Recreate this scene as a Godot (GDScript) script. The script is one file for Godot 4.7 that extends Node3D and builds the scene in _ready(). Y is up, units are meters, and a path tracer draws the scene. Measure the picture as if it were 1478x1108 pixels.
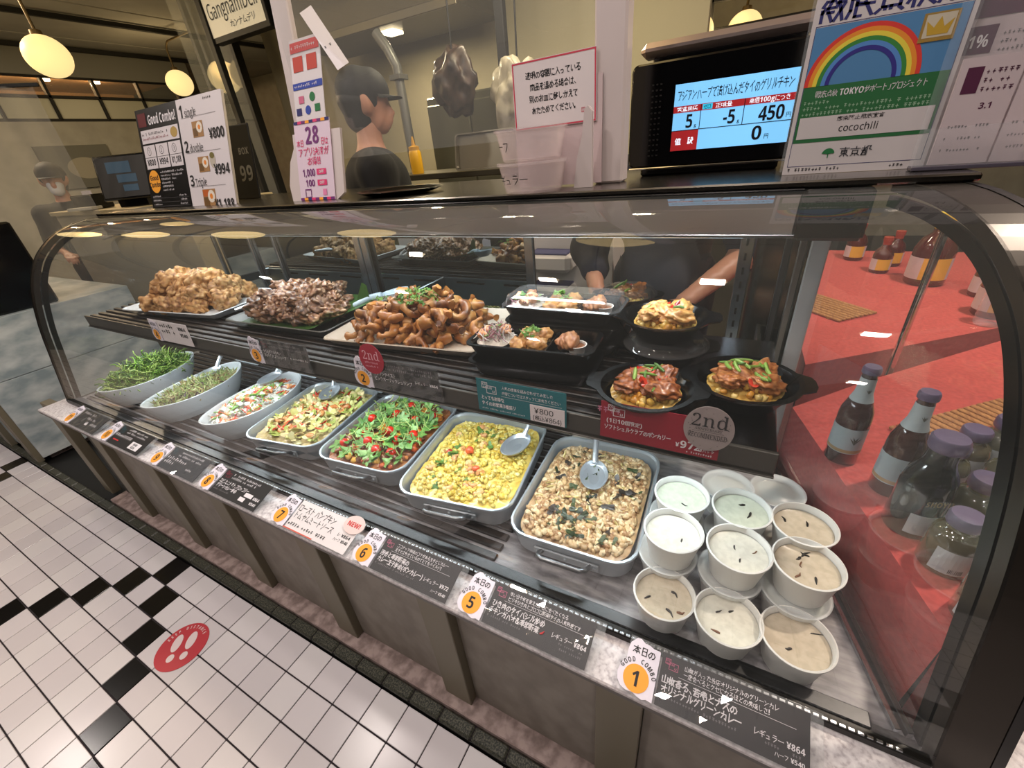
extends Node3D
# A deli counter in a food hall: curved glass display case with trays of food, price cards, and the hall behind it.

var mats := {}
var taken := {}
var cache := {}
var rng := RandomNumberGenerator.new()
const END_X := 2.69          # right end pane meets the ledge here; it runs back on a skew
func end_x(z: float) -> float: return END_X + 0.29 * (z + 0.53)

# ---------------------------------------------------------------- geometry collector
class G:
	var v := PackedVector3Array()
	var n := PackedVector3Array()
	var c := PackedColorArray()
	var uv := PackedVector2Array()
	var col := Color(1, 1, 1)
	var xf := Transform3D()
	func tri(a: Vector3, b: Vector3, d: Vector3, na = null, nb = null, nd = null) -> void:
		var A := xf * a
		var B := xf * b
		var D := xf * d
		var f := (B - A).cross(D - A)
		if f.length_squared() < 1e-18: return
		f = f.normalized()
		v.append_array(PackedVector3Array([A, D, B]))
		if na == null: n.append_array(PackedVector3Array([f, f, f]))
		else:
			n.append_array(PackedVector3Array([(xf.basis * na).normalized(), (xf.basis * nd).normalized(), (xf.basis * nb).normalized()]))
		c.append_array(PackedColorArray([col, col, col]))
	func quad(a: Vector3, b: Vector3, d: Vector3, e: Vector3) -> void:
		tri(a, b, d); tri(a, d, e)
	func squad(a, b, d, e, na, nb, nd, ne) -> void:
		tri(a, b, d, na, nb, nd); tri(a, d, e, na, nd, ne)
	func box(at: Vector3, size: Vector3, bev := 0.0) -> void:
		var h := size * 0.5
		var b := minf(bev, minf(h.x, minf(h.y, h.z)) * 0.9)
		var P := {}
		for sx in [-1, 1]:
			for sy in [-1, 1]:
				for sz in [-1, 1]:
					for k in 3: P[[sx, sy, sz, k]] = at + Vector3(sx * (h.x - (0.0 if k == 0 else b)), sy * (h.y - (0.0 if k == 1 else b)), sz * (h.z - (0.0 if k == 2 else b)))
		var face := func(a, bb, d, e, nn):
			if (bb - a).cross(d - a).dot(nn) >= 0: quad(a, bb, d, e)
			else: quad(a, e, d, bb)
		for s in [-1, 1]:
			face.call(P[[s, -1, -1, 0]], P[[s, 1, -1, 0]], P[[s, 1, 1, 0]], P[[s, -1, 1, 0]], Vector3(s, 0, 0))
			face.call(P[[-1, s, -1, 1]], P[[1, s, -1, 1]], P[[1, s, 1, 1]], P[[-1, s, 1, 1]], Vector3(0, s, 0))
			face.call(P[[-1, -1, s, 2]], P[[1, -1, s, 2]], P[[1, 1, s, 2]], P[[-1, 1, s, 2]], Vector3(0, 0, s))
		if b > 0.0:
			for s in [-1, 1]:
				for t in [-1, 1]:
					face.call(P[[s, t, -1, 0]], P[[s, t, 1, 0]], P[[s, t, 1, 1]], P[[s, t, -1, 1]], Vector3(s, t, 0))
					face.call(P[[s, -1, t, 0]], P[[s, 1, t, 0]], P[[s, 1, t, 2]], P[[s, -1, t, 2]], Vector3(s, 0, t))
					face.call(P[[-1, s, t, 1]], P[[1, s, t, 1]], P[[1, s, t, 2]], P[[-1, s, t, 2]], Vector3(0, s, t))
					for u in [-1, 1]:
						var a: Vector3 = P[[s, t, u, 0]]
						var bb: Vector3 = P[[s, t, u, 1]]
						var d: Vector3 = P[[s, t, u, 2]]
						if (bb - a).cross(d - a).dot(Vector3(s, t, u)) >= 0: tri(a, bb, d)
						else: tri(a, d, bb)
	func lathe(prof: Array, seg := 24, at := Vector3.ZERO, squash := Vector3.ONE) -> void: # prof: Vector2(radius, height), bottom outside to top to inside
		var sn := []
		for i in prof.size() - 1:
			var d: Vector2 = prof[i + 1] - prof[i]
			sn.append(Vector2(d.y, -d.x).normalized())
		for i in prof.size() - 1:
			var n0: Vector2 = sn[i]
			var n1: Vector2 = sn[i]
			if i > 0 and sn[i - 1].dot(sn[i]) > 0.7: n0 = (sn[i - 1] + sn[i]).normalized()
			if i < sn.size() - 1 and sn[i + 1].dot(sn[i]) > 0.7: n1 = (sn[i + 1] + sn[i]).normalized()
			for k in seg:
				var a0 := TAU * k / seg
				var a1 := TAU * (k + 1) / seg
				var d0 := Vector3(cos(a0), 0, -sin(a0))
				var d1 := Vector3(cos(a1), 0, -sin(a1))
				var A: Vector3 = at + (d0 * prof[i].x + Vector3.UP * prof[i].y) * squash
				var B: Vector3 = at + (d1 * prof[i].x + Vector3.UP * prof[i].y) * squash
				var Cc: Vector3 = at + (d1 * prof[i + 1].x + Vector3.UP * prof[i + 1].y) * squash
				var Dd: Vector3 = at + (d0 * prof[i + 1].x + Vector3.UP * prof[i + 1].y) * squash
				squad(A, B, Cc, Dd, d0 * n0.x + Vector3.UP * n0.y, d1 * n0.x + Vector3.UP * n0.y, d1 * n1.x + Vector3.UP * n1.y, d0 * n1.x + Vector3.UP * n1.y)
	func tube(pts: Array, rad, seg := 8, caps := true) -> void: # rad: a number or one for each point
		var m := pts.size()
		var up := Vector3.UP
		var t0: Vector3 = (pts[1] - pts[0]).normalized()
		if absf(t0.dot(up)) > 0.95: up = Vector3.RIGHT
		var rings := []
		var norms := []
		for i in m:
			var t: Vector3 = (pts[mini(i + 1, m - 1)] - pts[maxi(i - 1, 0)]).normalized()
			up = (up - t * up.dot(t)).normalized()
			var side := t.cross(up)
			var ring := []
			var nr := []
			var r: float = rad[i] if rad is Array else rad
			for k in seg:
				var a := TAU * k / seg
				var d: Vector3 = up * cos(a) + side * sin(a)
				ring.append(pts[i] + d * r); nr.append(d)
			rings.append(ring); norms.append(nr)
		for i in m - 1:
			for k in seg:
				var l := (k + 1) % seg
				squad(rings[i][k], rings[i][l], rings[i + 1][l], rings[i + 1][k], norms[i][k], norms[i][l], norms[i + 1][l], norms[i + 1][k])
		if caps:
			for k in seg:
				var l := (k + 1) % seg
				tri(pts[0], rings[0][l], rings[0][k])
				tri(pts[m - 1], rings[m - 1][k], rings[m - 1][l])
	func loft(loops: Array, cap0 := false, cap1 := false, smooth := true) -> void: # loops of equal count, each counter-clockwise seen from above while rising
		var cnt: int = loops[0].size()
		var L := loops.size()
		var fn := []
		for i in L - 1:
			var row := []
			for k in cnt:
				var l := (k + 1) % cnt
				row.append((loops[i][l] - loops[i][k]).cross(loops[i + 1][k] - loops[i][k]).normalized())
			fn.append(row)
		for i in L - 1:
			for k in cnt:
				var l := (k + 1) % cnt
				var p := (k - 1 + cnt) % cnt
				if smooth:
					var nk: Vector3 = (fn[i][k] + fn[i][p]).normalized()
					var nl: Vector3 = (fn[i][k] + fn[i][l]).normalized()
					squad(loops[i][k], loops[i][l], loops[i + 1][l], loops[i + 1][k], nk, nl, nl, nk)
				else: quad(loops[i][k], loops[i][l], loops[i + 1][l], loops[i + 1][k])
		for e in [[cap0, 0], [cap1, L - 1]]:
			if e[0]:
				var mid := Vector3.ZERO
				for q in loops[e[1]]: mid += q
				mid /= cnt
				for k in cnt:
					var l := (k + 1) % cnt
					if e[1] == 0: tri(mid, loops[0][l], loops[0][k])
					else: tri(mid, loops[e[1]][k], loops[e[1]][l])
	func prism(poly: PackedVector2Array, z0: float, z1: float) -> void: # outline in x, y; extruded along z
		var ids := Geometry2D.triangulate_polygon(poly)
		var cw := Geometry2D.is_polygon_clockwise(poly)
		for i in range(0, ids.size(), 3):
			var a := poly[ids[i]]
			var b := poly[ids[i + 1]]
			var d := poly[ids[i + 2]]
			if (b - a).cross(d - a) < 0:
				var s := b
				b = d
				d = s
			tri(Vector3(a.x, a.y, z1), Vector3(b.x, b.y, z1), Vector3(d.x, d.y, z1))
			if z1 != z0: tri(Vector3(a.x, a.y, z0), Vector3(d.x, d.y, z0), Vector3(b.x, b.y, z0))
		if z1 == z0: return
		for i in poly.size():
			var a := poly[i]
			var b := poly[(i + 1) % poly.size()]
			if cw:
				var s := a
				a = b
				b = s
			quad(Vector3(a.x, a.y, z0), Vector3(b.x, b.y, z0), Vector3(b.x, b.y, z1), Vector3(a.x, a.y, z1))
	func mesh() -> ArrayMesh:
		var m := ArrayMesh.new()
		var arr := []
		arr.resize(Mesh.ARRAY_MAX)
		arr[Mesh.ARRAY_VERTEX] = v
		arr[Mesh.ARRAY_NORMAL] = n
		arr[Mesh.ARRAY_COLOR] = c
		if uv.size() == v.size() and uv.size() > 0: arr[Mesh.ARRAY_TEX_UV] = uv
		m.add_surface_from_arrays(Mesh.PRIMITIVE_TRIANGLES, arr)
		return m

func rr(hx: float, hz: float, r: float, y: float, at := Vector3.ZERO, k := 5) -> Array: # rounded rectangle loop, counter-clockwise from above
	var out := []
	for q in 4:
		var cx := (hx - r) * (1 if q in [0, 3] else -1)
		var cz := (hz - r) * (-1 if q in [0, 1] else 1)
		for i in k + 1:
			var a := PI / 2 * (q + float(i) / k)
			out.append(at + Vector3(cx + r * cos(a), y, cz - r * sin(a)))
	return out
func oval(hx: float, hz: float, y: float, at := Vector3.ZERO, k := 36, lift := 0.0) -> Array:
	var out := []
	for i in k:
		var a := TAU * i / k
		out.append(at + Vector3(hx * cos(a), y + lift * pow(absf(sin(a)), 3), -hz * sin(a)))
	return out

# ---------------------------------------------------------------- nodes
func numbered(called: String) -> String:
	taken[called] = taken.get(called, -1) + 1
	return called if taken[called] == 0 else "%s_%03d" % [called, taken[called]]
func obj(called: String, m, material: Material, parent: Node, at := Transform3D()) -> MeshInstance3D:
	var o := MeshInstance3D.new()
	o.mesh = m.mesh() if m is G else m
	o.material_override = material
	o.cast_shadow = GeometryInstance3D.SHADOW_CASTING_SETTING_ON
	o.name = numbered(called) if parent == self else called
	parent.add_child(o, true)
	o.transform = at
	return o
func thing(called: String, label: String, category: String, at := Vector3.ZERO, turn := 0.0, group := "") -> Node3D:
	var o := Node3D.new()
	o.name = numbered(called)
	add_child(o)
	o.position = at
	o.rotation.y = turn
	return tag(o, label, category, group)
func tag(o: Node3D, label: String, category: String, group := "", kind := "") -> Node3D:
	o.set_meta("label", label)
	o.set_meta("category", category)
	if group: o.set_meta("group", group)
	if kind: o.set_meta("kind", kind)
	return o
func struct(called: String, label: String = "", category := "") -> Node3D:
	var o := Node3D.new()
	o.name = called
	add_child(o)
	o.set_meta("kind", "structure")
	if label: o.set_meta("label", label)
	if category: o.set_meta("category", category)
	return o
func copy(o: Node3D, called: String, label: String, at: Transform3D) -> Node3D:
	var d: Node3D = o.duplicate()
	d.name = numbered(called)
	add_child(d)
	d.transform = at
	d.set_meta("label", label)
	return d
func bx(called: String, at: Vector3, size: Vector3, material: Material, parent: Node, bev := 0.003) -> MeshInstance3D:
	var g := G.new()
	g.box(Vector3.ZERO, size, bev)
	return obj(called, g, material, parent, Transform3D(Basis(), at))

# ---------------------------------------------------------------- materials
func mt(key: String, col := Color.WHITE, rough := 0.6, metal := 0.0) -> StandardMaterial3D:
	if mats.has(key): return mats[key]
	var m := StandardMaterial3D.new()
	m.resource_name = key
	m.albedo_color = col
	m.roughness = rough
	m.metallic = metal
	mats[key] = m
	return m
func vmat(key: String, rough := 0.6, coat := 0.0) -> StandardMaterial3D: # colours come with the mesh
	if mats.has(key): return mats[key]
	var m := mt(key, Color.WHITE, rough)
	m.vertex_color_use_as_albedo = true
	if coat > 0:
		m.clearcoat_enabled = true
		m.clearcoat = coat
		m.clearcoat_roughness = 0.2
	return m
func pane(key: String, col: Color, alpha: float) -> StandardMaterial3D:
	if mats.has(key): return mats[key]
	var m := mt(key, Color(col, alpha), 0.0)
	m.transparency = BaseMaterial3D.TRANSPARENCY_ALPHA
	m.cull_mode = BaseMaterial3D.CULL_DISABLED
	return m
func glow(key: String, col: Color, energy: float) -> StandardMaterial3D:
	if mats.has(key): return mats[key]
	var m := mt(key, col, 0.5)
	m.emission_enabled = true
	m.emission = col
	m.emission_energy_multiplier = energy
	return m
func grain(m: StandardMaterial3D, seed_: int, freq: float, stops: Array, scale: Vector3, octaves := 4, size := 512) -> StandardMaterial3D: # albedo from noise, laid out in world metres
	var f := FastNoiseLite.new()
	f.seed = seed_
	f.frequency = freq
	f.fractal_octaves = octaves
	var gr := Gradient.new()
	gr.offsets = PackedFloat32Array(stops.map(func(s): return s[0]))
	gr.colors = PackedColorArray(stops.map(func(s): return s[1]))
	var t := NoiseTexture2D.new()
	t.width = size
	t.height = size
	t.seamless = true
	t.noise = f
	t.color_ramp = gr
	m.albedo_texture = t
	m.albedo_color = Color.WHITE
	m.uv1_triplanar = true
	m.uv1_world_triplanar = true
	m.uv1_scale = scale
	return m
func lin(r: float, g: float, b: float) -> Color: return Color(r, g, b).srgb_to_linear()

# ---------------------------------------------------------------- lumpy solids
func icosphere(sub: int) -> Array:
	if cache.has(["ico", sub]): return cache[["ico", sub]]
	var t := (1.0 + sqrt(5.0)) / 2.0
	var V: Array = [Vector3(-1, t, 0), Vector3(1, t, 0), Vector3(-1, -t, 0), Vector3(1, -t, 0), Vector3(0, -1, t), Vector3(0, 1, t), Vector3(0, -1, -t), Vector3(0, 1, -t), Vector3(t, 0, -1), Vector3(t, 0, 1), Vector3(-t, 0, -1), Vector3(-t, 0, 1)]
	for i in 12: V[i] = V[i].normalized()
	var F: Array = [[0, 11, 5], [0, 5, 1], [0, 1, 7], [0, 7, 10], [0, 10, 11], [1, 5, 9], [5, 11, 4], [11, 10, 2], [10, 7, 6], [7, 1, 8], [3, 9, 4], [3, 4, 2], [3, 2, 6], [3, 6, 8], [3, 8, 9], [4, 9, 5], [2, 4, 11], [6, 2, 10], [8, 6, 7], [9, 8, 1]]
	for s in sub:
		var mid := {}
		var F2 := []
		for f in F:
			var e := []
			for k in 3:
				var a: int = mini(f[k], f[(k + 1) % 3])
				var b: int = maxi(f[k], f[(k + 1) % 3])
				var key := a * 100000 + b
				if not mid.has(key):
					mid[key] = V.size()
					V.append(((V[a] + V[b]) * 0.5).normalized())
				e.append(mid[key])
			F2.append_array([[f[0], e[0], e[2]], [f[1], e[1], e[0]], [f[2], e[2], e[1]], [e[0], e[1], e[2]]])
		F = F2
	cache[["ico", sub]] = [V, F]
	return [V, F]
func indexed(V: PackedVector3Array, F: Array, C: PackedColorArray) -> ArrayMesh: # smooth mesh from shared corners; faces counter-clockwise
	var N := PackedVector3Array()
	N.resize(V.size())
	var ids := PackedInt32Array()
	for f in F:
		var fn := (V[f[1]] - V[f[0]]).cross(V[f[2]] - V[f[0]])
		for k in 3: N[f[k]] += fn
		ids.append_array(PackedInt32Array([f[0], f[2], f[1]]))
	for i in N.size(): N[i] = N[i].normalized()
	var arr := []
	arr.resize(Mesh.ARRAY_MAX)
	arr[Mesh.ARRAY_VERTEX] = V
	arr[Mesh.ARRAY_NORMAL] = N
	if C.size() == V.size(): arr[Mesh.ARRAY_COLOR] = C
	arr[Mesh.ARRAY_INDEX] = ids
	var m := ArrayMesh.new()
	m.add_surface_from_arrays(Mesh.PRIMITIVE_TRIANGLES, arr)
	return m
func blob(seed_: int, r: Vector3, amp: float, freq: float, cols: Array, sub := 2, flat_ := 0.0) -> ArrayMesh:
	var s := icosphere(sub)
	var f := FastNoiseLite.new()
	f.seed = seed_
	f.frequency = freq
	f.fractal_octaves = 3
	var f2 := FastNoiseLite.new()
	f2.seed = seed_ + 77
	f2.frequency = freq * 2.2
	f2.fractal_octaves = 3
	var V := PackedVector3Array()
	var C := PackedColorArray()
	for p in s[0]:
		var q: Vector3 = p * (1.0 + amp * f.get_noise_3dv(p * 1.7 + Vector3(seed_, 0, 0)) * 1.6)
		if flat_ > 0: q.y = clampf(q.y, -flat_, flat_)
		V.append(q * r)
		var t := clampf(0.5 + 0.95 * f2.get_noise_3dv(p * 1.9), 0.0, 0.999) * (cols.size() - 1)
		var i := int(t)
		C.append(cols[i].lerp(cols[i + 1], t - i))
	return indexed(V, s[1], C)

# ---------------------------------------------------------------- lettering: strokes on a ten by ten grid, two digits a point
const KANA := {
	"ア": "18888664 565230", "イ": "895714 5650", "ウ": "5957 151787755230", "エ": "1888 5851 0191", "オ": "0696 6961 6612", "カ": "16868061 494511", "キ": "1787 0494 4950", "ク": "4915 37876430",
	"ケ": "3905 2797 675420", "コ": "188880 1080", "サ": "0696 3932 797420", "シ": "1837 0524 104295", "ス": "18885510 5590", "セ": "059774 39314090", "ソ": "1825 897530", "タ": "4915 37876430 3563",
	"チ": "7928 0595 585430", "ツ": "1825 4856 887430", "テ": "2878 0595 555420", "ト": "3930 3675", "ナ": "0696 595420", "ニ": "2777 0191", "ノ": "894310", "ハ": "3710 6790", "ヒ": "19113080 8715", "フ": "18887530",
	"ヘ": "043791", "ホ": "0797 5950 2502 7592", "マ": "188853 3562", "ミ": "1976 2654 1280", "ム": "491181 6490", "メ": "8910 2672", "ヤ": "069774 3950", "ユ": "177771 0191", "ヨ": "188880 1585 1080",
	"ラ": "2979 16867430", "リ": "2924 797430", "ル": "393410 696195", "レ": "292095", "ロ": "1888801018", "ン": "1836 104396", "ー": "0595",
	"あ": "1787 494351 7652201235759370", "い": "18123042 8793", "う": "3868 1666854130", "え": "3969 277710 43646090", "お": "0777 4941200234758260 8896", "か": "06767150 494510 8895", "き": "2878 1686 4973 233080",
	"く": "792570", "け": "191220 4797 797350", "こ": "2878 233080", "さ": "1787 4974 233080", "し": "29224082", "す": "0797 69644345656230", "た": "0777 4910 5595 516090", "ち": "1787 492465836030", "つ": "0657857130",
	"て": "0888454170", "と": "3945 87232180", "な": "0767 4914 8796 7571504290", "に": "191220 4888 425090", "の": "574220033777948160", "は": "191220 4797 7971504290", "ひ": "0838133061747894", "ま": "1888 1686 595130114380",
	"み": "28683110023493 8560", "め": "2841 6953200337779460", "も": "4932508184 1777 1474", "や": "05779573 5967 3950", "り": "2924 797430", "る": "2979136593704052", "を": "1878 59144552 86333080", "ん": "59104564618093", "わ": "2920 1777 07233675837160", "せ": "0696 39314080 797453", "よ": "5951301153 5777", "ら": "4968 27234565836030",
	"、": "1230", "。": "0222200002", "・": "4455", "「": "895952", "」": "474010", "゛": "7867 9888", "゜": "8999978789",
	"本": "0797 5950 5701 5791 3272", "日": "2989802029 2585", "透": "5989 3898 6965 6845 6885 4585 5531 857363 0928 0515130190", "明": "0848420208 0545 595340 599990 5696 5494", "容": "5958 06089896 3715 6785 5512 5592 3272703032",
	"器": "0949470709 5999975759 0595 5622 5682 0343400003 5393905053", "入": "495610 5690", "商": "5958 0898 3847 6857 00079790 4535 6575 3363613133", "品": "3979753539 0444400004 5494905054",
	"温": "0918 0516 0013 4989854549 4787 30339390 5350 7370 2090", "場": "0636 1911 0132 5989865659 5787 4494 5431 849060 7451", "合": "5905 5995 3666 2272702022", "別": "0949460609 044440 2400 6962 999070", "皿": "1711 178781 4741 6761 0090",
	"移": "3918 0646 2820 2602 2644 6955 68985440 7544 749430", "単": "2837 5957 8877 1686831316 1484 5650 0191", "価": "2905 1610 3999 3797903037 5952 7972", "値": "2905 1610 3898 6977 4787814147 4585 4383 363090", "段": "3919 1910 1636 1333 0142 696655 69898796 548530 5580",
	"円": "1910 199990 5955 1595", "徹": "2917 2614 1510 3959 4936 3656 3454 3550 7966 6898 7890 9760", "底": "5958 1898 181300 3730 3050 3675 3595 6690", "点": "5956 5788 2686822226 1100 3231 5251 8190", "検": "0646 2920 2602 2644 6944 6995 5878 4686834346 6640 6390",
	"済": "0918 0516 0013 6968 3898 4885 8845 5440 7470 5373", "感": "1898 180503 2767 2656543426 5962 628193 8875 0200 32306062", "染": "0918 0616 3888 5935 5875 0494 5450 5410 5490", "防": "0900 09382636 6968 4898 6853 6585 8070", "止": "5950 5585 2520 0090", "宣": "5958 06089896 2676 3575 3573 3373 0090 3550", "言": "5958 0797 2575 2373 2272702022",
	"東": "0898 2676732326 2575 5950 5310 5390", "京": "5957 0797 2575722225 5250 3210 6290", "都": "0747 2924 0545 4800 1444401014 1242 5950 59897695", "決": "0918 0516 0013 4787 8784 3494 6964 6420 6490", "得": "2917 2614 1510 4989864649 3494 3292 747060 4151",
	"惣": "0747 2924 2604 2644 6956 68986454 7854 0200 32306062 5263 8290", "菜": "0898 3937 6967 8615 2544 5553 8574 0393 5450 5310 5390", "種": "3918 0646 2820 2602 2644 8958 4797 5685825256 5484 7970 5181 4090", "盛": "1898 1804 2646 4643 6964 6493 8866 1383 1310 8380 3330 6360 0090",
	"山": "5950 17109097", "椒": "0646 2920 2602 2644 5953 5676 4383 5350 4231 7797 9760 7590", "香": "7938 0797 5954 5713 5793 2474702024 2272", "若": "0898 3937 6967 0595 4710 3383803033", "鶏": "4928 1726 4736 0545 2502 2542 6958 5853 588885 5686 5494 9490 7090 5250",
	"季": "8928 0797 5954 5714 5794 2474 745350 0292", "節": "2907 1848 7957 6898 1646421216 1444 1210 1131 5696 5650 9692 7282", "野": "0949450509 0747 2920 0343 0141 5989 8968 5595 7570", "肉": "1710 178780 595735 5775 5432 5472", "炒": "0725 4735 2925 2500 2540 6954 5744 8795 8430",
	"玉": "1888 1585 5851 0090 6372", "子": "187855 555030 0595", "限": "0900 09382635 4989854549 4787 4940 4062 6590 8573", "定": "5958 06089896 2676 5651 5484 3410 145090", "個": "2905 1610 3999903039 4787 6865 5575725255", "当": "5956 2836 7868 1585 8580 1080 1383", "店": "5958 1898 181300 5653 5484 3373703033",
	"一": "0595", "人": "595400 5490", "気": "3916 2898 2676 15757190 4411 1541", "組": "2906 0636 1434 2620 0211 3231 5950 599990 5696 5393 4090", "内": "1710 178780 595733 5573", "込": "4966 6642 6692 0928 0515130190", "漬": "0918 0516 0013 3898 4777 3595 6955 4484814144 4130 8190",
	"実": "5958 06089896 2777 2474 1393 5710 5390", "重": "7938 0797 2575722225 2474 5950 1191 0090", "風": "1810 188890 3666633336 5551 2171", "正": "0898 5850 5585 2520 0090", "味": "0747420207 5888 4595 7970 7540 7590", "量": "2979762629 0595 2474712124 2272 5450 0090", "袋": "2905 1713 4899 6954 8978 0393 5310 5390",
	"ほ": "191220 4888 4585 7971504290", "変": "5958 0898 3733 6763 1614 8694 4920 3585 2580 6210", "度": "5958 1898 181300 3696 4945 7975 4575 3373 7320 4080", "食": "5905 5995 5756 3666633336 3330 3150 6190", "美": "3948 6958 1888 2777 1686 5955 0494 5410 5490", "料": "0918 4938 0646 2920 2602 2644 5867 5566 4494 7970", "理": "0848 0545 2821 0141 4989854549 4787 6962 4484 3090",
	"海": "0918 0516 0013 4938 3898 4640 4686 8680 4080 3494", "老": "5954 1777 0595 8912 33307084", "辛": "5958 0898 3846 6856 0595 5950 1282", "税": "3918 0646 2820 2602 2644 5968 8978 5787845457 6440 748090",
}
const MARKED := {"ガ": "カ゛", "ギ": "キ゛", "グ": "ク゛", "ゴ": "コ゛", "ジ": "シ゛", "ズ": "ス゛", "ソ゛": "ソ゛", "ダ": "タ゛", "デ": "テ゛", "ド": "ト゛", "バ": "ハ゛", "ビ": "ヒ゛", "ブ": "フ゛", "ボ": "ホ゛", "パ": "ハ゜", "ピ": "ヒ゜", "プ": "フ゜", "ポ": "ホ゜", "が": "か゛", "だ": "た゛", "で": "て゛", "ど": "と゛", "ば": "は゛", "べ": "ヘ゛", "じ": "し゛", "ゼ": "セ゛", "へ": "ヘ "}
const SMALL := {"ッ": "ツ", "ャ": "ヤ", "ュ": "ユ", "ョ": "ヨ", "ェ": "エ", "ィ": "イ", "っ": "つ", "ァ": "ア"}
var fonts := {}

func font(face: String, weight: int) -> Font:
	if not fonts.has([face, weight]):
		var f := SystemFont.new()
		f.font_names = PackedStringArray([face])
		f.font_weight = weight
		fonts[[face, weight]] = f
	return fonts[[face, weight]]
func strokes(g: G, ch: String, x: float, y: float, w: float, h: float, t: float, z: float) -> void:
	if SMALL.has(ch): return strokes(g, SMALL[ch], x + w * 0.1, y, w * 0.68, h * 0.68, t * 0.9, z)
	if MARKED.has(ch):
		strokes(g, MARKED[ch][0], x, y, w * 0.92, h * 0.96, t, z)
		if MARKED[ch][1] != " ": strokes(g, MARKED[ch][1], x + w * 0.08, y + h * 0.08, w, h, t * 0.85, z)
		return
	if not KANA.has(ch): return
	for st in KANA[ch].split(" "):
		var pts := []
		for i in range(0, st.length() - 1, 2): pts.append(Vector2(x + w * (0.06 + int(st[i]) * 0.098), y + h * (0.03 + int(st[i + 1]) * 0.104)))
		for i in pts.size() - 1:
			var d: Vector2 = pts[i + 1] - pts[i]
			if d.length() < 1e-6: continue
			d = d.normalized() * t * 0.5
			var s := Vector2(-d.y, d.x)
			var a: Vector2 = pts[i] - d
			var b: Vector2 = pts[i + 1] + d
			g.quad(Vector3(a.x - s.x, a.y - s.y, z), Vector3(b.x - s.x, b.y - s.y, z), Vector3(b.x + s.x, b.y + s.y, z), Vector3(a.x + s.x, a.y + s.y, z))
# writes s from (x, y), h tall, on the face of parent (its local x, y plane at height z); o: al(ign) l c r, t stroke, sx squeeze, face, weight, rot, wide (fit to this width)
func write(parent: Node, s: String, x: float, y: float, h: float, m: Material, z := 0.001, o := {}) -> float:
	var g := G.new()
	var sx: float = o.get("sx", 1.0)
	var t: float = o.get("t", 0.1) * h
	var fnt := font(o.get("face", "Droid Sans"), o.get("weight", 700))
	var cx := 0.0
	var i := 0
	while i < s.length():
		var code := s.unicode_at(i)
		if code == 0x3000: cx += h * sx; i += 1; continue
		if code < 0x2000:
			var j := i
			while j < s.length() and s.unicode_at(j) < 0x2000: j += 1
			var run := s.substr(i, j - i)
			var tm := TextMesh.new()
			tm.font = fnt
			tm.font_size = 32
			tm.pixel_size = 1.0 / 32.0
			tm.depth = 0.0
			tm.curve_step = 2.0
			tm.text = run
			tm.horizontal_alignment = HORIZONTAL_ALIGNMENT_LEFT
			tm.vertical_alignment = VERTICAL_ALIGNMENT_BOTTOM
			var k := h / 0.73
			if run.strip_edges() != "":
				var arr := tm.get_mesh_arrays()
				var V: PackedVector3Array = arr[0]
				var ids = arr[Mesh.ARRAY_INDEX]
				if ids == null or ids.size() == 0: ids = range(V.size())
				var box := tm.get_aabb()
				var base := fnt.get_descent(32) / 32.0
				for q in range(0, ids.size() - 2, 3):
					var P := []
					for e in 3:
						var p: Vector3 = V[ids[q + e]]
						P.append(Vector3(cx + p.x * k * sx, (p.y - base) * k, z))
					if (P[1] - P[0]).cross(P[2] - P[0]).z > 0: g.tri(P[0], P[1], P[2])
					else: g.tri(P[0], P[2], P[1])
			cx += fnt.get_string_size(run, HORIZONTAL_ALIGNMENT_LEFT, -1, 32).x / 32.0 * k * sx
			i = j
			continue
		var ch := s[i]
		var adv := 0.55 if ch in ["、", "。", "・", "「", "」"] else 1.0
		strokes(g, ch, cx, 0.0, h * sx, h, t, z)
		cx += h * sx * 1.04 * adv
		i += 1
	if g.v.size() == 0: return 0.0
	var fit: float = o.wide / cx if o.has("wide") else 1.0
	var off := 0.0
	if o.get("al", "l") == "c": off = -cx * fit * 0.5
	elif o.get("al", "l") == "r": off = -cx * fit
	var tf := Transform3D(Basis(Vector3(0, 0, 1), o.get("rot", 0.0)), Vector3(x, y, 0)) * Transform3D(Basis().scaled(Vector3(fit, 1, 1)), Vector3(off, 0, 0))
	for q in g.v.size(): g.v[q] = tf * g.v[q]
	obj("lettering", g, m, parent)
	return cx * fit
func arc_text(parent: Node, s: String, cx: float, cy: float, r: float, h: float, m: Material, z: float, from: float, to: float) -> void: # letters one by one along an arc, degrees clockwise from the left
	for i in s.length():
		if s[i] == " ": continue
		var a := deg_to_rad(lerpf(from, to, float(i) / (s.length() - 1)))
		write(parent, s[i], cx + cos(a) * r, cy + sin(a) * r, h, m, z, {"al": "c", "rot": a - PI / 2, "sx": 0.75})
func flat_rect(called: String, parent: Node, x0: float, y0: float, x1: float, y1: float, z: float, m: Material, rim := 0.0) -> MeshInstance3D: # print on a card
	var g := G.new()
	if rim > 0:
		for q in [[x0, y0, x1, y0 + rim], [x0, y1 - rim, x1, y1], [x0, y0 + rim, x0 + rim, y1 - rim], [x1 - rim, y0 + rim, x1, y1 - rim]]: g.quad(Vector3(q[0], q[1], z), Vector3(q[2], q[1], z), Vector3(q[2], q[3], z), Vector3(q[0], q[3], z))
	else: g.quad(Vector3(x0, y0, z), Vector3(x1, y0, z), Vector3(x1, y1, z), Vector3(x0, y1, z))
	return obj(called, g, m, parent)
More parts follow.
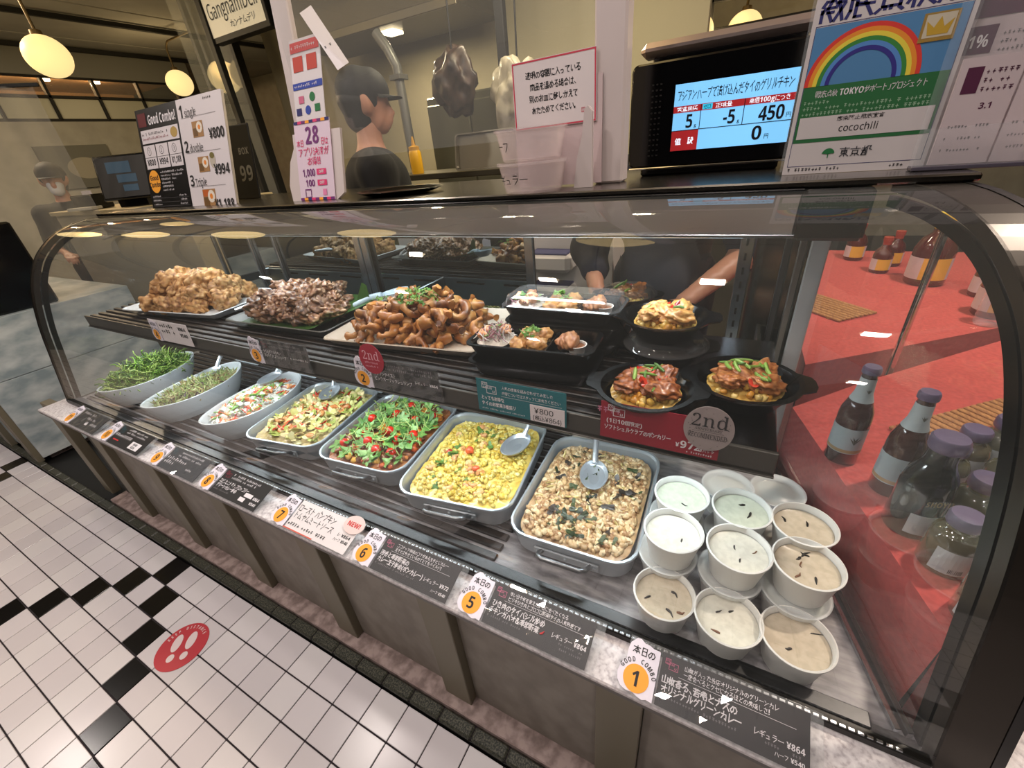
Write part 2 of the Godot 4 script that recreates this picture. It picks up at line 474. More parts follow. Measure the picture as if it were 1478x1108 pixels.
func disc(called: String, parent: Node, cx: float, cy: float, rx: float, ry: float, z: float, m: Material, thick := 0.0, seg := 32) -> MeshInstance3D:
	var g := G.new()
	var P := PackedVector2Array()
	for i in seg: P.append(Vector2(cx + rx * cos(TAU * i / seg), cy + ry * sin(TAU * i / seg)))
	g.prism(P, z - thick, z)
	return obj(called, g, m, parent)
func arch(called: String, parent: Node, cx: float, cy: float, r0: float, r1: float, z: float, m: Material, a0 := 0.0, a1 := PI) -> void:
	var g := G.new()
	for i in 28:
		var u := lerpf(a0, a1, i / 28.0)
		var w := lerpf(a0, a1, (i + 1) / 28.0)
		g.quad(Vector3(cx + r0 * cos(u), cy + r0 * sin(u), z), Vector3(cx + r1 * cos(u), cy + r1 * sin(u), z), Vector3(cx + r1 * cos(w), cy + r1 * sin(w), z), Vector3(cx + r0 * cos(w), cy + r0 * sin(w), z))
	obj(called, g, m, parent)
func small_print(parent: Node, x: float, y: float, w: float, h: float, m: Material, z: float, seed_: int) -> void: # a line of print too small to read: short marks with the gaps of words
	var r := RandomNumberGenerator.new()
	r.seed = seed_
	var g := G.new()
	var cx := x
	while cx < x + w - h:
		var l := h * r.randf_range(0.6, 0.95)
		if r.randf() > 0.12:
			g.quad(Vector3(cx, y + h * 0.35, z), Vector3(cx + l * 0.8, y + h * 0.35, z), Vector3(cx + l * 0.8, y + h * 0.55, z), Vector3(cx, y + h * 0.55, z))
			g.quad(Vector3(cx + l * 0.3, y, z), Vector3(cx + l * 0.5, y, z), Vector3(cx + l * 0.5, y + h * r.randf_range(0.7, 1.0), z), Vector3(cx + l * 0.3, y + h * r.randf_range(0.7, 1.0), z))
			if r.randf() > 0.5: g.quad(Vector3(cx, y + h * 0.8, z), Vector3(cx + l * 0.8, y + h * 0.8, z), Vector3(cx + l * 0.8, y + h, z), Vector3(cx, y + h, z))
		cx += h
	obj("fine_print", g, m, parent)

# ---------------------------------------------------------------- the scene
func _ready():
	rng.seed = 4711
	view_and_light()
	hall()
	floor_tiles()
	counter()
	food_on_deck()
	food_on_shelf()
	soups()
	ledge_cards()
	shelf_cards()
	on_top()
	people()
	drinks_table()
	kitchen()
	neighbour()

func downlight(at: Vector3, energy: float, col := Color(1.0, 0.9, 0.78), label := "", size := 0.075) -> void:
	var t := thing("ceiling_downlight", label, "downlight", at, 0.0, "round downlights in the hall ceiling")
	var g := G.new()
	g.lathe([Vector2(size * 0.98, 0.012), Vector2(size * 1.25, 0.0), Vector2(size * 1.25, 0.014)], 20)
	obj("trim_ring", g, mt("white_trim", Color(0.8, 0.79, 0.76), 0.5), t)
	var d := G.new()
	d.lathe([Vector2(0.0, 0.006), Vector2(size, 0.006), Vector2(size, 0.012), Vector2(0.0, 0.012)], 20)
	obj("lamp_disc", d, glow("downlight_glow", Color(1.0, 0.9, 0.76), 7.0), t)
	var l := AreaLight3D.new()
	l.name = "lamp_light"
	l.area_size = Vector2(size * 1.7, size * 1.7)
	l.light_energy = energy
	l.light_color = col
	l.area_range = 14.0
	l.shadow_enabled = true
	t.add_child(l)
	l.rotation.x = -PI / 2
	l.position.y = -0.004
func pendant(at: Vector3, label: String, top: float, energy := 0.35, r := 0.15, bright := 1.0) -> void: # opal glass globe on a bent pipe
	var t := thing("pendant_lamp", label, "lamp", at, 0.0, "opal globe pendant lamps")
	var g := G.new()
	var prof := []
	for i in 17:
		var a := -PI / 2 + PI * i / 16.0
		prof.append(Vector2(maxf(0.0, r * cos(a)), r * 0.94 * sin(a)))
	g.lathe(prof, 28)
	obj("globe", g, glow("globe_glow_%d" % int(bright * 10), Color(1.0, 0.87, 0.6), bright), t)
	var c := G.new()
	c.lathe([Vector2(0.0, r * 0.86), Vector2(0.045, r * 0.86), Vector2(0.04, r * 1.1), Vector2(0.012, r * 1.16), Vector2(0.012, r * 1.3)], 14)
	obj("collar", c, mt("brass_dark", Color(0.42, 0.36, 0.25), 0.4, 0.7), t)
	var p := G.new()
	var h := top - at.y
	var pts := [Vector3(0, r * 1.2, 0)]
	var low := maxf(r * 1.3, minf(h - 0.25, 0.42))
	pts.append(Vector3(0, low, 0))
	for i in range(1, 7):
		var a := PI / 2 * i / 6.0
		pts.append(Vector3(0.12 * (1 - cos(a)), low + 0.12 * sin(a), 0))
	pts.append(Vector3(0.75, low + 0.13, 0))
	p.tube(pts, 0.012, 8)
	p.tube([Vector3(0.75, low + 0.12, 0), Vector3(0.75, h, 0)], 0.012, 8)
	obj("pipe", p, mt("brass_dark"), t)
	var l := OmniLight3D.new()
	l.name = "bulb_light"
	l.light_energy = energy
	l.light_color = Color(1.0, 0.86, 0.62)
	l.light_size = 0.1
	l.omni_range = 12.0
	l.shadow_enabled = true
	t.add_child(l)

func view_and_light() -> void:
	var cam := Camera3D.new()
	cam.name = "camera"
	add_child(cam)
	cam.fov = 85.104
	cam.near = 0.02
	cam.far = 60.0
	cam.transform = Transform3D(Basis(Vector3(0.883779, -0.089529, -0.459259), Vector3(-0.158336, 0.866395, -0.473592), Vector3(0.4403, 0.491268, 0.751526)).orthonormalized(), Vector3(2.32973, 1.43598, -0.05779))
	cam.current = true
	var w := WorldEnvironment.new()
	w.name = "world"
	var e := Environment.new()
	e.background_mode = Environment.BG_COLOR
	e.background_color = Color(0.02, 0.02, 0.02)
	e.tonemap_mode = Environment.TONE_MAPPER_LINEAR
	e.tonemap_exposure = 1.0
	e.sdfgi_enabled = true
	e.ssao_enabled = true
	e.ssil_enabled = true
	w.environment = e
	add_child(w)
	# the case's own strip lamps are with the case; here are the hall's ceiling lamps
	for a in [[-2.4, 0.55, 3.6, "downlight left of the aisle end"], [-0.5, 0.75, 3.8, "downlight above the far half of the aisle"], [1.2, 0.95, 3.8, "downlight above the aisle before the middle of the case"], [3.1, 0.9, 2.6, "downlight above the aisle nearest the photographer"],
			[2.2, -0.38, 2.8, "downlight over the soup end of the case, glaring in the glass"], [1.18, -0.2, 2.2, "downlight over the middle of the case"], [0.1, -0.8, 2.2, "downlight over the oval bowls"], [0.3, 2.6, 2.6, "downlight in the second row behind the photographer"], [3.4, 2.8, 2.6, "downlight in the second row by the right"]]:
		downlight(Vector3(a[0], 3.16, a[1]), a[2] * 0.5, Color(1.0, 0.955, 0.93), a[3])
	downlight(Vector3(3.5, 3.16, -1.7), 6.0, Color(1.0, 0.93, 0.86), "downlight above the red cloth drinks tables")
	downlight(Vector3(-4.2, 3.16, -1.6), 6.5, Color(1.0, 0.9, 0.76), "downlight ahead of the hanging globe at the far left")

func hall() -> void:
	var shell := grain(mt("ceiling_paint", Color.WHITE, 0.9), 3, 0.01, [[0.0, Color(0.6, 0.59, 0.56)], [1.0, Color(0.66, 0.65, 0.62)]], Vector3.ONE * 0.3)
	var c := struct("ceiling", "grey ceiling panels crossed by dark slots", "ceiling")
	var x := -12.0
	var g := G.new()
	g.box(Vector3.ZERO, Vector3(1.46, 0.1, 14.4), 0.004)
	var pm := g.mesh()
	while x < 8.0:
		obj("panel", pm, shell, c, Transform3D(Basis(), Vector3(x + 0.75, 3.25, -0.2)))
		x += 1.5
	bx("slot_backing", Vector3(-2, 3.36, -0.2), Vector3(20.4, 0.1, 14.8), mt("black_paint", Color(0.03, 0.03, 0.03), 0.6), c)
	for s in [-7.9, -6.4, -4.9, -3.4]: bx("track_rail", Vector3(s, 3.16, -2.6), Vector3(0.05, 0.05, 6.6), mt("black_paint"), c)
	var wall := grain(mt("wall_paint", Color.WHITE, 0.85), 5, 0.02, [[0.0, Color(0.6, 0.59, 0.55)], [1.0, Color(0.66, 0.65, 0.61)]], Vector3.ONE * 0.4)
	for a in [["wall_front", Vector3(-2, 1.6, 6.9), Vector3(20.4, 3.4, 0.2), "grey", "plain dim wall across the hall behind the photographer"], ["wall_right", Vector3(8.1, 1.6, -0.2), Vector3(0.2, 3.4, 14.4), "grey", "plain dim wall at the right end of the hall"],
			["wall_back", Vector3(-2, 1.6, -7.4), Vector3(20.4, 3.4, 0.2), "white", "pale wall behind the kitchens"]]:
		var s := struct(a[0], a[4], "wall")
		bx("plaster", a[1], a[2], wall if a[3] == "white" else mt("dim_wall", Color(0.16, 0.15, 0.14), 0.8), s)
	# shop front at the far left: white wall below a band of black framed windows
	var f := struct("wall_left", "pale shop wall below a band of black framed windows", "wall")
	bx("wall_panel", Vector3(-6.6, 1.16, -2.6), Vector3(0.12, 2.32, 5.6), wall, f)
	bx("bulkhead", Vector3(-6.6, 3.02, -2.6), Vector3(0.14, 0.32, 5.6), mt("bulkhead_paint", Color(0.5, 0.5, 0.48), 0.8), f)
	bx("outer_wall", Vector3(-11.9, 1.6, -0.2), Vector3(0.2, 3.4, 14.4), mt("dim_wall"), f)
	bx("inner_wall", Vector3(-8.6, 2.4, -2.6), Vector3(0.1, 1.8, 5.6), mt("warm_wall", Color(0.62, 0.48, 0.33), 0.8), f)
	bx("inner_soffit", Vector3(-7.65, 2.98, -2.6), Vector3(1.8, 0.06, 5.6), mt("warm_wall"), f)
	var k := struct("window_1", "band of black framed clerestory windows in the far shop front", "window")
	for y in [2.34, 2.62, 2.86]: bx("window_bar", Vector3(-6.6, y, -2.6), Vector3(0.08, 0.035, 5.6), mt("black_paint"), k)
	for i in 10: bx("mullion", Vector3(-6.6, 2.6, 0.1 - i * 0.58), Vector3(0.08, 0.52, 0.035), mt("black_paint"), k)
	for i in 9:
		bx("clear_pane", Vector3(-6.6, 2.74, -0.19 - i * 0.58), Vector3(0.006, 0.2, 0.54), pane("window_glass", Color(0.95, 0.97, 0.95), 0.06), k, 0.0)
		bx("frosted_pane", Vector3(-6.6, 2.48, -0.19 - i * 0.58), Vector3(0.012, 0.24, 0.54), mt("frosted_pane", Color(0.72, 0.72, 0.66), 0.4), k, 0.0)
	for i in 6:
		var t := thing("spot_lamp", ["left end", "second from left", "third from left", "fourth from left", "fifth from left", "right end"][i] + " spot lamp inside the far shop windows", "lamp", Vector3(-7.2, 2.9, -1.2 - i * 0.62), 0.0, "spot lamps inside the far shop")
		var b := G.new()
		b.lathe([Vector2(0.0, 0.0), Vector2(0.035, 0.0), Vector2(0.04, 0.05), Vector2(0.0, 0.06)], 14)
		obj("lamp_bulb", b, glow("spot_glow", Color(1.0, 0.86, 0.66), 10.0), t)
		var l := OmniLight3D.new()
		l.name = "bulb_light"
		l.light_energy = 0.3
		l.light_color = Color(1.0, 0.82, 0.58)
		l.omni_range = 10.0
		l.light_size = 0.03
		l.shadow_enabled = true
		t.add_child(l)
		l.position.y = -0.03
	# pendants
	pendant(Vector3(-3.2, 2.46, -2.25), "cream globe lamp on a bent brass pipe at the far upper left", 3.2, 0.3, 0.16)
	pendant(Vector3(-5.0, 2.62, -4.3), "globe lamp behind the dark glass posts, beyond the menu board", 3.2, 0.3, 0.16)
	for i in 4: pendant(Vector3([1.16, 1.62, 2.0, 3.3][i], [2.14, 2.19, 2.2, 2.3][i], -4.9 - 0.35 * i), ["cream globe lamp seen just right of the tall white post", "globe lamp half hidden by the top of the scale", "globe lamp above the middle of the scale", "globe lamp hidden behind the posters at the upper right"][i], 3.2, 0.3, 0.15)
	for i in 5: pendant(Vector3([-4.83, -3.22, -1.59, -0.1, 1.74][i], 2.7, [-1.42, -1.42, -1.42, -1.52, -1.28][i]), ["globe lamp mirrored at the left tip of the case glass", "globe lamp mirrored second from the left in the case glass", "globe lamp mirrored above the fried chicken", "globe lamp mirrored above the grilled chicken", "globe lamp mirrored above the meal boxes"][i], 3.2, 0.12, 0.21, 2.6)

func floor_tiles() -> void:
	var f := struct("floor", "white square floor tiles with dark joints and a black zigzag", "floor")
	bx("grout_bed", Vector3(-2, -0.06, 3.25), Vector3(20, 0.112, 7.31), mt("grout", Color(0.13, 0.1, 0.12), 0.9), f, 0.0)
	bx("dark_floor", Vector3(-2, -0.05, -3.9), Vector3(20, 0.1, 6.98), mt("black_floor", Color(0.035, 0.033, 0.032), 0.55), f, 0.0)
	var tx := 0.11
	var tz := 0.1015
	var white := []
	for k in 3: white.append(mt("white_tile_%d" % k, [Color(0.83, 0.805, 0.815), Color(0.81, 0.785, 0.795), Color(0.845, 0.825, 0.83)][k], 0.22))
	var black := mt("black_tile", Color(0.035, 0.032, 0.035), 0.2)
	var g := G.new()
	g.box(Vector3.ZERO, Vector3(tx - 0.0035, 0.012, tz - 0.0042), 0.0012)
	var tile := g.mesh()
	var rest := G.new()
	var rest_black := G.new()
	for j in range(-40, 4):
		for i in range(-60, 40):
			var dark: bool = absi(i - 3) == 3 - j or absi(i + 14) == 3 - j or absi(i - 20) == 3 - j
			var at := Vector3((i + 0.5) * tx, -0.006, -(j + 0.5) * tz)
			var near: bool = j >= -3 and i >= [4, 0, -4, -8, -11, -15, -19][j + 3] and i <= [6, 8, 10, 12, 14, 16, 18][j + 3]
			if near: obj("tile", tile, black if dark else white[(i * 7 + j * 3 + 900) % 3], f, Transform3D(Basis(), at))
			elif j > -14:
				var r := rest_black if dark else rest
				var hx := tx * 0.5 - 0.0018
				var hz := tz * 0.5 - 0.0021
				r.quad(at + Vector3(-hx, 0.006, hz), at + Vector3(hx, 0.006, hz), at + Vector3(hx, 0.006, -hz), at + Vector3(-hx, 0.006, -hz))
	obj("tile_field", rest, white[0], f).set_meta("kind", "stuff")
	obj("black_tile_field", rest_black, black, f).set_meta("kind", "stuff")
	# kerb of mottled stone tiles along the counter's foot
	var k := struct("trim_1", "kerb of mottled dark green stone along the foot of the counter", "kerb")
	var stone := grain(mt("kerb_stone", Color.WHITE, 0.35), 9, 0.05, [[0.25, Color(0.11, 0.12, 0.105)], [0.5, Color(0.24, 0.245, 0.21)], [0.72, Color(0.36, 0.35, 0.3)]], Vector3.ONE * 6.0, 5)
	var kg := G.new()
	kg.box(Vector3.ZERO, Vector3(tx - 0.003, 0.022, 0.036), 0.005)
	var km := kg.mesh()
	for i in range(-19, 24): obj("kerb_tile", km, stone, k, Transform3D(Basis(), Vector3((i + 0.5) * tx, 0.011, -0.427)))
	bx("kerb_bed", Vector3(0.3, 0.0, -0.428), Vector3(7.0, 0.03, 0.032), mt("grout"), k, 0.0)
	# floor sticker
	var s := thing("floor_sticker", "round red floor sticker with two white footprints", "sticker", Vector3(0.785, 0.0012, -0.195), 0.0)
	s.rotation = Vector3(-PI / 2, deg_to_rad(38), 0)
	disc("sheet", s, 0, 0, 0.084, 0.084, 0.0006, mt("sticker_red", Color(0.72, 0.2, 0.24), 0.4), 0.0012, 40)
	for q in [-1, 1]:
		disc("footprint", s, q * 0.024, 0.016, 0.016, 0.032, 0.0012, mt("sticker_white", Color(0.87, 0.8, 0.8), 0.45), 0.0, 20)
		disc("heel_print", s, q * 0.022, -0.037, 0.0125, 0.014, 0.0012, mt("sticker_white"), 0.0, 16)
	arc_text(s, "KEEP DISTANCE", 0, 0, 0.064, 0.011, mt("sticker_white"), 0.0012, 150, 30)

func profile() -> Array: # the curved front pane, foot to top, as (z, y)
	var key := [Vector2(-0.53, 0.60), Vector2(-0.549, 0.70), Vector2(-0.570, 0.81), Vector2(-0.598, 0.945), Vector2(-0.640, 1.08), Vector2(-0.695, 1.182), Vector2(-0.755, 1.246), Vector2(-0.835, 1.296), Vector2(-0.94, 1.323), Vector2(-1.05, 1.33)]
	var out := []
	for i in key.size() - 1:
		for k in 4:
			var a: Vector2 = key[maxi(i - 1, 0)]
			var d: Vector2 = key[mini(i + 2, key.size() - 1)]
			out.append(key[i].cubic_interpolate(key[i + 1], a, d, k / 4.0))
	out.append(key[-1])
	return out

func counter() -> void:
	var t := thing("display_counter", "long curved-glass deli display case on a panelled counter", "display case")
	var marble := grain(mt("ledge_stone", Color.WHITE, 0.35), 21, 0.02, [[0.2, Color(0.68, 0.65, 0.66)], [0.45, Color(0.8, 0.775, 0.78)], [0.8, Color(0.86, 0.84, 0.84)]], Vector3.ONE * 7.0, 5)
	var pink := grain(mt("plinth_stone", Color.WHITE, 0.5), 23, 0.02, [[0.2, Color(0.5, 0.43, 0.41)], [0.7, Color(0.68, 0.6, 0.58)]], Vector3.ONE * 2.0, 5)
	var panel := grain(mt("base_panel", Color.WHITE, 0.5), 25, 0.012, [[0.2, Color(0.45, 0.42, 0.385)], [0.8, Color(0.53, 0.5, 0.46)]], Vector3(1.6, 1.2, 1.6), 4)
	var pil := mt("pilaster_paint", Color(0.43, 0.4, 0.33), 0.45)
	var steel := mt("brushed_steel", Color(0.56, 0.54, 0.52), 0.32, 1.0)
	var alu := mt("aluminium", Color(0.68, 0.7, 0.72), 0.25, 1.0)
	var dark := mt("dark_bronze", Color(0.12, 0.115, 0.105), 0.35, 0.6)
	var black := mt("black_frame", Color(0.02, 0.021, 0.025), 0.3)
	# foot
	bx("plinth", Vector3(1.62, 0.015, -0.502), Vector3(4.02, 0.03, 0.108), pink, t)
	bx("carcass", Vector3(1.02, 0.295, -0.978), Vector3(2.78, 0.58, 0.92), mt("carcass_board", Color(0.25, 0.24, 0.22), 0.6), t)
	for i in 8:
		var x := 2.205 + (i - 5) * 0.4605
		var w := 0.0915
		bx("pilaster", Vector3(x + w / 2 - (0.0 if i > 0 else 0.0), 0.308, -0.497), Vector3(w, 0.556, 0.04), pil, t, 0.002)
		bx("front_panel", Vector3(x + w + 0.1845, 0.308, -0.5085), Vector3(0.367, 0.556, 0.012), panel, t, 0.001)
	var x0 := 2.205 - 6 * 0.4605
	bx("pilaster", Vector3(x0 + 0.09, 0.308, -0.497), Vector3(0.0915, 0.556, 0.04), pil, t, 0.002)
	bx("ledge", Vector3(1.67, 0.5935, -0.50), Vector3(4.1, 0.013, 0.126), marble, t, 0.003)
	bx("ledge_return", Vector3(3.23, 0.5935, -0.675), Vector3(0.94, 0.013, 0.222), marble, t, 0.003)
	bx("ledge_edge", Vector3(1.67, 0.5865, -0.442), Vector3(4.1, 0.014, 0.01), mt("ledge_trim", Color(0.35, 0.33, 0.32), 0.4), t, 0.002)
	# deck
	var lam := grain(mt("deck_laminate", Color.WHITE, 0.38), 31, 0.02, [[0.2, Color(0.42, 0.41, 0.42)], [0.5, Color(0.53, 0.52, 0.53)], [0.8, Color(0.62, 0.61, 0.61)]], Vector3(0.9, 2.0, 3.4), 5)
	var dg := G.new()
	var ring := [[-0.30, -0.53], [end_x(-0.53), -0.53], [end_x(-1.24), -1.24], [2.36, -1.44], [-0.30, -1.44]]
	var P := PackedVector2Array()
	for r in ring: P.append(Vector2(r[0], r[1]))
	dg.xf = Transform3D(Basis(Vector3(1, 0, 0), Vector3(0, 0, 1), Vector3(0, -1, 0)), Vector3.ZERO)
	dg.prism(P, -0.6, -0.588)
	obj("deck", dg, lam, t)
	bx("inner_rail", Vector3(1.16, 0.606, -0.5565), Vector3(2.92, 0.012, 0.026), black, t, 0.002)
	bx("foot_rail", Vector3(1.19, 0.6085, -0.531), Vector3(2.99, 0.017, 0.016), dark, t, 0.002)
	var bead := G.new()
	for i in 260: bead.box(Vector3(-0.28 + i * 0.0113, 0.6185, -0.526), Vector3(0.0075, 0.003, 0.0035))
	obj("bead_line", bead, alu, t)
	var mat_ := Node3D.new()
	mat_.name = "deck_mat"
	t.add_child(mat_)
	var slat_wood := grain(mt("dark_slat", Color.WHITE, 0.4), 41, 0.02, [[0.2, Color(0.075, 0.055, 0.045)], [0.8, Color(0.17, 0.125, 0.1)]], Vector3(0.6, 6, 6), 4)
	for i in 20: bx("slat", Vector3(0.84, 0.6045, -0.585 - i * 0.03), Vector3(2.18, 0.009, 0.019), slat_wood, mat_, 0.002)
	# upper shelf
	var sh := Node3D.new()
	sh.name = "shelf"
	t.add_child(sh)
	bx("shelf_plate", Vector3(1.1075, 0.9405, -0.975), Vector3(2.655, 0.009, 0.49), mt("shelf_steel", Color(0.6, 0.6, 0.62), 0.22, 1.0), sh, 0.002)
	for i in 16: bx("slat", Vector3(1.02, 0.95, -0.748 - i * 0.0295), Vector3(2.45, 0.01, 0.017), slat_wood, sh, 0.002)
	bx("price_rail", Vector3(1.1075, 0.931, -0.728), Vector3(2.655, 0.05, 0.008), mt("rail_bronze", Color(0.27, 0.26, 0.24), 0.35, 0.5), sh, 0.0015)
	bx("rail_lip", Vector3(1.1075, 0.909, -0.722), Vector3(2.655, 0.004, 0.008), mt("rail_bronze"), sh, 0.001)
	bx("rear_channel", Vector3(1.1075, 0.875, -1.222), Vector3(2.655, 0.12, 0.012), mt("channel_alu", Color(0.72, 0.8, 0.86), 0.35, 0.8), sh, 0.002)
	for i in 10: bx("channel_slot", Vector3(0.0 + i * 0.25, 0.915, -1.2295), Vector3(0.15, 0.008, 0.004), black, sh, 0.0)
	for x in [-0.19, 1.1, 2.40]: bx("shelf_bracket", Vector3(x, 0.915, -1.32), Vector3(0.012, 0.045, 0.2), alu, sh)
	strip_lamp(t, "shelf_lamp", Vector3(1.1, 0.928, -0.765), 2.55, 0.02, 0.1, 0.72)
	# canopy over the shelf with its strip lamp
	var cg := G.new()
	var prof2 := PackedVector2Array([Vector2(-0.985, 1.252), Vector2(-0.965, 1.322), Vector2(-1.43, 1.328), Vector2(-1.43, 1.252)])
	cg.xf = Transform3D(Basis(Vector3(0, 0, 1), Vector3(0, 1, 0), Vector3(-1, 0, 0)), Vector3.ZERO)
	cg.prism(prof2, -2.40, 0.29)
	obj("canopy", cg, steel, t)
	bx("canopy_lip", Vector3(1.06, 1.251, -0.983), Vector3(2.69, 0.006, 0.008), alu, t, 0.001)
	bx("canopy_groove", Vector3(1.06, 1.3275, -1.0), Vector3(2.69, 0.004, 0.045), black, t, 0.001)
	bx("canopy_end", Vector3(2.455, 1.285, -1.12), Vector3(0.1, 0.085, 0.28), black, t, 0.006)
	strip_lamp(t, "canopy_lamp", Vector3(1.06, 1.25, -1.03), 2.55, 0.035, 0.2, 0.7)
	bx("top_plate", Vector3(1.15, 1.335, -1.25), Vector3(2.95, 0.012, 0.52), mt("top_steel", Color(0.5, 0.48, 0.45), 0.22, 1.0), t, 0.003)
	# panes
	var clear := pane("case_glass", Color(0.96, 0.99, 0.98), 0.02)
	var pr := profile()
	var gg := G.new()
	for i in pr.size() - 1:
		var tan0: Vector2 = (pr[mini(i + 1, pr.size() - 1)] - pr[maxi(i - 1, 0)]).normalized()
		var tan1: Vector2 = (pr[mini(i + 2, pr.size() - 1)] - pr[i]).normalized()
		var n0 := Vector3(0, -tan0.x, tan0.y)
		var n1 := Vector3(0, -tan1.x, tan1.y)
		gg.squad(Vector3(-0.3, pr[i].y, pr[i].x), Vector3(end_x(pr[i].x), pr[i].y, pr[i].x), Vector3(end_x(pr[i + 1].x), pr[i + 1].y, pr[i + 1].x), Vector3(-0.3, pr[i + 1].y, pr[i + 1].x), n0, n0, n1, n1)
	obj("front_glass", gg, clear, t)
	for side in [-1, 1]:
		var back := -1.43 if side < 0 else -1.24
		var eg := G.new()
		var band := G.new()
		var inner := G.new()
		var trim := G.new()
		var at := func(p: Vector2, off: float) -> Vector3: return Vector3((end_x(p.x) + off) if side > 0 else -0.3 - off, p.y, p.x)
		for i in pr.size() - 1:
			if pr[i].x > back:
				var a: Vector3 = at.call(pr[i], 0.0)
				var b: Vector3 = at.call(pr[i + 1], 0.0)
				var c: Vector3 = at.call(Vector2(back, pr[i + 1].y), 0.0)
				var d: Vector3 = at.call(Vector2(back, pr[i].y), 0.0)
				eg.quad(a, d, c, b)
			for e in [[band, 0.0, 0.018, -0.004, 0.05 if side > 0 else 0.028], [inner, 0.024, 0.042, -0.003, 0.003], [trim, -0.001, 0.02, 0.0505 if side > 0 else 0.0285, 0.062 if side > 0 else 0.034]]:
				var tan0: Vector2 = (pr[mini(i + 1, pr.size() - 1)] - pr[maxi(i - 1, 0)]).normalized()
				var tan1: Vector2 = (pr[mini(i + 2, pr.size() - 1)] - pr[i]).normalized()
				var in0 := Vector2(-absf(tan0.y), minf(0.0, tan0.x) * 1.0)
				var in1 := Vector2(-absf(tan1.y), minf(0.0, tan1.x) * 1.0)
				if i == 0: in0 = Vector2(-1, 0)
				var q := []
				for s in 2:
					q.append([at.call(pr[i] + in0 * e[1], e[3 + s]), at.call(pr[i] + in0 * e[2], e[3 + s]), at.call(pr[i + 1] + in1 * e[2], e[3 + s]), at.call(pr[i + 1] + in1 * e[1], e[3 + s])])
				e[0].quad(q[0][0], q[0][1], q[0][2], q[0][3])
				e[0].quad(q[1][0], q[1][3], q[1][2], q[1][1])
				e[0].quad(q[0][0], q[0][3], q[1][3], q[1][0])
				e[0].quad(q[0][1], q[1][1], q[1][2], q[0][2])
		obj("end_glass", eg, pane("end_pane", Color(0.95, 0.98, 0.97), 0.03), t)
		obj("end_frame", band, mt("frame_bronze", Color(0.22, 0.2, 0.18), 0.3, 0.6), t)
		obj("frame_gasket", inner, black, t)
		obj("frame_trim", trim, black, t)
	# track at the foot of the right end pane
	var a0 := Vector3(end_x(-0.56) - 0.012, 0.606, -0.56)
	var a1 := Vector3(end_x(-1.24) - 0.012, 0.606, -1.24)
	for k in 2:
		var tr := G.new()
		tr.xf = Transform3D(Basis.looking_at((a1 - a0).normalized()), (a0 + a1) * 0.5 + Vector3(-0.015 * k, 0, 0))
		tr.box(Vector3.ZERO, Vector3(0.009, 0.014 - 0.005 * k, (a1 - a0).length()), 0.001)
		obj("end_track", tr, alu if k == 1 else mt("track_grey", Color(0.35, 0.35, 0.35), 0.3, 0.9), t)
	# back: sliding mirror doors, an open bay, steel corner
	var mirror := mt("mirror", Color(0.62, 0.64, 0.63), 0.015, 1.0)
	for q in [[-0.24, 0.83, -1.42], [0.86, 1.67, -1.428]]:
		bx("mirror_door", Vector3((q[0] + q[1]) / 2, 0.935, q[2]), Vector3(q[1] - q[0], 0.64, 0.006), mirror, t, 0.0)
	for x in [-0.26, 0.06, 0.26, 0.835, 0.875, 1.665]:
		var w := 0.035 if x > 0.5 else 0.018
		bx("door_post", Vector3(x, 0.93, -1.408), Vector3(w, 0.65, 0.018), alu, t, 0.003)
	bx("rear_sill", Vector3(1.05, 0.612, -1.415), Vector3(2.62, 0.022, 0.04), alu, t, 0.002)
	var std_ := bx("slotted_upright", Vector3(2.335, 0.93, -1.42), Vector3(0.035, 0.66, 0.02), alu, t, 0.002)
	for i in 16: bx("slot", Vector3(0, -0.3 + i * 0.04, 0.0102), Vector3(0.006, 0.02, 0.001), black, std_, 0.0)
	var cn := G.new()
	var c0 := Vector3(2.36, 0.93, -1.42)
	var c1 := Vector3(end_x(-1.24) - 0.01, 0.93, -1.24)
	cn.xf = Transform3D(Basis.looking_at((c1 - c0).normalized()), (c0 + c1) * 0.5)
	cn.box(Vector3.ZERO, Vector3(0.008, 0.66, (c1 - c0).length()), 0.001)
	obj("corner_panel", cn, mt("panel_steel", Color(0.5, 0.5, 0.46), 0.2, 1.0), t)
	for k in 3:
		var p := c0.lerp(c1, [0.55, 0.78, 1.0][k])
		bx("corner_post", p + Vector3(0.005, 0, 0.012), Vector3(0.022 if k < 2 else 0.035, 0.65, 0.014), [mt("track_grey"), steel, mt("grey_post", Color(0.62, 0.61, 0.6), 0.4)][k], t, 0.002)

func strip_lamp(t: Node3D, called: String, at: Vector3, long: float, wide: float, tilt: float, energy: float) -> void: # tube in a slim housing, light of the same size at its face
	var b := bx(called, at, Vector3(long, 0.012, wide + 0.01), mt("lamp_housing", Color(0.7, 0.72, 0.74), 0.4, 0.5), t, 0.002)
	var d := G.new()
	d.box(Vector3(0, -0.007, 0), Vector3(long - 0.02, 0.004, wide), 0.001)
	obj("lamp_tube", d, glow("strip_glow", Color(0.88, 0.96, 1.0), 3.0), b)
	var l := AreaLight3D.new()
	l.name = "strip_light"
	l.area_size = Vector2(long - 0.03, wide)
	l.light_energy = energy
	l.light_color = Color(0.93, 0.98, 1.0)
	l.area_range = 6.0
	l.shadow_enabled = true
	b.add_child(l)
	l.rotation.x = -PI / 2 + tilt
	l.position = Vector3(0, -0.012, 0)

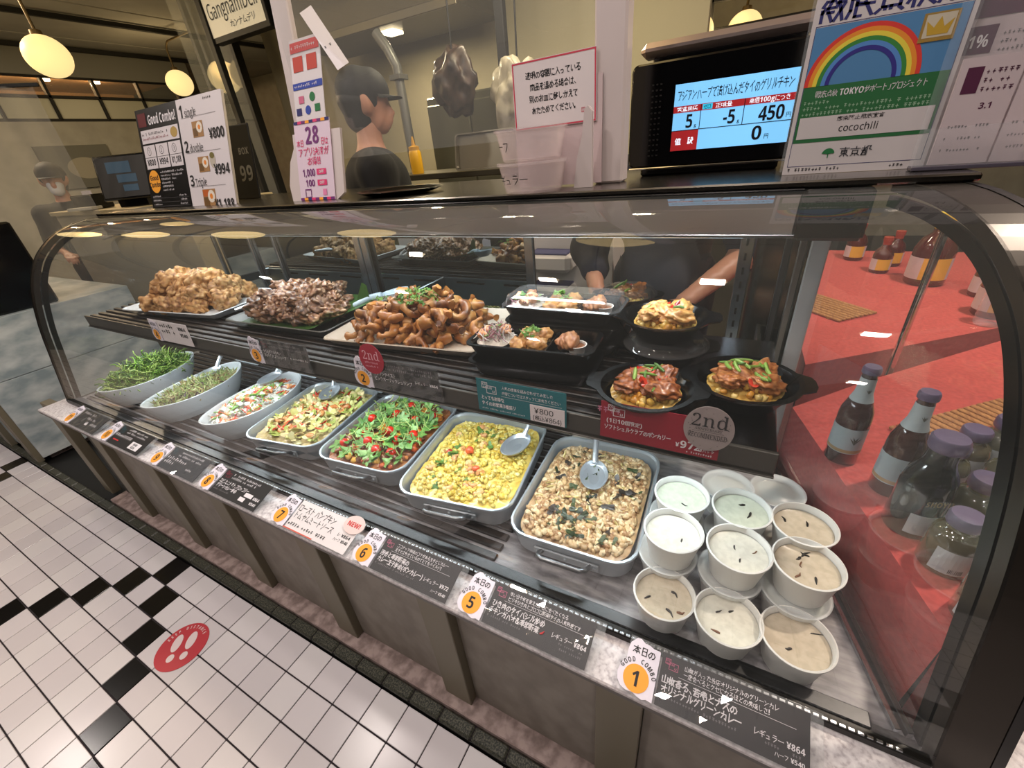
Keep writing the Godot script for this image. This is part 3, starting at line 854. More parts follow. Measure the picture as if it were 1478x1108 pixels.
# ---------------------------------------------------------------- food
func cols(list: Array) -> Array: return list.map(func(a): return lin(a[0], a[1], a[2]))
func mound(hx: float, hz: float, edge: float, mid: float, amp: float, freq: float, cl: Array, seed_: int, power := 6.0, n := 34) -> ArrayMesh: # heaped surface inside a rounded outline
	var f := FastNoiseLite.new()
	f.seed = seed_
	f.frequency = freq
	f.fractal_octaves = 4
	var V := PackedVector3Array()
	var C := PackedColorArray()
	var F := []
	for j in n + 1:
		for i in n + 1:
			var u := 2.0 * i / n - 1.0
			var w := 2.0 * j / n - 1.0
			var rad := maxf(absf(u), absf(w))
			var ang := atan2(w, u)
			var ex := pow(pow(absf(cos(ang)), power) + pow(absf(sin(ang)), power), -1.0 / power)
			var x := cos(ang) * ex * rad * hx
			var z := sin(ang) * ex * rad * hz
			var y := lerpf(mid, edge, rad * rad) + amp * f.get_noise_2d(x, z) * (1.0 - 0.5 * pow(rad, 6))
			V.append(Vector3(x, y, z))
			var t := clampf(0.5 + 0.8 * f.get_noise_2d(x * 1.7 + 9, z * 1.7), 0.0, 0.999) * (cl.size() - 1)
			C.append(cl[int(t)].lerp(cl[int(t) + 1], t - int(t)))
	for j in n:
		for i in n:
			var a := j * (n + 1) + i
			F.append([a, a + n + 1, a + 1])
			F.append([a + 1, a + n + 1, a + n + 2])
	return indexed(V, F, C)
func scatter(parent: Node, called: String, m: Mesh, material: Material, count: int, hx: float, hz: float, edge: float, mid: float, power: float, cl: Array, size: Array, seed_: int, lift := 0.0, tip := 0.6, reach := 0.93) -> MultiMeshInstance3D:
	var r := RandomNumberGenerator.new()
	r.seed = seed_
	var mm := MultiMesh.new()
	mm.transform_format = MultiMesh.TRANSFORM_3D
	mm.use_colors = true
	mm.mesh = m
	mm.instance_count = count
	for i in count:
		var rad := sqrt(r.randf()) * reach
		var ang := r.randf() * TAU
		var ex := pow(pow(absf(cos(ang)), power) + pow(absf(sin(ang)), power), -1.0 / power)
		var p := Vector3(cos(ang) * ex * rad * hx, lerpf(mid, edge, rad * rad) + lift + r.randf_range(-0.3, 0.5) * 0.008, sin(ang) * ex * rad * hz)
		var b := Basis.from_euler(Vector3(r.randf_range(-tip, tip), r.randf() * TAU, r.randf_range(-tip, tip))).scaled(Vector3.ONE * r.randf_range(size[0], size[1]))
		mm.set_instance_transform(i, Transform3D(b, p))
		var c0: Color = cl[r.randi() % cl.size()]
		mm.set_instance_color(i, c0 * r.randf_range(0.8, 1.15))
	var o := MultiMeshInstance3D.new()
	o.multimesh = mm
	o.material_override = material
	o.name = called
	o.set_meta("kind", "stuff")
	parent.add_child(o, true)
	return o
func crumb(seed_: int, amp := 0.3) -> ArrayMesh: return blob(seed_, Vector3(1.0, 0.75, 0.85), amp, 0.9, [Color.WHITE, Color(0.85, 0.85, 0.85)], 1)
func strand(seed_: int, thick := 0.05, bend := 0.35) -> ArrayMesh:
	var r := RandomNumberGenerator.new()
	r.seed = seed_
	var pts := []
	var p := Vector3(-0.5, 0, 0)
	var d := Vector3(1, r.randf_range(-0.2, 0.4), r.randf_range(-0.4, 0.4)).normalized()
	for i in 6:
		pts.append(p)
		p += d * 0.2
		d = (d + Vector3(0, r.randf_range(-bend, bend), r.randf_range(-bend, bend))).normalized()
	var g := G.new()
	g.tube(pts, [thick * 0.6, thick, thick, thick, thick, thick * 0.5], 4)
	return g.mesh()
func leaf(seed_: int, lobes := 3, curl := 0.25) -> ArrayMesh: # a leaf blade with a wavy outline, bent, with thickness
	var f := FastNoiseLite.new()
	f.seed = seed_
	f.frequency = 1.3
	var g := G.new()
	var n := 14
	var rim := []
	for i in n:
		var a := TAU * i / n
		var rad := 0.5 * (0.8 + 0.28 * cos(a * lobes) + 0.3 * f.get_noise_2d(cos(a), sin(a)))
		var x := cos(a) * rad
		var z := sin(a) * rad * 0.75
		rim.append(Vector3(x, curl * (x * x * 1.6 - z * z) + 0.12 * f.get_noise_2d(x * 3, z * 3 + 5), z))
	for i in n:
		var l := (i + 1) % n
		g.tri(Vector3.ZERO, rim[l], rim[i])
		g.tri(Vector3(0, -0.03, 0), rim[i] + Vector3(0, -0.03, 0), rim[l] + Vector3(0, -0.03, 0))
		g.quad(rim[i], rim[l], rim[l] + Vector3(0, -0.03, 0), rim[i] + Vector3(0, -0.03, 0))
	return g.mesh()
func curl_piece(seed_: int, long: float, thick: float, turn: float, cl: Array, lump := 0.25) -> ArrayMesh: # shrimp: a tapering, curled, knobbly body
	var r := FastNoiseLite.new()
	r.seed = seed_
	r.frequency = 2.0
	var pts := []
	var rad := []
	var n := 11
	var R := long / turn
	for i in n:
		var t := float(i) / (n - 1)
		var a := (t - 0.5) * turn
		pts.append(Vector3(sin(a) * R, 0.12 * thick * sin(t * 9.0 + seed_), (1 - cos(a)) * R))
		var w := thick * (0.55 + 0.6 * sin(PI * minf(1.0, t * 1.15 + 0.12))) if t < 0.85 else thick * lerpf(0.5, 0.75, (t - 0.85) / 0.15)
		rad.append(maxf(0.2 * thick, w * (1.0 + lump * r.get_noise_2d(i * 0.9, seed_))))
	var g := G.new()
	g.tube(pts, rad, 9)
	var f := FastNoiseLite.new()
	f.seed = seed_ + 5
	f.frequency = 30.0
	for i in g.v.size():
		var t := clampf(0.5 + f.get_noise_3dv(g.v[i]), 0.0, 0.999) * (cl.size() - 1)
		g.c[i] = cl[int(t)].lerp(cl[int(t) + 1], t - int(t))
		g.v[i] += g.n[i] * thick * (0.5 if lump > 0.5 else 0.3) * f.get_noise_3dv(g.v[i] * (3.0 if lump > 0.5 else 1.5))
	return g.mesh()

func metal_pan(label: String, at: Vector3, turn: float, hx: float, hz: float) -> Node3D:
	var t := thing("food_pan", label, "pan", at, turn, "roasting pans with loop handles on the deck")
	var m := mt("pan_steel", Color(0.72, 0.75, 0.77), 0.32, 0.6)
	var g := G.new()
	g.loft([rr(hx - 0.016, hz - 0.016, 0.045, 0.0), rr(hx - 0.007, hz - 0.007, 0.05, 0.012), rr(hx - 0.001, hz - 0.001, 0.052, 0.064), rr(hx + 0.005, hz + 0.005, 0.056, 0.069), rr(hx + 0.004, hz + 0.004, 0.056, 0.073), rr(hx - 0.001, hz - 0.001, 0.052, 0.073), rr(hx - 0.004, hz - 0.004, 0.05, 0.066), rr(hx - 0.012, hz - 0.012, 0.045, 0.014)], true, true)
	obj("body", g, m, t)
	for s in [-1, 1]:
		var h := G.new()
		var pts := []
		for q in [[-0.056, 0.038, 0.003], [-0.056, 0.05, 0.016], [-0.053, 0.058, 0.03], [-0.042, 0.062, 0.038], [0.042, 0.062, 0.038], [0.053, 0.058, 0.03], [0.056, 0.05, 0.016], [0.056, 0.038, 0.003]]: pts.append(Vector3(q[0], q[1], s * (hz + q[2])))
		h.tube(pts, 0.006, 8)
		obj("handle", h, mt("handle_steel", Color(0.5, 0.51, 0.52), 0.28, 0.9), t)
		var pl := G.new()
		pl.box(Vector3(0, 0.034, s * (hz + 0.0)), Vector3(0.15, 0.022, 0.005), 0.002)
		for q in [-0.065, 0.0, 0.065]: pl.box(Vector3(q, 0.034, s * (hz + 0.004)), Vector3(0.008, 0.008, 0.005), 0.002)
		obj("handle_plate", pl, m, t)
	return t
func oval_bowl(label: String, at: Vector3, turn: float, hx: float, hz: float, h := 0.088) -> Node3D:
	var t := thing("serving_bowl", label, "bowl", at, turn, "white oval serving bowls on the deck")
	var g := G.new()
	var L := []
	for q in [[0.72, 0.0], [0.76, 0.004], [0.86, 0.3], [0.95, 0.68], [1.0, 0.95], [1.005, 1.0], [0.985, 1.01], [0.965, 0.96], [0.92, 0.66], [0.83, 0.3], [0.7, 0.1]]: L.append(oval(hx * q[0], hz * (q[0] + 0.02), h * q[1], Vector3.ZERO, 40, 0.012 * q[1]))
	g.loft(L, true, true)
	obj("body", g, mt("white_melamine", Color(0.84, 0.86, 0.87), 0.18), t)
	return t
func spoon(label: String, at: Vector3, tip: Vector3) -> void: # ladle: bowl at «at», handle end at «tip»
	var t := thing("serving_spoon", label, "spoon", at)
	var m := mt("spoon_steel", Color(0.8, 0.82, 0.84), 0.32, 0.75)
	var g := G.new()
	var d := (tip - at)
	var flat_ := Vector3(d.x, 0, d.z).normalized()
	var yaw := atan2(flat_.x, flat_.z)
	g.xf = Transform3D(Basis(Vector3.UP, yaw), Vector3.ZERO)
	g.loft([oval(0.014, 0.024, -0.012), oval(0.03, 0.046, -0.004), oval(0.036, 0.056, 0.006), oval(0.034, 0.054, 0.0065), oval(0.028, 0.044, -0.002), oval(0.012, 0.022, -0.01)], true, true)
	obj("spoon_bowl", g, m, t)
	var h := G.new()
	var a := flat_ * 0.04 + Vector3(0, 0.008, 0)
	h.tube([a, a.lerp(d, 0.25) + Vector3(0, 0.006, 0), a.lerp(d, 0.6) + Vector3(0, 0.004, 0), d], [0.008, 0.007, 0.009, 0.011], 8)
	obj("handle", h, m, t)
func stuff(called: String, label: String, category: String, at: Vector3, turn: float) -> Node3D: return tag(thing(called, label, category, at, turn), label, category, "", "stuff")

func food_on_deck() -> void:
	var moist := vmat("moist_food", 0.42, 0.25)
	var leafy := vmat("leafy_food", 0.45, 0.1)
	leafy.backlight_enabled = true
	leafy.backlight = Color(0.18, 0.22, 0.1)
	var sheer := vmat("shiny_food", 0.25, 0.4)
	var pans := [["roasting pan of minced basil chicken with a ladle", Vector3(2.08, 0.6005, -0.815), 0.04, 0.145, 0.19], ["roasting pan of yellow curried egg", Vector3(1.745, 0.6095, -0.82), 0.14, 0.16, 0.19],
		["roasting pan of rocket leaves and cherry tomatoes", Vector3(1.41, 0.6095, -0.83), 0.09, 0.155, 0.185], ["roasting pan of stir-fried cabbage beside the last oval bowl", Vector3(1.065, 0.6095, -0.815), 0.15, 0.155, 0.185]]
	for p in pans: metal_pan(p[0], p[1], p[2], p[3], p[4])
	# minced basil chicken
	var p: Array = pans[0]
	var t := stuff("basil_chicken", "minced basil chicken with onion and dark basil leaves", "minced chicken", p[1] + Vector3(0, 0.001, 0), p[2])
	obj("mince_bed", mound(0.134, 0.179, 0.05, 0.06, 0.014, 55.0, cols([[0.5, 0.37, 0.24], [0.7, 0.56, 0.39], [0.8, 0.68, 0.5]]), 61), moist, t)
	for k in 3: scatter(t, "mince", crumb(300 + k, 0.45), moist, 560, 0.134, 0.179, 0.053, 0.063, 6.0, cols([[0.82, 0.7, 0.52], [0.76, 0.62, 0.43], [0.64, 0.48, 0.31], [0.87, 0.78, 0.62]]), [0.005, 0.0095], 310 + k, 0.0, 1.5)
	scatter(t, "onion", strand(7, 0.11, 0.5), sheer, 70, 0.126, 0.17, 0.05, 0.062, 6.0, cols([[0.8, 0.72, 0.5], [0.72, 0.64, 0.4], [0.84, 0.78, 0.6]]), [0.02, 0.036], 320, 0.003, 0.3)
	scatter(t, "basil_leaf", leaf(9, 2), leafy, 60, 0.126, 0.17, 0.057, 0.069, 6.0, cols([[0.16, 0.22, 0.12], [0.25, 0.3, 0.16], [0.2, 0.17, 0.14]]), [0.015, 0.034], 321, 0.004, 0.5)
	spoon("steel ladle resting in the minced basil chicken", p[1] + Vector3(0.0, 0.085, -0.035), p[1] + Vector3(-0.05, 0.175, -0.235))
	# curried egg
	p = pans[1]
	t = stuff("egg_curry", "yellow curried egg with shrimp and greens", "curry", p[1] + Vector3(0, 0.001, 0), p[2])
	obj("egg_bed", mound(0.149, 0.179, 0.048, 0.055, 0.016, 40.0, cols([[0.72, 0.56, 0.2], [0.86, 0.75, 0.36], [0.92, 0.85, 0.52]]), 71), sheer, t)
	for k in 2: scatter(t, "egg_curd", crumb(330 + k, 0.4), sheer, 520, 0.147, 0.177, 0.05, 0.058, 6.0, cols([[0.87, 0.77, 0.34], [0.88, 0.8, 0.42], [0.81, 0.68, 0.26], [0.9, 0.83, 0.5]]), [0.004, 0.009], 340 + k, 0.0, 1.5)
	scatter(t, "shrimp_piece", curl_piece(3, 1.0, 0.26, 3.2, [Color(1, 1, 1), Color(0.8, 0.8, 0.8)]), sheer, 26, 0.125, 0.155, 0.052, 0.061, 6.0, cols([[0.86, 0.62, 0.38], [0.9, 0.72, 0.48]]), [0.022, 0.03], 345, 0.002, 0.4)
	scatter(t, "green_leaf", leaf(12, 3), leafy, 22, 0.12, 0.15, 0.054, 0.063, 6.0, cols([[0.3, 0.45, 0.16], [0.4, 0.52, 0.2]]), [0.015, 0.036], 346, 0.003, 0.4)
	scatter(t, "tomato_piece", crumb(349, 0.2), sheer, 4, 0.1, 0.13, 0.056, 0.064, 6.0, cols([[0.78, 0.22, 0.13], [0.85, 0.36, 0.2]]), [0.01, 0.016], 347, 0.004, 1.0)
	spoon("steel spoon coated with egg at the back of the yellow curry", p[1] + Vector3(0.095, 0.085, -0.06), p[1] + Vector3(0.12, 0.16, -0.21))
	# rocket and tomatoes
	p = pans[2]
	t = stuff("rocket_salad", "rocket leaves over braised meat and orange peppers", "salad", p[1] + Vector3(0, 0.001, 0), p[2])
	obj("meat_bed", mound(0.144, 0.174, 0.05, 0.062, 0.02, 45.0, cols([[0.36, 0.19, 0.1], [0.58, 0.33, 0.16], [0.72, 0.48, 0.24]]), 81), moist, t)
	scatter(t, "pepper_piece", crumb(350, 0.35), sheer, 330, 0.142, 0.172, 0.056, 0.07, 6.0, cols([[0.84, 0.5, 0.18], [0.76, 0.33, 0.14], [0.86, 0.66, 0.26], [0.55, 0.32, 0.18], [0.45, 0.26, 0.15]]), [0.007, 0.014], 351, 0.0, 1.5)
	for k in 3: scatter(t, "rocket_leaf", leaf(360 + k, 3 + k, 0.35), leafy, 40, 0.14, 0.17, 0.062, 0.084, 6.0, cols([[0.42, 0.6, 0.28], [0.5, 0.67, 0.36], [0.3, 0.48, 0.2], [0.58, 0.73, 0.46]]), [0.032, 0.062], 365 + k, 0.004, 0.55)
	scatter(t, "sprout", strand(21, 0.03, 0.4), leafy, 130, 0.14, 0.17, 0.066, 0.085, 6.0, cols([[0.6, 0.72, 0.34], [0.74, 0.8, 0.5]]), [0.03, 0.05], 369, 0.004, 0.5)
	var tom := blob(91, Vector3(0.0148, 0.0138, 0.0148), 0.04, 0.8, cols([[0.72, 0.1, 0.07], [0.86, 0.2, 0.1]]), 2)
	var r := RandomNumberGenerator.new()
	r.seed = 19
	var spots := [[0.03, 0.115], [-0.02, 0.09], [0.065, 0.06], [0.1, 0.02], [-0.06, 0.05], [0.02, 0.03], [-0.09, -0.02], [0.06, -0.05], [-0.02, -0.06], [0.105, -0.09], [0.0, -0.12], [-0.07, -0.1], [0.08, 0.11], [-0.1, 0.11]]
	for i in spots.size():
		var q: Vector3 = Vector3(spots[i][0], 0.09 - 0.012 * (absf(spots[i][0]) / 0.13 + absf(spots[i][1]) / 0.16), spots[i][1]).rotated(Vector3.UP, p[2]) + p[1]
		tag(obj("cherry_tomato", tom, mt_v("tomato_skin", 0.15), self, Transform3D(Basis.from_euler(Vector3(r.randf(), r.randf() * 6, r.randf())), q)), "red cherry tomato among the rocket leaves", "tomato", "cherry tomatoes in the rocket pan")
	# cabbage
	p = pans[3]
	t = stuff("cabbage_stir_fry", "stir-fried pale cabbage with shrimp and red pepper", "stir fry", p[1] + Vector3(0, 0.001, 0), p[2])
	obj("vegetable_bed", mound(0.144, 0.174, 0.048, 0.06, 0.02, 45.0, cols([[0.5, 0.42, 0.22], [0.72, 0.63, 0.38], [0.82, 0.76, 0.55]]), 85), moist, t)
	for k in 3: scatter(t, "cabbage_leaf", leaf(370 + k, 2 + k, 0.5), leafy, 80, 0.14, 0.17, 0.055, 0.07, 6.0, cols([[0.85, 0.82, 0.6], [0.78, 0.76, 0.46], [0.68, 0.72, 0.36], [0.88, 0.8, 0.58]]), [0.025, 0.055], 375 + k, 0.003, 0.6)
	scatter(t, "pepper_strip", strand(31, 0.09, 0.25), sheer, 34, 0.12, 0.15, 0.06, 0.074, 6.0, cols([[0.78, 0.18, 0.1], [0.82, 0.27, 0.14]]), [0.03, 0.05], 380, 0.005, 0.3)
	scatter(t, "shrimp_piece", curl_piece(13, 1.0, 0.26, 3.0, [Color(1, 1, 1), Color(0.8, 0.8, 0.8)]), sheer, 36, 0.125, 0.15, 0.058, 0.072, 6.0, cols([[0.88, 0.6, 0.35], [0.8, 0.5, 0.26]]), [0.026, 0.036], 381, 0.003, 0.5)
	spoon("steel spoon with an orange tip at the back of the cabbage pan", p[1] + Vector3(-0.02, 0.09, -0.09), p[1] + Vector3(-0.075, 0.16, -0.2))
	# oval bowls
	var bowls := [["white oval bowl of shredded green salad at the far left", Vector3(0.03, 0.6095, -0.755), 0.12], ["white oval bowl of bean sprout salad, second from the left", Vector3(0.405, 0.6095, -0.757), 0.06], ["white oval bowl of glass noodle salad, third from the left", Vector3(0.775, 0.6095, -0.777), 0.03]]
	for b in bowls: oval_bowl(b[0], b[1], b[2], 0.112, 0.193)
	p = bowls[0]
	t = stuff("green_salad", "tall heap of shredded green leaves", "salad", p[1] + Vector3(0, 0.002, 0), p[2])
	obj("salad_bed", mound(0.1, 0.175, 0.062, 0.125, 0.02, 30.0, cols([[0.2, 0.32, 0.08], [0.36, 0.5, 0.14], [0.52, 0.6, 0.2]]), 91, 2.0), leafy, t)
	for k in 3: scatter(t, "shred", strand(400 + k, 0.026, 0.9), leafy, 380, 0.1, 0.175, 0.064, 0.13, 2.0, cols([[0.45, 0.62, 0.2], [0.58, 0.7, 0.3], [0.3, 0.46, 0.13], [0.68, 0.75, 0.42], [0.22, 0.34, 0.1]]), [0.05, 0.095], 405 + k, 0.002, 0.6)
	scatter(t, "leaf_piece", leaf(415, 4, 0.6), leafy, 120, 0.1, 0.175, 0.064, 0.126, 2.0, cols([[0.34, 0.5, 0.16], [0.5, 0.64, 0.26], [0.24, 0.38, 0.12]]), [0.02, 0.045], 416, 0.002, 0.8)
	scatter(t, "pale_shred", strand(411, 0.05, 0.4), leafy, 90, 0.1, 0.175, 0.064, 0.12, 2.0, cols([[0.82, 0.8, 0.52], [0.72, 0.66, 0.4]]), [0.03, 0.05], 412, 0.0, 0.5)
	p = bowls[1]
	t = stuff("sprout_salad", "pale bean sprouts with purple onion and greens", "salad", p[1] + Vector3(0, 0.002, 0), p[2])
	obj("salad_bed", mound(0.1, 0.172, 0.058, 0.082, 0.014, 40.0, cols([[0.36, 0.32, 0.2], [0.58, 0.55, 0.36], [0.7, 0.68, 0.5]]), 93, 2.0), moist, t)
	for k in 2: scatter(t, "sprout", strand(420 + k, 0.06, 0.6), leafy, 380, 0.1, 0.172, 0.06, 0.086, 2.0, cols([[0.78, 0.79, 0.58], [0.7, 0.74, 0.5], [0.58, 0.66, 0.38], [0.66, 0.58, 0.4]]), [0.025, 0.045], 425 + k, 0.002, 0.5)
	scatter(t, "purple_onion", strand(431, 0.09, 0.4), moist, 90, 0.1, 0.172, 0.062, 0.088, 2.0, cols([[0.28, 0.17, 0.22], [0.36, 0.27, 0.24]]), [0.02, 0.032], 432, 0.001, 0.5)
	spoon("steel serving spoon standing in the bean sprout salad", p[1] + Vector3(-0.03, 0.1, -0.08), p[1] + Vector3(-0.055, 0.185, -0.22))
	p = bowls[2]
	t = stuff("noodle_salad", "glass noodle salad with shrimp, tofu cubes and celery", "salad", p[1] + Vector3(0, 0.002, 0), p[2])
	obj("noodle_bed", mound(0.1, 0.172, 0.06, 0.092, 0.014, 40.0, cols([[0.66, 0.62, 0.55], [0.82, 0.8, 0.75], [0.9, 0.89, 0.86]]), 95, 2.0), sheer, t)
	scatter(t, "noodle", strand(440, 0.03, 0.7), sheer, 330, 0.1, 0.172, 0.062, 0.095, 2.0, cols([[0.88, 0.88, 0.85], [0.8, 0.79, 0.74]]), [0.04, 0.07], 441, 0.0, 0.4)
	var cube := G.new()
	cube.box(Vector3.ZERO, Vector3(1, 0.8, 1.1), 0.12)
	scatter(t, "tofu_cube", cube.mesh(), moist, 75, 0.095, 0.165, 0.064, 0.1, 2.0, cols([[0.9, 0.9, 0.87], [0.86, 0.86, 0.82]]), [0.011, 0.018], 442, 0.003, 0.8)
	scatter(t, "shrimp_piece", curl_piece(23, 1.0, 0.24, 3.4, [Color(1, 1, 1), Color(0.85, 0.85, 0.85)]), sheer, 60, 0.098, 0.168, 0.063, 0.097, 2.0, cols([[0.92, 0.58, 0.36], [0.95, 0.7, 0.5], [0.9, 0.5, 0.3]]), [0.024, 0.036], 443, 0.003, 0.5)
	scatter(t, "celery", strand(451, 0.11, 0.2), leafy, 70, 0.098, 0.168, 0.064, 0.099, 2.0, cols([[0.45, 0.62, 0.28], [0.58, 0.72, 0.36]]), [0.022, 0.04], 444, 0.004, 0.4)
	scatter(t, "carrot_strip", strand(452, 0.08, 0.3), leafy, 60, 0.098, 0.168, 0.064, 0.098, 2.0, cols([[0.9, 0.42, 0.2], [0.82, 0.24, 0.16]]), [0.022, 0.036], 445, 0.003, 0.4)
	spoon("steel serving spoon at the back of the glass noodle salad", p[1] + Vector3(-0.03, 0.115, -0.1), p[1] + Vector3(-0.055, 0.19, -0.24))
	# white cards lying at the back of the deck
	for i in 3: tag(bx("paper_liner", Vector3([0.2, 0.62, 1.02][i], 0.6145, -1.14), Vector3(0.19, 0.001, 0.13), mt("liner_paper", Color(0.82, 0.86, 0.88), 0.6), self, 0.0), ["white paper liner behind the first two oval bowls", "white paper liner behind the noodle salad", "white paper liner behind the cabbage pan"][i], "paper liner", "paper liners on the deck")
func mt_v(key: String, rough: float) -> StandardMaterial3D: return vmat(key, rough, 0.3)

func platter(label: String, at: Vector3, turn: float, hx: float, hz: float, m: Material, h := 0.03) -> Node3D:
	var t := thing("platter", label, "platter", at, turn, "platters on the upper shelf")
	var g := G.new()
	g.loft([rr(hx * 0.86, hz * 0.8, 0.02, 0.0), rr(hx * 0.9, hz * 0.85, 0.022, 0.006), rr(hx * 0.985, hz * 0.97, 0.024, h * 0.9), rr(hx, hz, 0.024, h), rr(hx - 0.002, hz - 0.002, 0.024, h + 0.003), rr(hx * 0.975, hz * 0.955, 0.022, h * 0.93), rr(hx * 0.88, hz * 0.83, 0.02, 0.01)], true, true)
	obj("dish", g, m, t)
	return t
func pile(called: String, label: String, category: String, group: String, meshes: Array, m: Material, at: Vector3, turn: float, hx: float, hz: float, layers: Array, step: float, seed_: int, jitter := 0.35) -> int: # each piece a thing of its own, heaped in layers
	var r := RandomNumberGenerator.new()
	r.seed = seed_
	var made := 0
	for L in layers: # [reach, height, gap]
		var gap: float = L[2]
		var nx := int(2 * hx * L[0] / gap)
		var nz := int(2 * hz * L[0] / gap)
		for i in nx + 1:
			for j in nz + 1:
				var u := (i + 0.5 * (j % 2)) * gap - nx * gap * 0.5
				var w := j * gap - nz * gap * 0.5
				var e := pow(absf(u) / (hx * L[0] + 0.012), 2.6) + pow(absf(w) / (hz * L[0] + 0.012), 2.6)
				if e > 1.0: continue
				var p := Vector3(u + r.randf_range(-1, 1) * gap * jitter * 0.5, L[1] + r.randf_range(-0.25, 0.25) * step, w + r.randf_range(-1, 1) * gap * jitter * 0.5)
				var o := obj(called, meshes[r.randi() % meshes.size()], m, self, Transform3D(Basis.from_euler(Vector3(r.randf_range(-0.7, 0.7), r.randf() * TAU, r.randf_range(-0.7, 0.7))).scaled(Vector3.ONE * r.randf_range(0.86, 1.15)), at + p.rotated(Vector3.UP, turn)))
				tag(o, label, category, group)
				made += 1
	return made

func food_on_shelf() -> void:
	var white := mt("white_melamine")
	var fried := vmat("fried_crust", 0.6, 0.08)
	var glaze := vmat("glazed_crust", 0.38, 0.3)
	# fried chicken
	platter("wide white platter heaped with pale fried chicken", Vector3(0.29, 0.9555, -0.975), 0.12, 0.29, 0.165, white)
	var kar := []
	for k in 6: kar.append(blob(500 + k, Vector3(0.044, 0.034, 0.037), 0.34, 0.62, cols([[0.4, 0.24, 0.11], [0.62, 0.42, 0.22], [0.76, 0.58, 0.35], [0.86, 0.73, 0.53]]).map(func(c): return c * [0.72, 1.0, 1.18, 0.85, 1.08, 0.93][k]), 3))
	pile("fried_chicken", "piece of golden fried chicken heaped on the first platter", "fried chicken", "fried chicken on the leftmost shelf platter", kar, fried, Vector3(0.29, 0.9555, -0.975), 0.12, 0.235, 0.115, [[1.0, 0.045, 0.072], [0.84, 0.082, 0.072], [0.56, 0.116, 0.07]], 0.036, 51, 0.5)
	# grilled chicken on banana leaf
	platter("brown-grey tray of grilled chicken lined with banana leaf", Vector3(0.955, 0.9555, -0.985), 0.04, 0.255, 0.155, mt("grey_tray", Color(0.42, 0.42, 0.4), 0.3), 0.032)
	var bl := G.new()
	var banana := mt("banana_leaf", Color(0.2, 0.33, 0.12), 0.45)
	banana.backlight_enabled = true
	banana.backlight = Color(0.08, 0.14, 0.04)
	for i in 12:
		for j in 6:
			var q := []
			for c in [[0, 0], [1, 0], [1, 1], [0, 1]]:
				var u: float = (i + c[0]) / 12.0
				var w: float = (j + c[1]) / 6.0
				q.append(Vector3(lerpf(-0.2, 0.262, u), 0.02 + 0.05 * pow(maxf(0.0, (u - 0.72) / 0.28), 1.5) * (0.4 + 0.6 * absf(1 - w)) + 0.03 * pow(w, 3.0), lerpf(0.135, -0.135, w) + 0.012 * sin(u * 7.0)))
			bl.quad(q[0], q[1], q[2], q[3])
			bl.quad(q[3] + Vector3(0, -0.0008, 0), q[2] + Vector3(0, -0.0008, 0), q[1] + Vector3(0, -0.0008, 0), q[0] + Vector3(0, -0.0008, 0))
	tag(obj("banana_leaf", bl, banana, self, Transform3D(Basis(Vector3.UP, 0.04), Vector3(0.955, 0.9555, -0.985))), "dark green banana leaf under the grilled chicken", "leaf")
	var tip := G.new()
	tip.prism(PackedVector2Array([Vector2(-0.03, 0), Vector2(0.035, 0.0), Vector2(0.035, 0.075), Vector2(0.02, 0.085)]), -0.0006, 0.0006)
	tag(obj("banana_leaf", tip, banana, self, Transform3D(Basis(Vector3.UP, 0.3), Vector3(1.165, 0.993, -1.06))), "upright torn banana leaf tip behind the grilled chicken", "leaf")
	var gri := []
	for k in 6: gri.append(blob(520 + k, Vector3(0.038, 0.024, 0.03), 0.4, 0.7, cols([[0.17, 0.08, 0.05], [0.4, 0.24, 0.15], [0.62, 0.44, 0.3], [0.85, 0.75, 0.63]]).map(func(c): return c * [0.7, 1.0, 1.35, 0.85, 1.15, 0.95][k]), 3))
	pile("grilled_chicken", "chopped piece of grilled chicken heaped on the banana leaf", "grilled chicken", "grilled chicken on the middle shelf platter", gri, glaze, Vector3(0.935, 0.9755, -0.985), 0.04, 0.195, 0.115, [[1.0, 0.026, 0.06], [0.86, 0.056, 0.06], [0.62, 0.084, 0.06]], 0.04, 52, 0.5)
	# garlic shrimp
	platter("long cream platter of brown fried shrimp under parsley", Vector3(1.485, 0.9555, -0.99), 0.11, 0.262, 0.16, mt("cream_melamine", Color(0.8, 0.75, 0.68), 0.3))
	var shr := []
	for k in 6: shr.append(curl_piece(540 + k, 0.085, 0.0135, 2.4 + 0.5 * (k % 3), cols([[0.3, 0.14, 0.05], [0.54, 0.31, 0.13], [0.7, 0.47, 0.23], [0.82, 0.64, 0.4]]).map(func(c): return c * [0.75, 1.0, 1.2, 0.88, 1.08, 0.95][k]), 0.9))
	pile("fried_shrimp", "curled brown garlic shrimp heaped on the cream platter", "shrimp", "fried shrimp on the third shelf platter", shr, glaze, Vector3(1.485, 0.9555, -0.985), 0.11, 0.215, 0.12, [[1.0, 0.028, 0.05], [0.92, 0.054, 0.05], [0.74, 0.082, 0.05], [0.46, 0.108, 0.048]], 0.03, 53, 0.8)
	var g := stuff("parsley", "bright green parsley scattered over the fried shrimp", "parsley", Vector3(1.50, 1.0725, -0.975), 0.1)
	scatter(g, "sprig", leaf(560, 5, 0.5), vmat("leafy_food"), 70, 0.075, 0.055, -0.006, 0.024, 2.0, cols([[0.3, 0.5, 0.14], [0.42, 0.62, 0.22], [0.24, 0.42, 0.12]]), [0.012, 0.024], 561, 0.0, 0.9)
	scatter(g, "sprig_stem", strand(562, 0.04, 0.4), vmat("leafy_food"), 30, 0.075, 0.05, -0.004, 0.024, 2.0, cols([[0.5, 0.68, 0.3]]), [0.02, 0.035], 563, 0.0, 0.7)
	var g2 := stuff("parsley", "few parsley bits at the back left of the fried shrimp", "parsley", Vector3(1.33, 1.045, -1.0), 0.0)
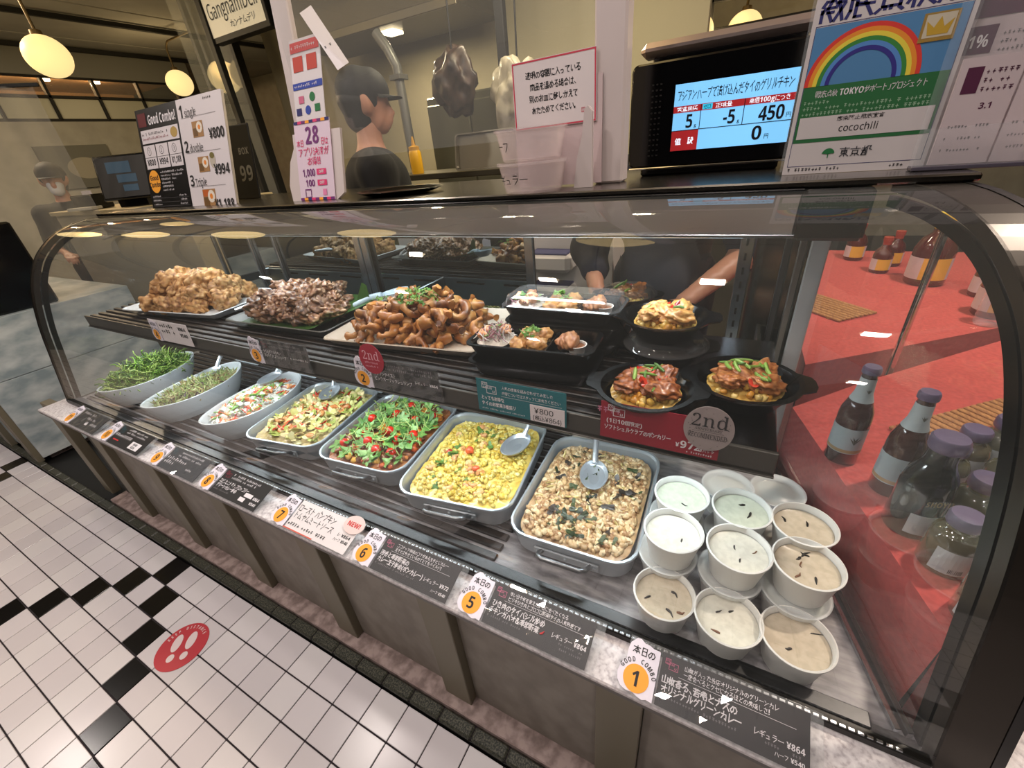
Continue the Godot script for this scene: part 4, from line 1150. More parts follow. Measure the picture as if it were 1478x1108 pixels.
	scatter(g2, "sprig", leaf(570, 5, 0.5), vmat("leafy_food"), 16, 0.05, 0.03, 0.0, 0.012, 2.0, cols([[0.36, 0.52, 0.16]]), [0.012, 0.02], 571, 0.0, 0.9)
	# utensils lying on the platters
	tongs("steel tongs lying behind the fried chicken", Vector3(0.25, 1.02, -1.09), -0.5)
	tongs("steel tongs at the left edge of the grilled chicken tray", Vector3(0.70, 0.995, -0.99), 1.2)
	scoop("white plastic scoop at the back corner of the shrimp platter", Vector3(1.27, 1.02, -1.12))
	bentos()
	curry_bowls()
func tongs(label: String, at: Vector3, turn: float) -> void:
	var t := thing("tongs", label, "tongs", at, turn)
	var m := mt("spoon_steel")
	for s in [-1, 1]:
		var g := G.new()
		g.tube([Vector3(-0.1, 0.0, s * 0.002), Vector3(-0.03, 0.004, s * 0.014), Vector3(0.05, 0.0, s * 0.018), Vector3(0.1, -0.008, s * 0.006)], [0.005, 0.007, 0.006, 0.009], 6)
		obj("arm", g, m, t)
func scoop(label: String, at: Vector3) -> void:
	var t := thing("scoop", label, "scoop", at, 0.5)
	var m := mt("grey_plastic", Color(0.66, 0.72, 0.76), 0.3)
	var g := G.new()
	g.xf = Transform3D(Basis(Vector3(0, 0, 1), 0.15), Vector3.ZERO)
	g.loft([oval(0.03, 0.02, -0.01), oval(0.05, 0.033, 0.002), oval(0.055, 0.038, 0.016), oval(0.052, 0.035, 0.016), oval(0.045, 0.029, 0.004), oval(0.028, 0.018, -0.006)], true, true)
	obj("scoop_bowl", g, m, t)
	var h := G.new()
	h.tube([Vector3(-0.045, 0.006, 0), Vector3(-0.09, 0.0, 0.0), Vector3(-0.15, -0.022, 0.0)], [0.012, 0.012, 0.01], 8)
	obj("handle", h, m, t)
func bento(called: String, label: String, at: Vector3, turn: float, lid: bool) -> Node3D:
	var t := thing(called, label, "meal box", at, turn, "black plastic meal boxes on the shelf")
	var m := mt("black_plastic", Color(0.025, 0.026, 0.03), 0.22)
	var g := G.new()
	var hx := 0.155
	var hz := 0.068
	g.loft([rr(hx - 0.02, hz - 0.016, 0.02, 0.0), rr(hx - 0.016, hz - 0.013, 0.022, 0.004), rr(hx - 0.004, hz - 0.003, 0.026, 0.034), rr(hx + 0.003, hz + 0.003, 0.028, 0.037), rr(hx + 0.002, hz + 0.002, 0.028, 0.0395), rr(hx - 0.006, hz - 0.006, 0.024, 0.0395), rr(hx - 0.018, hz - 0.015, 0.02, 0.008)], true, true)
	obj("tray", g, m, t)
	bx("divider", Vector3(0.045, 0.02, 0), Vector3(0.005, 0.028, hz * 1.7), m, t, 0.001)
	if lid:
		var l := G.new()
		l.loft([rr(hx + 0.002, hz + 0.002, 0.028, 0.0402), rr(hx - 0.004, hz - 0.004, 0.026, 0.043), rr(hx - 0.01, hz - 0.01, 0.024, 0.06), rr(hx - 0.02, hz - 0.018, 0.022, 0.064)], false, true)
		obj("lid", l, pane("clear_lid", Color(0.98, 0.98, 0.98), 0.05), t)
	return t
func bento_food(label: String, at: Vector3, turn: float, seed_: int) -> void: # the three portions in a box
	var moist := vmat("moist_food")
	var sheer := vmat("shiny_food")
	var a := stuff("noodle_portion", "glass noodle salad " + label, "salad", at + Vector3(-0.1, 0.009, 0.0).rotated(Vector3.UP, turn), turn)
	obj("noodle_bed", mound(0.045, 0.048, 0.02, 0.034, 0.006, 60.0, cols([[0.75, 0.7, 0.64], [0.9, 0.88, 0.84]]), seed_, 2.5, 16), sheer, a)
	scatter(a, "noodle", strand(seed_, 0.04, 0.7), sheer, 70, 0.045, 0.048, 0.022, 0.037, 2.5, cols([[0.9, 0.88, 0.86], [0.7, 0.5, 0.55]]), [0.025, 0.04], seed_ + 1, 0.0, 0.4)
	scatter(a, "shrimp_piece", curl_piece(33, 1.0, 0.26, 3.2, [Color(1, 1, 1), Color(0.85, 0.85, 0.85)]), sheer, 9, 0.04, 0.04, 0.028, 0.043, 2.5, cols([[0.93, 0.66, 0.48], [0.95, 0.75, 0.6]]), [0.026, 0.034], seed_ + 2, 0.002, 0.4)
	scatter(a, "green_leaf", leaf(seed_, 4), vmat("leafy_food"), 7, 0.035, 0.035, 0.03, 0.046, 2.5, cols([[0.3, 0.5, 0.16], [0.42, 0.6, 0.24]]), [0.014, 0.026], seed_ + 3, 0.003, 0.5)
	var b := stuff("fried_portion", "fried fishcake portion " + label, "fishcake", at + Vector3(-0.005, 0.009, 0.0).rotated(Vector3.UP, turn), turn)
	for k in 5: obj("fishcake", blob(seed_ + 10 + k, Vector3(0.024, 0.017, 0.02), 0.35, 1.0, cols([[0.55, 0.34, 0.14], [0.74, 0.52, 0.28], [0.84, 0.68, 0.42]]), 2), moist, b, Transform3D(Basis(Vector3.UP, k * 1.3), Vector3([-0.02, 0.022, 0.0, 0.025, -0.022][k], 0.024 + 0.004 * (k % 2), [-0.03, -0.024, 0.004, 0.03, 0.032][k])))
	scatter(b, "parsley", leaf(seed_ + 20, 5, 0.5), vmat("leafy_food"), 12, 0.025, 0.03, 0.036, 0.05, 2.0, cols([[0.32, 0.52, 0.14], [0.45, 0.64, 0.24]]), [0.014, 0.024], seed_ + 21, 0.004, 0.8)
	var c := stuff("spring_roll_portion", "fried rolls beside a sauce cup " + label, "spring roll", at + Vector3(0.085, 0.009, 0.0).rotated(Vector3.UP, turn), turn)
	for k in 3: obj("roll", blob(seed_ + 30 + k, Vector3(0.034, 0.017, 0.018), 0.25, 1.0, cols([[0.5, 0.28, 0.15], [0.7, 0.46, 0.3], [0.82, 0.62, 0.44]]), 2), moist, c, Transform3D(Basis(Vector3.UP, 1.2 + k * 0.3), Vector3(-0.012 + 0.012 * k, 0.02 + 0.009 * k, -0.022 + 0.018 * k)))
	var s := thing("sauce_cup", "small clear cup of brown sauce " + label, "cup", at + Vector3(0.112, 0.02, 0.024).rotated(Vector3.UP, turn))
	var g := G.new()
	g.lathe([Vector2(0.0, 0.0), Vector2(0.016, 0.0), Vector2(0.021, 0.022), Vector2(0.023, 0.024), Vector2(0.0205, 0.024), Vector2(0.019, 0.02)], 20)
	obj("cup_wall", g, mt("white_plastic", Color(0.88, 0.86, 0.83), 0.3), s)
	var q := G.new()
	q.lathe([Vector2(0.0185, 0.019), Vector2(0.0, 0.0195)], 20)
	obj("sauce", q, mt("brown_sauce", Color(0.55, 0.35, 0.22), 0.2), s)
func bentos() -> void:
	bento("meal_box", "closed black meal box under the open one at the shelf front", Vector3(1.925, 0.9555, -0.872), 0.06, false)
	bento("meal_box", "open black meal box with noodles, fishcakes and rolls", Vector3(1.918, 0.9965, -0.885), 0.08, false)
	bento_food("in the open front meal box", Vector3(1.918, 0.9965, -0.885), 0.08, 600)
	bento("meal_box", "lowest closed meal box of the rear stack", Vector3(1.945, 0.9555, -1.045), 0.03, false)
	bento("meal_box", "middle meal box of the rear stack", Vector3(1.942, 0.9965, -1.04), 0.05, false)
	bento("meal_box", "lidded meal box on top of the rear stack", Vector3(1.938, 1.0375, -1.035), 0.02, true)
	bento_food("in the lidded meal box on the rear stack", Vector3(1.938, 1.0375, -1.035), 0.02, 640)
func takeaway_bowl(label: String, at: Vector3, lid: bool) -> Node3D:
	var t := thing("takeaway_bowl", label, "bowl", at, 0.1, "black round bowls on the shelf")
	var m := mt("black_plastic")
	var g := G.new()
	g.lathe([Vector2(0.0, 0.0), Vector2(0.058, 0.0), Vector2(0.064, 0.006), Vector2(0.086, 0.042), Vector2(0.098, 0.047), Vector2(0.098, 0.0505), Vector2(0.088, 0.05), Vector2(0.083, 0.043), Vector2(0.06, 0.009), Vector2(0.0, 0.008)], 36)
	obj("body", g, m, t)
	for s in [-1, 1]:
		var h := G.new()
		var P := PackedVector2Array()
		for i in 9:
			var a := -0.42 + 0.84 * i / 8.0
			P.append(Vector2(0.097 * cos(a), 0.097 * sin(a)))
		for q in [[0.112, 0.026], [0.117, 0.012], [0.117, -0.012], [0.112, -0.026]]: P.append(Vector2(q[0], q[1]))
		h.xf = Transform3D(Basis(Vector3(s, 0, 0), Vector3(0, 0, -1), Vector3(0, 1, 0)), Vector3(0, 0.048, 0))
		h.prism(P, -0.0015, 0.002)
		obj("grip_tab", h, m, t)
	if lid:
		var l := G.new()
		l.lathe([Vector2(0.096, 0.051), Vector2(0.09, 0.054), Vector2(0.082, 0.066), Vector2(0.06, 0.069), Vector2(0.0, 0.069)], 32)
		obj("lid", l, pane("clear_lid", Color.WHITE, 0.05), t)
	return t
func curry(label: String, at: Vector3, seed_: int, meat: Array, greens: int, red: int) -> void:
	var t := stuff("crab_curry", label, "curry", at + Vector3(0, 0.0095, 0), 0.0)
	obj("curry_bed", mound(0.068, 0.068, 0.024, 0.032, 0.008, 60.0, cols([[0.62, 0.46, 0.18], [0.8, 0.65, 0.32], [0.88, 0.77, 0.46]]), seed_, 2.0, 20), vmat("shiny_food"), t)
	scatter(t, "curd", crumb(seed_, 0.4), vmat("shiny_food"), 110, 0.066, 0.066, 0.027, 0.037, 2.0, cols([[0.9, 0.74, 0.34], [0.85, 0.6, 0.22], [0.93, 0.82, 0.5]]), [0.005, 0.01], seed_ + 1, 0.0, 1.5)
	for k in 5: obj("crab_piece", blob(seed_ + 5 + k, Vector3(0.034, 0.015, 0.024), 0.3, 0.7, cols(meat), 3), vmat("glazed_crust"), t, Transform3D(Basis.from_euler(Vector3(0.2 * (k % 3 - 1), k * 1.25, 0.3)), Vector3([-0.026, 0.026, 0.0, 0.036, -0.03][k], 0.046, [-0.02, -0.024, 0.008, 0.022, 0.026][k])))
	scatter(t, "spring_onion", strand(seed_ + 2, 0.1, 0.12), vmat("leafy_food"), greens, 0.05, 0.05, 0.046, 0.062, 2.0, cols([[0.42, 0.58, 0.2], [0.55, 0.7, 0.3], [0.3, 0.46, 0.16]]), [0.03, 0.045], seed_ + 3, 0.002, 0.3)
	scatter(t, "red_pepper", leaf(seed_ + 4, 2, 0.6), vmat("shiny_food"), red, 0.055, 0.055, 0.042, 0.055, 2.0, cols([[0.75, 0.12, 0.1], [0.82, 0.24, 0.14]]), [0.022, 0.034], seed_ + 6, 0.003, 0.4)
func curry_bowls() -> void:
	var brown := [[0.33, 0.15, 0.07], [0.58, 0.32, 0.16], [0.74, 0.48, 0.26]]
	takeaway_bowl("black bowl of crab curry at the shelf front, above the red card", Vector3(2.2, 0.9555, -0.80), false)
	curry("brown crab with lemongrass and red pepper in the front bowl", Vector3(2.2, 0.9555, -0.80), 700, brown, 9, 7)
	takeaway_bowl("black bowl of crab curry at the right end of the shelf", Vector3(2.372, 0.9555, -0.885), false)
	curry("brown crab on yellow curry with spring onion in the right bowl", Vector3(2.372, 0.9555, -0.885), 720, [[0.5, 0.26, 0.12], [0.72, 0.45, 0.24], [0.83, 0.6, 0.38]], 14, 2)
	takeaway_bowl("lidded black bowl under the rear bowl of curry", Vector3(2.2, 0.9555, -1.01), true)
	takeaway_bowl("black bowl of pale crab curry stacked on a lidded bowl", Vector3(2.195, 1.0255, -1.005), false)
	curry("pale egg and crab curry in the stacked rear bowl", Vector3(2.195, 1.0255, -1.005), 740, [[0.66, 0.4, 0.18], [0.84, 0.62, 0.34], [0.92, 0.76, 0.5]], 4, 3)

func soup_cup(label: String, at: Vector3, fill: Color, lid: bool, seed_: int, bits: int) -> void:
	var t := thing("soup_cup", label, "cup", at, 0.0, "white paper soup cups")
	var g := G.new()
	g.lathe([Vector2(0.0, 0.003), Vector2(0.04, 0.003), Vector2(0.0405, 0.0), Vector2(0.0425, 0.0), Vector2(0.0545, 0.066), Vector2(0.0572, 0.0675), Vector2(0.0572, 0.0702), Vector2(0.0545, 0.0712), Vector2(0.053, 0.069), Vector2(0.0512, 0.058)], 40)
	obj("paper_cup", g, mt("white_paper_cup", Color(0.86, 0.86, 0.84), 0.45), t)
	var s := G.new()
	s.lathe([Vector2(0.0514, 0.0555), Vector2(0.05, 0.0548), Vector2(0.0, 0.0548)], 40)
	var key := "soup_%d%d%d" % [fill.r8, fill.g8, fill.b8]
	var m := mt(key, fill, 0.18)
	if m.albedo_texture == null:
		grain(m, seed_, 0.03, [[0.25, fill.darkened(0.05)], [0.55, fill], [0.8, fill.lightened(0.07)]], Vector3.ONE * 7.0, 4, 256)
	obj("soup", s, m, t)
	var r := RandomNumberGenerator.new()
	r.seed = seed_
	for k in bits:
		var a := r.randf() * TAU
		var q := Vector3(cos(a), 0, sin(a)) * r.randf_range(0.012, 0.036) + Vector3(0, 0.0555, 0)
		var d := G.new()
		var turn_ := r.randf() * TAU
		var w := Vector3(cos(turn_), 0, sin(turn_)) * r.randf_range(0.006, 0.012)
		var e := w.rotated(Vector3.UP, r.randf_range(-0.9, 0.9))
		var thick := r.randf_range(0.0012, 0.003)
		d.tube([q, q + w * 0.5 + Vector3(0, 0.0006, 0), q + w, q + w + e * r.randf_range(0.3, 1.1)], [thick * 0.7, thick, thick * 0.8, thick * 0.3], 6)
		obj("herb", d, mt("dark_herb", Color(0.09, 0.08, 0.06), 0.4) if k % 3 < 2 else mt("brown_herb", Color(0.42, 0.26, 0.14), 0.4), t)
	if lid:
		var l := G.new()
		l.lathe([Vector2(0.0585, 0.064), Vector2(0.0588, 0.0722), Vector2(0.0545, 0.0726), Vector2(0.052, 0.0705), Vector2(0.034, 0.0705), Vector2(0.032, 0.072), Vector2(0.0, 0.072)], 36)
		obj("lid", l, frosted(), t)
func frosted() -> StandardMaterial3D:
	var m := mt("frosted_lid", Color(0.9, 0.92, 0.92, 0.45), 0.3)
	m.transparency = BaseMaterial3D.TRANSPARENCY_ALPHA
	return m
func soups() -> void:
	var pale := Color(0.83, 0.82, 0.76)
	var tan_ := Color(0.77, 0.72, 0.63)
	var green := Color(0.79, 0.81, 0.73)
	var xs := [2.293, 2.410, 2.520]
	var zs := [-0.822, -0.714]
	var names := [["back left upper cup of pale soup with a dark pepper", "back middle upper cup of greenish soup", "back right upper cup of tan soup"], ["middle row left upper cup of white creamy soup", "middle row centre upper cup of creamy soup", "middle row right upper cup of tan soup with herbs"]]
	for j in 2:
		for i in 3:
			soup_cup("lidded soup cup under the " + names[j][i], Vector3(xs[i] - 0.006, 0.6005, zs[j] + 0.014 - (0.006 if i == 2 else 0.0)), [green, tan_, pale][(i + j) % 3], true, 800 + i * 7 + j, 0)
			soup_cup(names[j][i], Vector3(xs[i], 0.673, zs[j] + (0.016 if i == 0 else 0.012) - (0.012 if j == 1 and i == 2 else 0.0)), [[green, green, tan_], [pale, pale, tan_]][j][i], false, 830 + i * 5 + j * 3, [[1, 2, 2], [1, 3, 6]][j][i])
	var fr := ["front left single cup of soup with herbs", "front middle single cup of soup with dark shreds at its rim", "front right single cup of soup nearest the glass corner"]
	for i in 3: soup_cup(fr[i], Vector3([2.298, 2.408, 2.514][i], 0.6005, [-0.605, -0.604, -0.612][i]), [tan_, pale, tan_][i], false, 860 + i * 3, [4, 3, 2][i])
	soup_cup("lidded soup cup behind the back row, left of the rail end", Vector3(2.385, 0.6005, -0.95), pale, true, 880, 0)
	soup_cup("lidded soup cup right below the end of the shelf rail", Vector3(2.49, 0.6005, -0.975), pale, true, 883, 0)

# ---------------------------------------------------------------- price cards
func ink(name_: String) -> StandardMaterial3D:
	match name_:
		"black": return mt("ink_black", Color(0.06, 0.055, 0.06), 0.6)
		"white": return mt("ink_white", Color(0.86, 0.84, 0.85), 0.6)
		"red": return mt("ink_red", Color(0.78, 0.13, 0.14), 0.6)
		"navy": return mt("ink_navy", Color(0.13, 0.13, 0.38), 0.6)
		"pink": return mt("ink_pink", Color(0.75, 0.38, 0.5), 0.6)
		"wine": return mt("ink_wine", Color(0.5, 0.12, 0.2), 0.6)
		"grey": return mt("ink_grey", Color(0.45, 0.43, 0.44), 0.6)
		"orange": return mt("ink_orange", Color(0.93, 0.62, 0.16), 0.55)
		"green": return mt("ink_green", Color(0.1, 0.42, 0.22), 0.6)
		"blue": return mt("ink_blue", Color(0.14, 0.24, 0.6), 0.6)
	return mt("ink_black")
func badge(parent: Node, x: float, y: float, number: String, k := 1.0, z := 0.0025) -> void: # cloud shaped tag: today's good combo, with a number on an orange disc
	var b := Node3D.new()
	b.name = "combo_badge"
	parent.add_child(b, true)
	b.position = Vector3(x, y, z)
	b.scale = Vector3.ONE * k
	var P := PackedVector2Array()
	for q in [[-0.0335, 0.012], [-0.036, 0.024], [-0.033, 0.038], [-0.0255, 0.048], [-0.0265, 0.062], [-0.024, 0.075], [-0.015, 0.085], [-0.008, 0.086], [0.0, 0.081], [0.008, 0.081], [0.016, 0.078], [0.026, 0.078], [0.0275, 0.076], [0.0275, -0.001], [0.018, 0.0], [0.011, -0.003], [0.003, -0.001], [-0.006, 0.002], [-0.016, 0.001], [-0.026, 0.004]]: P.append(Vector2(q[0], q[1]))
	var g := G.new()
	g.prism(P, -0.0006, 0.0006)
	obj("badge_card", g, mt("badge_paper", Color(0.87, 0.84, 0.88), 0.5), b)
	write(b, "本日の", 0.001, 0.061, 0.0125, ink("black"), 0.0012, {"al": "c", "t": 0.12})
	arc_text(b, "GOOD COMBO", -0.004, 0.022, 0.0262, 0.0078, ink("black"), 0.0012, 152, 22)
	disc("number_disc", b, -0.004, 0.0235, 0.0215, 0.0215, 0.0012, ink("orange"), 0.0, 30)
	write(b, number, -0.004, 0.0115, 0.024, ink("black"), 0.0016, {"al": "c", "sx": 0.9 if number.length() == 1 else 0.7})
func maker_mark(parent: Node, x: float, y: float, h: float, m: Material, z: float) -> void: # two overlapping rounded outlines with the shop's letters
	var g := G.new()
	for q in [[0.0, 0.45, 0.55, 1.0], [0.42, 0.0, 1.35, 0.72]]:
		for e in [[q[0], q[1], q[2], q[1] + 0.05], [q[0], q[3] - 0.05, q[2], q[3]], [q[0], q[1], q[0] + 0.05, q[3]], [q[2] - 0.05, q[1], q[2], q[3]]]:
			g.quad(Vector3(x + e[0] * h, y + e[1] * h, z), Vector3(x + e[2] * h, y + e[1] * h, z), Vector3(x + e[2] * h, y + e[3] * h, z), Vector3(x + e[0] * h, y + e[3] * h, z))
	obj("maker_mark", g, m, parent)
	write(parent, "CO", x + 0.07 * h, y + 0.72 * h, 0.2 * h, m, z, {})
	write(parent, "COCHI", x + 0.1 * h, y + 0.42 * h, 0.2 * h, m, z, {})
	write(parent, "LI", x + 0.95 * h, y + 0.13 * h, 0.2 * h, m, z, {})
func card_base(label: String, at: Vector3, w: float, h: float, col: Color, key: String, tilt: float, group: String, film: bool) -> Node3D:
	var t := thing("price_card", label, "price card", at, 0.0, group)
	t.rotation.x = tilt
	bx("card", Vector3(w / 2, h / 2, 0), Vector3(w, h, 0.0012), mt(key, col, 0.45), t, 0.0)
	if film:
		var f := G.new() # clear film sleeve, a little buckled
		var n := 14
		var fz := func(u: float, v: float) -> float: return 0.004 + 0.0007 * sin(u * 160.0 + v * 40.0) + 0.0005 * sin(v * 190.0 - u * 60.0)
		for i in n:
			for j in 6:
				var q := []
				for c in [[0, 0], [1, 0], [1, 1], [0, 1]]:
					var u: float = (i + c[0]) / float(n) * (w + 0.012) - 0.002
					var v: float = (j + c[1]) / 6.0 * (h + 0.004) - 0.002
					q.append(Vector3(u, v, fz.call(u, v)))
				f.quad(q[0], q[1], q[2], q[3])
		obj("film_sleeve", f, pane("film", Color(0.98, 0.98, 1.0), 0.03), t)
	return t
func holder(t: Node3D, w: float, h: float) -> void: # clear acrylic stand behind a ledge card
	bx("holder_back", Vector3(w / 2 - 0.02, h / 2 + 0.002, -0.0022), Vector3(w + 0.075, h + 0.01, 0.002), pane("acrylic", Color(0.97, 0.99, 1.0), 0.06), t, 0.0)
func ledge_cards() -> void:
	var tilt := -1.249
	var grp := "price cards along the ledge"
	var dark := Color(0.1, 0.085, 0.095)
	var at := func(x: float) -> Vector3: return Vector3(x, 0.608, -0.4385)
	var t: Node3D
	var W := ink("white")
	# card 1
	t = card_base("charcoal price card with an orange 1, below the soup cups", at.call(2.316), 0.218, 0.081, dark, "card_charcoal", tilt, grp, true)
	holder(t, 0.218, 0.081)
	badge(t, -0.031, 0.0, "1")
	maker_mark(t, 0.006, 0.058, 0.016, ink("pink"), 0.0012)
	write(t, "山椒が入った当店オリジナルのグリーンカレ", 0.037, 0.0655, 0.0076, W, 0.0012, {"wide": 0.14})
	write(t, "一度食べるとクセになるほどの美味しさ!", 0.037, 0.0555, 0.0076, W, 0.0012, {"wide": 0.128})
	flat_rect("rule", t, 0.03, 0.052, 0.2, 0.0525, 0.0012, W)
	write(t, "山椒香る、若鶏とナスの", 0.004, 0.0365, 0.0115, W, 0.0012, {"t": 0.14, "wide": 0.117})
	write(t, "オリジナルグリーンカレー", 0.006, 0.0225, 0.0115, W, 0.0012, {"t": 0.14, "wide": 0.122})
	small_print(t, 0.006, 0.0145, 0.12, 0.0045, ink("grey"), 0.0012, 5)
	write(t, "レギュラー ¥864", 0.212, 0.0235, 0.0085, W, 0.0012, {"al": "r", "wide": 0.068})
	small_print(t, 0.16, 0.0165, 0.05, 0.004, ink("grey"), 0.0012, 6)
	write(t, "ハーフ ¥540", 0.212, 0.008, 0.006, W, 0.0012, {"al": "r"})
	# card 5
	t = card_base("charcoal price card with an orange 5, below the minced chicken pan", at.call(1.977), 0.218, 0.081, dark, "card_charcoal", tilt, grp, true)
	holder(t, 0.218, 0.081)
	badge(t, -0.031, 0.0, "5")
	maker_mark(t, 0.006, 0.057, 0.017, ink("pink"), 0.0012)
	write(t, "辛い日や気を変えたい日に食べたくなる", 0.036, 0.0655, 0.0076, W, 0.0012, {"wide": 0.128})
	write(t, "ヒリキひき肉とゴロゴロ野菜!タイの人気料理です", 0.036, 0.0555, 0.0076, W, 0.0012, {"wide": 0.156})
	flat_rect("rule", t, 0.03, 0.052, 0.2, 0.0525, 0.0012, W)
	write(t, "ひき肉のタイバジル炒め", 0.007, 0.0365, 0.0115, W, 0.0012, {"t": 0.14, "wide": 0.118})
	write(t, "チキンガパオ&季節野菜", 0.005, 0.0225, 0.0115, W, 0.0012, {"t": 0.14, "wide": 0.112})
	var ch := G.new()
	ch.tube([Vector3(0.121, 0.024, 0.0016), Vector3(0.125, 0.026, 0.0016), Vector3(0.128, 0.031, 0.0016)], [0.0015, 0.0022, 0.0008], 5)
	obj("chilli_mark", ch, ink("red"), t)
	small_print(t, 0.006, 0.0145, 0.08, 0.0045, ink("grey"), 0.0012, 7)
	write(t, "レギュラー ¥864", 0.212, 0.0275, 0.0085, W, 0.0012, {"al": "r", "wide": 0.07})
	small_print(t, 0.16, 0.02, 0.05, 0.004, ink("grey"), 0.0012, 8)
	small_print(t, 0.16, 0.012, 0.05, 0.004, ink("grey"), 0.0012, 9)
	# card 6
	t = card_base("charcoal price card with an orange 6, below the yellow curry pan", at.call(1.668), 0.218, 0.081, dark, "card_charcoal", tilt, grp, true)
	holder(t, 0.218, 0.081)
	badge(t, -0.031, 0.0, "6")
	maker_mark(t, 0.006, 0.058, 0.016, ink("pink"), 0.0012)
	write(t, "ココナッツ風味のコクがある玉子とじカレー", 0.038, 0.0655, 0.0076, W, 0.0012, {"wide": 0.15})
	write(t, "玉子と合わせているのでとてもマイルド!", 0.038, 0.0555, 0.0076, W, 0.0012, {"wide": 0.135})
	flat_rect("rule", t, 0.03, 0.052, 0.2, 0.0525, 0.0012, W)
	write(t, "海老と季節野菜の", 0.006, 0.0365, 0.0115, W, 0.0012, {"t": 0.14, "wide": 0.086})
	write(t, "カレー玉子炒め(ポンカレー)", 0.006, 0.0225, 0.0115, W, 0.0012, {"t": 0.14, "wide": 0.135})
	small_print(t, 0.006, 0.0145, 0.12, 0.0045, ink("grey"), 0.0012, 10)
	write(t, "レギュラー ¥972", 0.212, 0.023, 0.0085, W, 0.0012, {"al": "r", "wide": 0.068})
	write(t, "ハーフ ¥540", 0.212, 0.009, 0.006, W, 0.0012, {"al": "r"})
	# card 7, white and handwritten
	t = card_base("white handwritten price card with badge number 7 and NEW sticker", at.call(1.355), 0.225, 0.081, Color(0.86, 0.83, 0.83), "card_white", tilt, grp, false)
	holder(t, 0.218, 0.081)
	badge(t, -0.031, 0.0, "7")
	write(t, "ロースト パンプキン", 0.004, 0.052, 0.018, ink("black"), 0.0012, {"t": 0.09, "wide": 0.142})
	write(t, "トムヤムミートソース", 0.004, 0.031, 0.017, ink("black"), 0.0012, {"t": 0.09, "wide": 0.15})
	small_print(t, 0.004, 0.01, 0.15, 0.009, ink("black"), 0.0012, 11)
	write(t, "レ ¥864", 0.172, 0.034, 0.008, ink("black"), 0.0012, {"wide": 0.045})
	write(t, "ハーフ ¥540", 0.168, 0.021, 0.008, ink("black"), 0.0012, {"wide": 0.05})
	flat_rect("red_edge", t, -0.02, -0.0005, 0.11, 0.0025, 0.0014, mt("edge_red", Color(0.8, 0.35, 0.28), 0.5))
	disc("new_sticker", t, 0.205, 0.072, 0.033, 0.024, 0.0045, mt("sticker_pink", Color(0.85, 0.76, 0.74), 0.5), 0.001)
	write(t, "NEW!", 0.205, 0.066, 0.0125, ink("red"), 0.0052, {"al": "c"})
	# card 8
	t = card_base("dark price card with combo badge number 8 and yen prices", at.call(0.998), 0.22, 0.081, Color(0.055, 0.048, 0.05), "card_black", tilt, grp, false)
	holder(t, 0.22, 0.081)
	badge(t, -0.031, 0.0, "8")
	maker_mark(t, 0.007, 0.055, 0.02, ink("wine"), 0.0012)
	small_print(t, 0.045, 0.066, 0.14, 0.007, W, 0.0012, 12)
	small_print(t, 0.045, 0.056, 0.12, 0.007, W, 0.0012, 13)
	write(t, "エビ、ミニトマト、ブロッコリー", 0.007, 0.036, 0.0115, W, 0.0012, {"t": 0.14, "wide": 0.145})
	write(t, "グリーンカレー炒め", 0.007, 0.022, 0.0115, W, 0.0012, {"t": 0.14, "wide": 0.1})
	flat_rect("price_label", t, 0.145, 0.026, 0.18, 0.038, 0.0014, W)
	flat_rect("price_label", t, 0.135, 0.01, 0.16, 0.022, 0.0014, W)
	write(t, "¥864", 0.185, 0.026, 0.009, W, 0.0012, {"wide": 0.028})
	write(t, "¥540", 0.185, 0.011, 0.008, W, 0.0012, {"wide": 0.028})
	small_print(t, 0.007, 0.012, 0.08, 0.005, ink("grey"), 0.0012, 14)
	# card 9
	t = card_base("grey glossy price card with combo badge number 9", at.call(0.688), 0.215, 0.08, Color(0.17, 0.18, 0.2), "card_grey", tilt, grp, true)
	holder(t, 0.215, 0.08)
	badge(t, -0.031, 0.0, "9")
	maker_mark(t, 0.006, 0.056, 0.018, mt("ink_teal", Color(0.14, 0.32, 0.36), 0.6), 0.0012)
	for k in 2: small_print(t, 0.05, 0.066 - 0.012 * k, 0.14, 0.008, W, 0.0012, 15 + k)
	small_print(t, 0.008, 0.036, 0.12, 0.0115, W, 0.0012, 17)
	small_print(t, 0.008, 0.021, 0.06, 0.0115, W, 0.0012, 18)
	small_print(t, 0.14, 0.022, 0.06, 0.008, W, 0.0012, 19)
	# card 10
	t = card_base("black price card with a teal mark and badge number 10", at.call(0.31), 0.23, 0.08, Color(0.055, 0.048, 0.05), "card_black", tilt, grp, false)
	holder(t, 0.23, 0.08)
	badge(t, -0.031, 0.0, "10")
	maker_mark(t, 0.008, 0.05, 0.024, mt("ink_teal"), 0.0012)
	for k in 2: small_print(t, 0.06, 0.066 - 0.012 * k, 0.14, 0.008, W, 0.0012, 25 + k)
	small_print(t, 0.008, 0.034, 0.13, 0.012, W, 0.0012, 27)
	flat_rect("price_label", t, 0.145, 0.01, 0.21, 0.038, 0.0014, W)
	write(t, "¥540", 0.16, 0.025, 0.009, ink("black"), 0.0018, {})
	write(t, "¥324", 0.16, 0.013, 0.009, ink("black"), 0.0018, {})
	flat_rect("red_mark", t, 0.02, 0.018, 0.06, 0.022, 0.0012, ink("red"))
	# card 11
	t = card_base("dark price card at the far left end of the ledge", at.call(-0.03), 0.215, 0.078, Color(0.1, 0.1, 0.1), "card_dark", tilt, grp, true)
	holder(t, 0.215, 0.078)
	badge(t, -0.031, 0.0, "11")
	for k in 3: small_print(t, 0.02 + 0.04 * k, 0.06 - 0.018 * k, 0.1, 0.01, W, 0.0012, 35 + k)
	flat_rect("price_label", t, 0.1, 0.02, 0.12, 0.03, 0.0014, W)

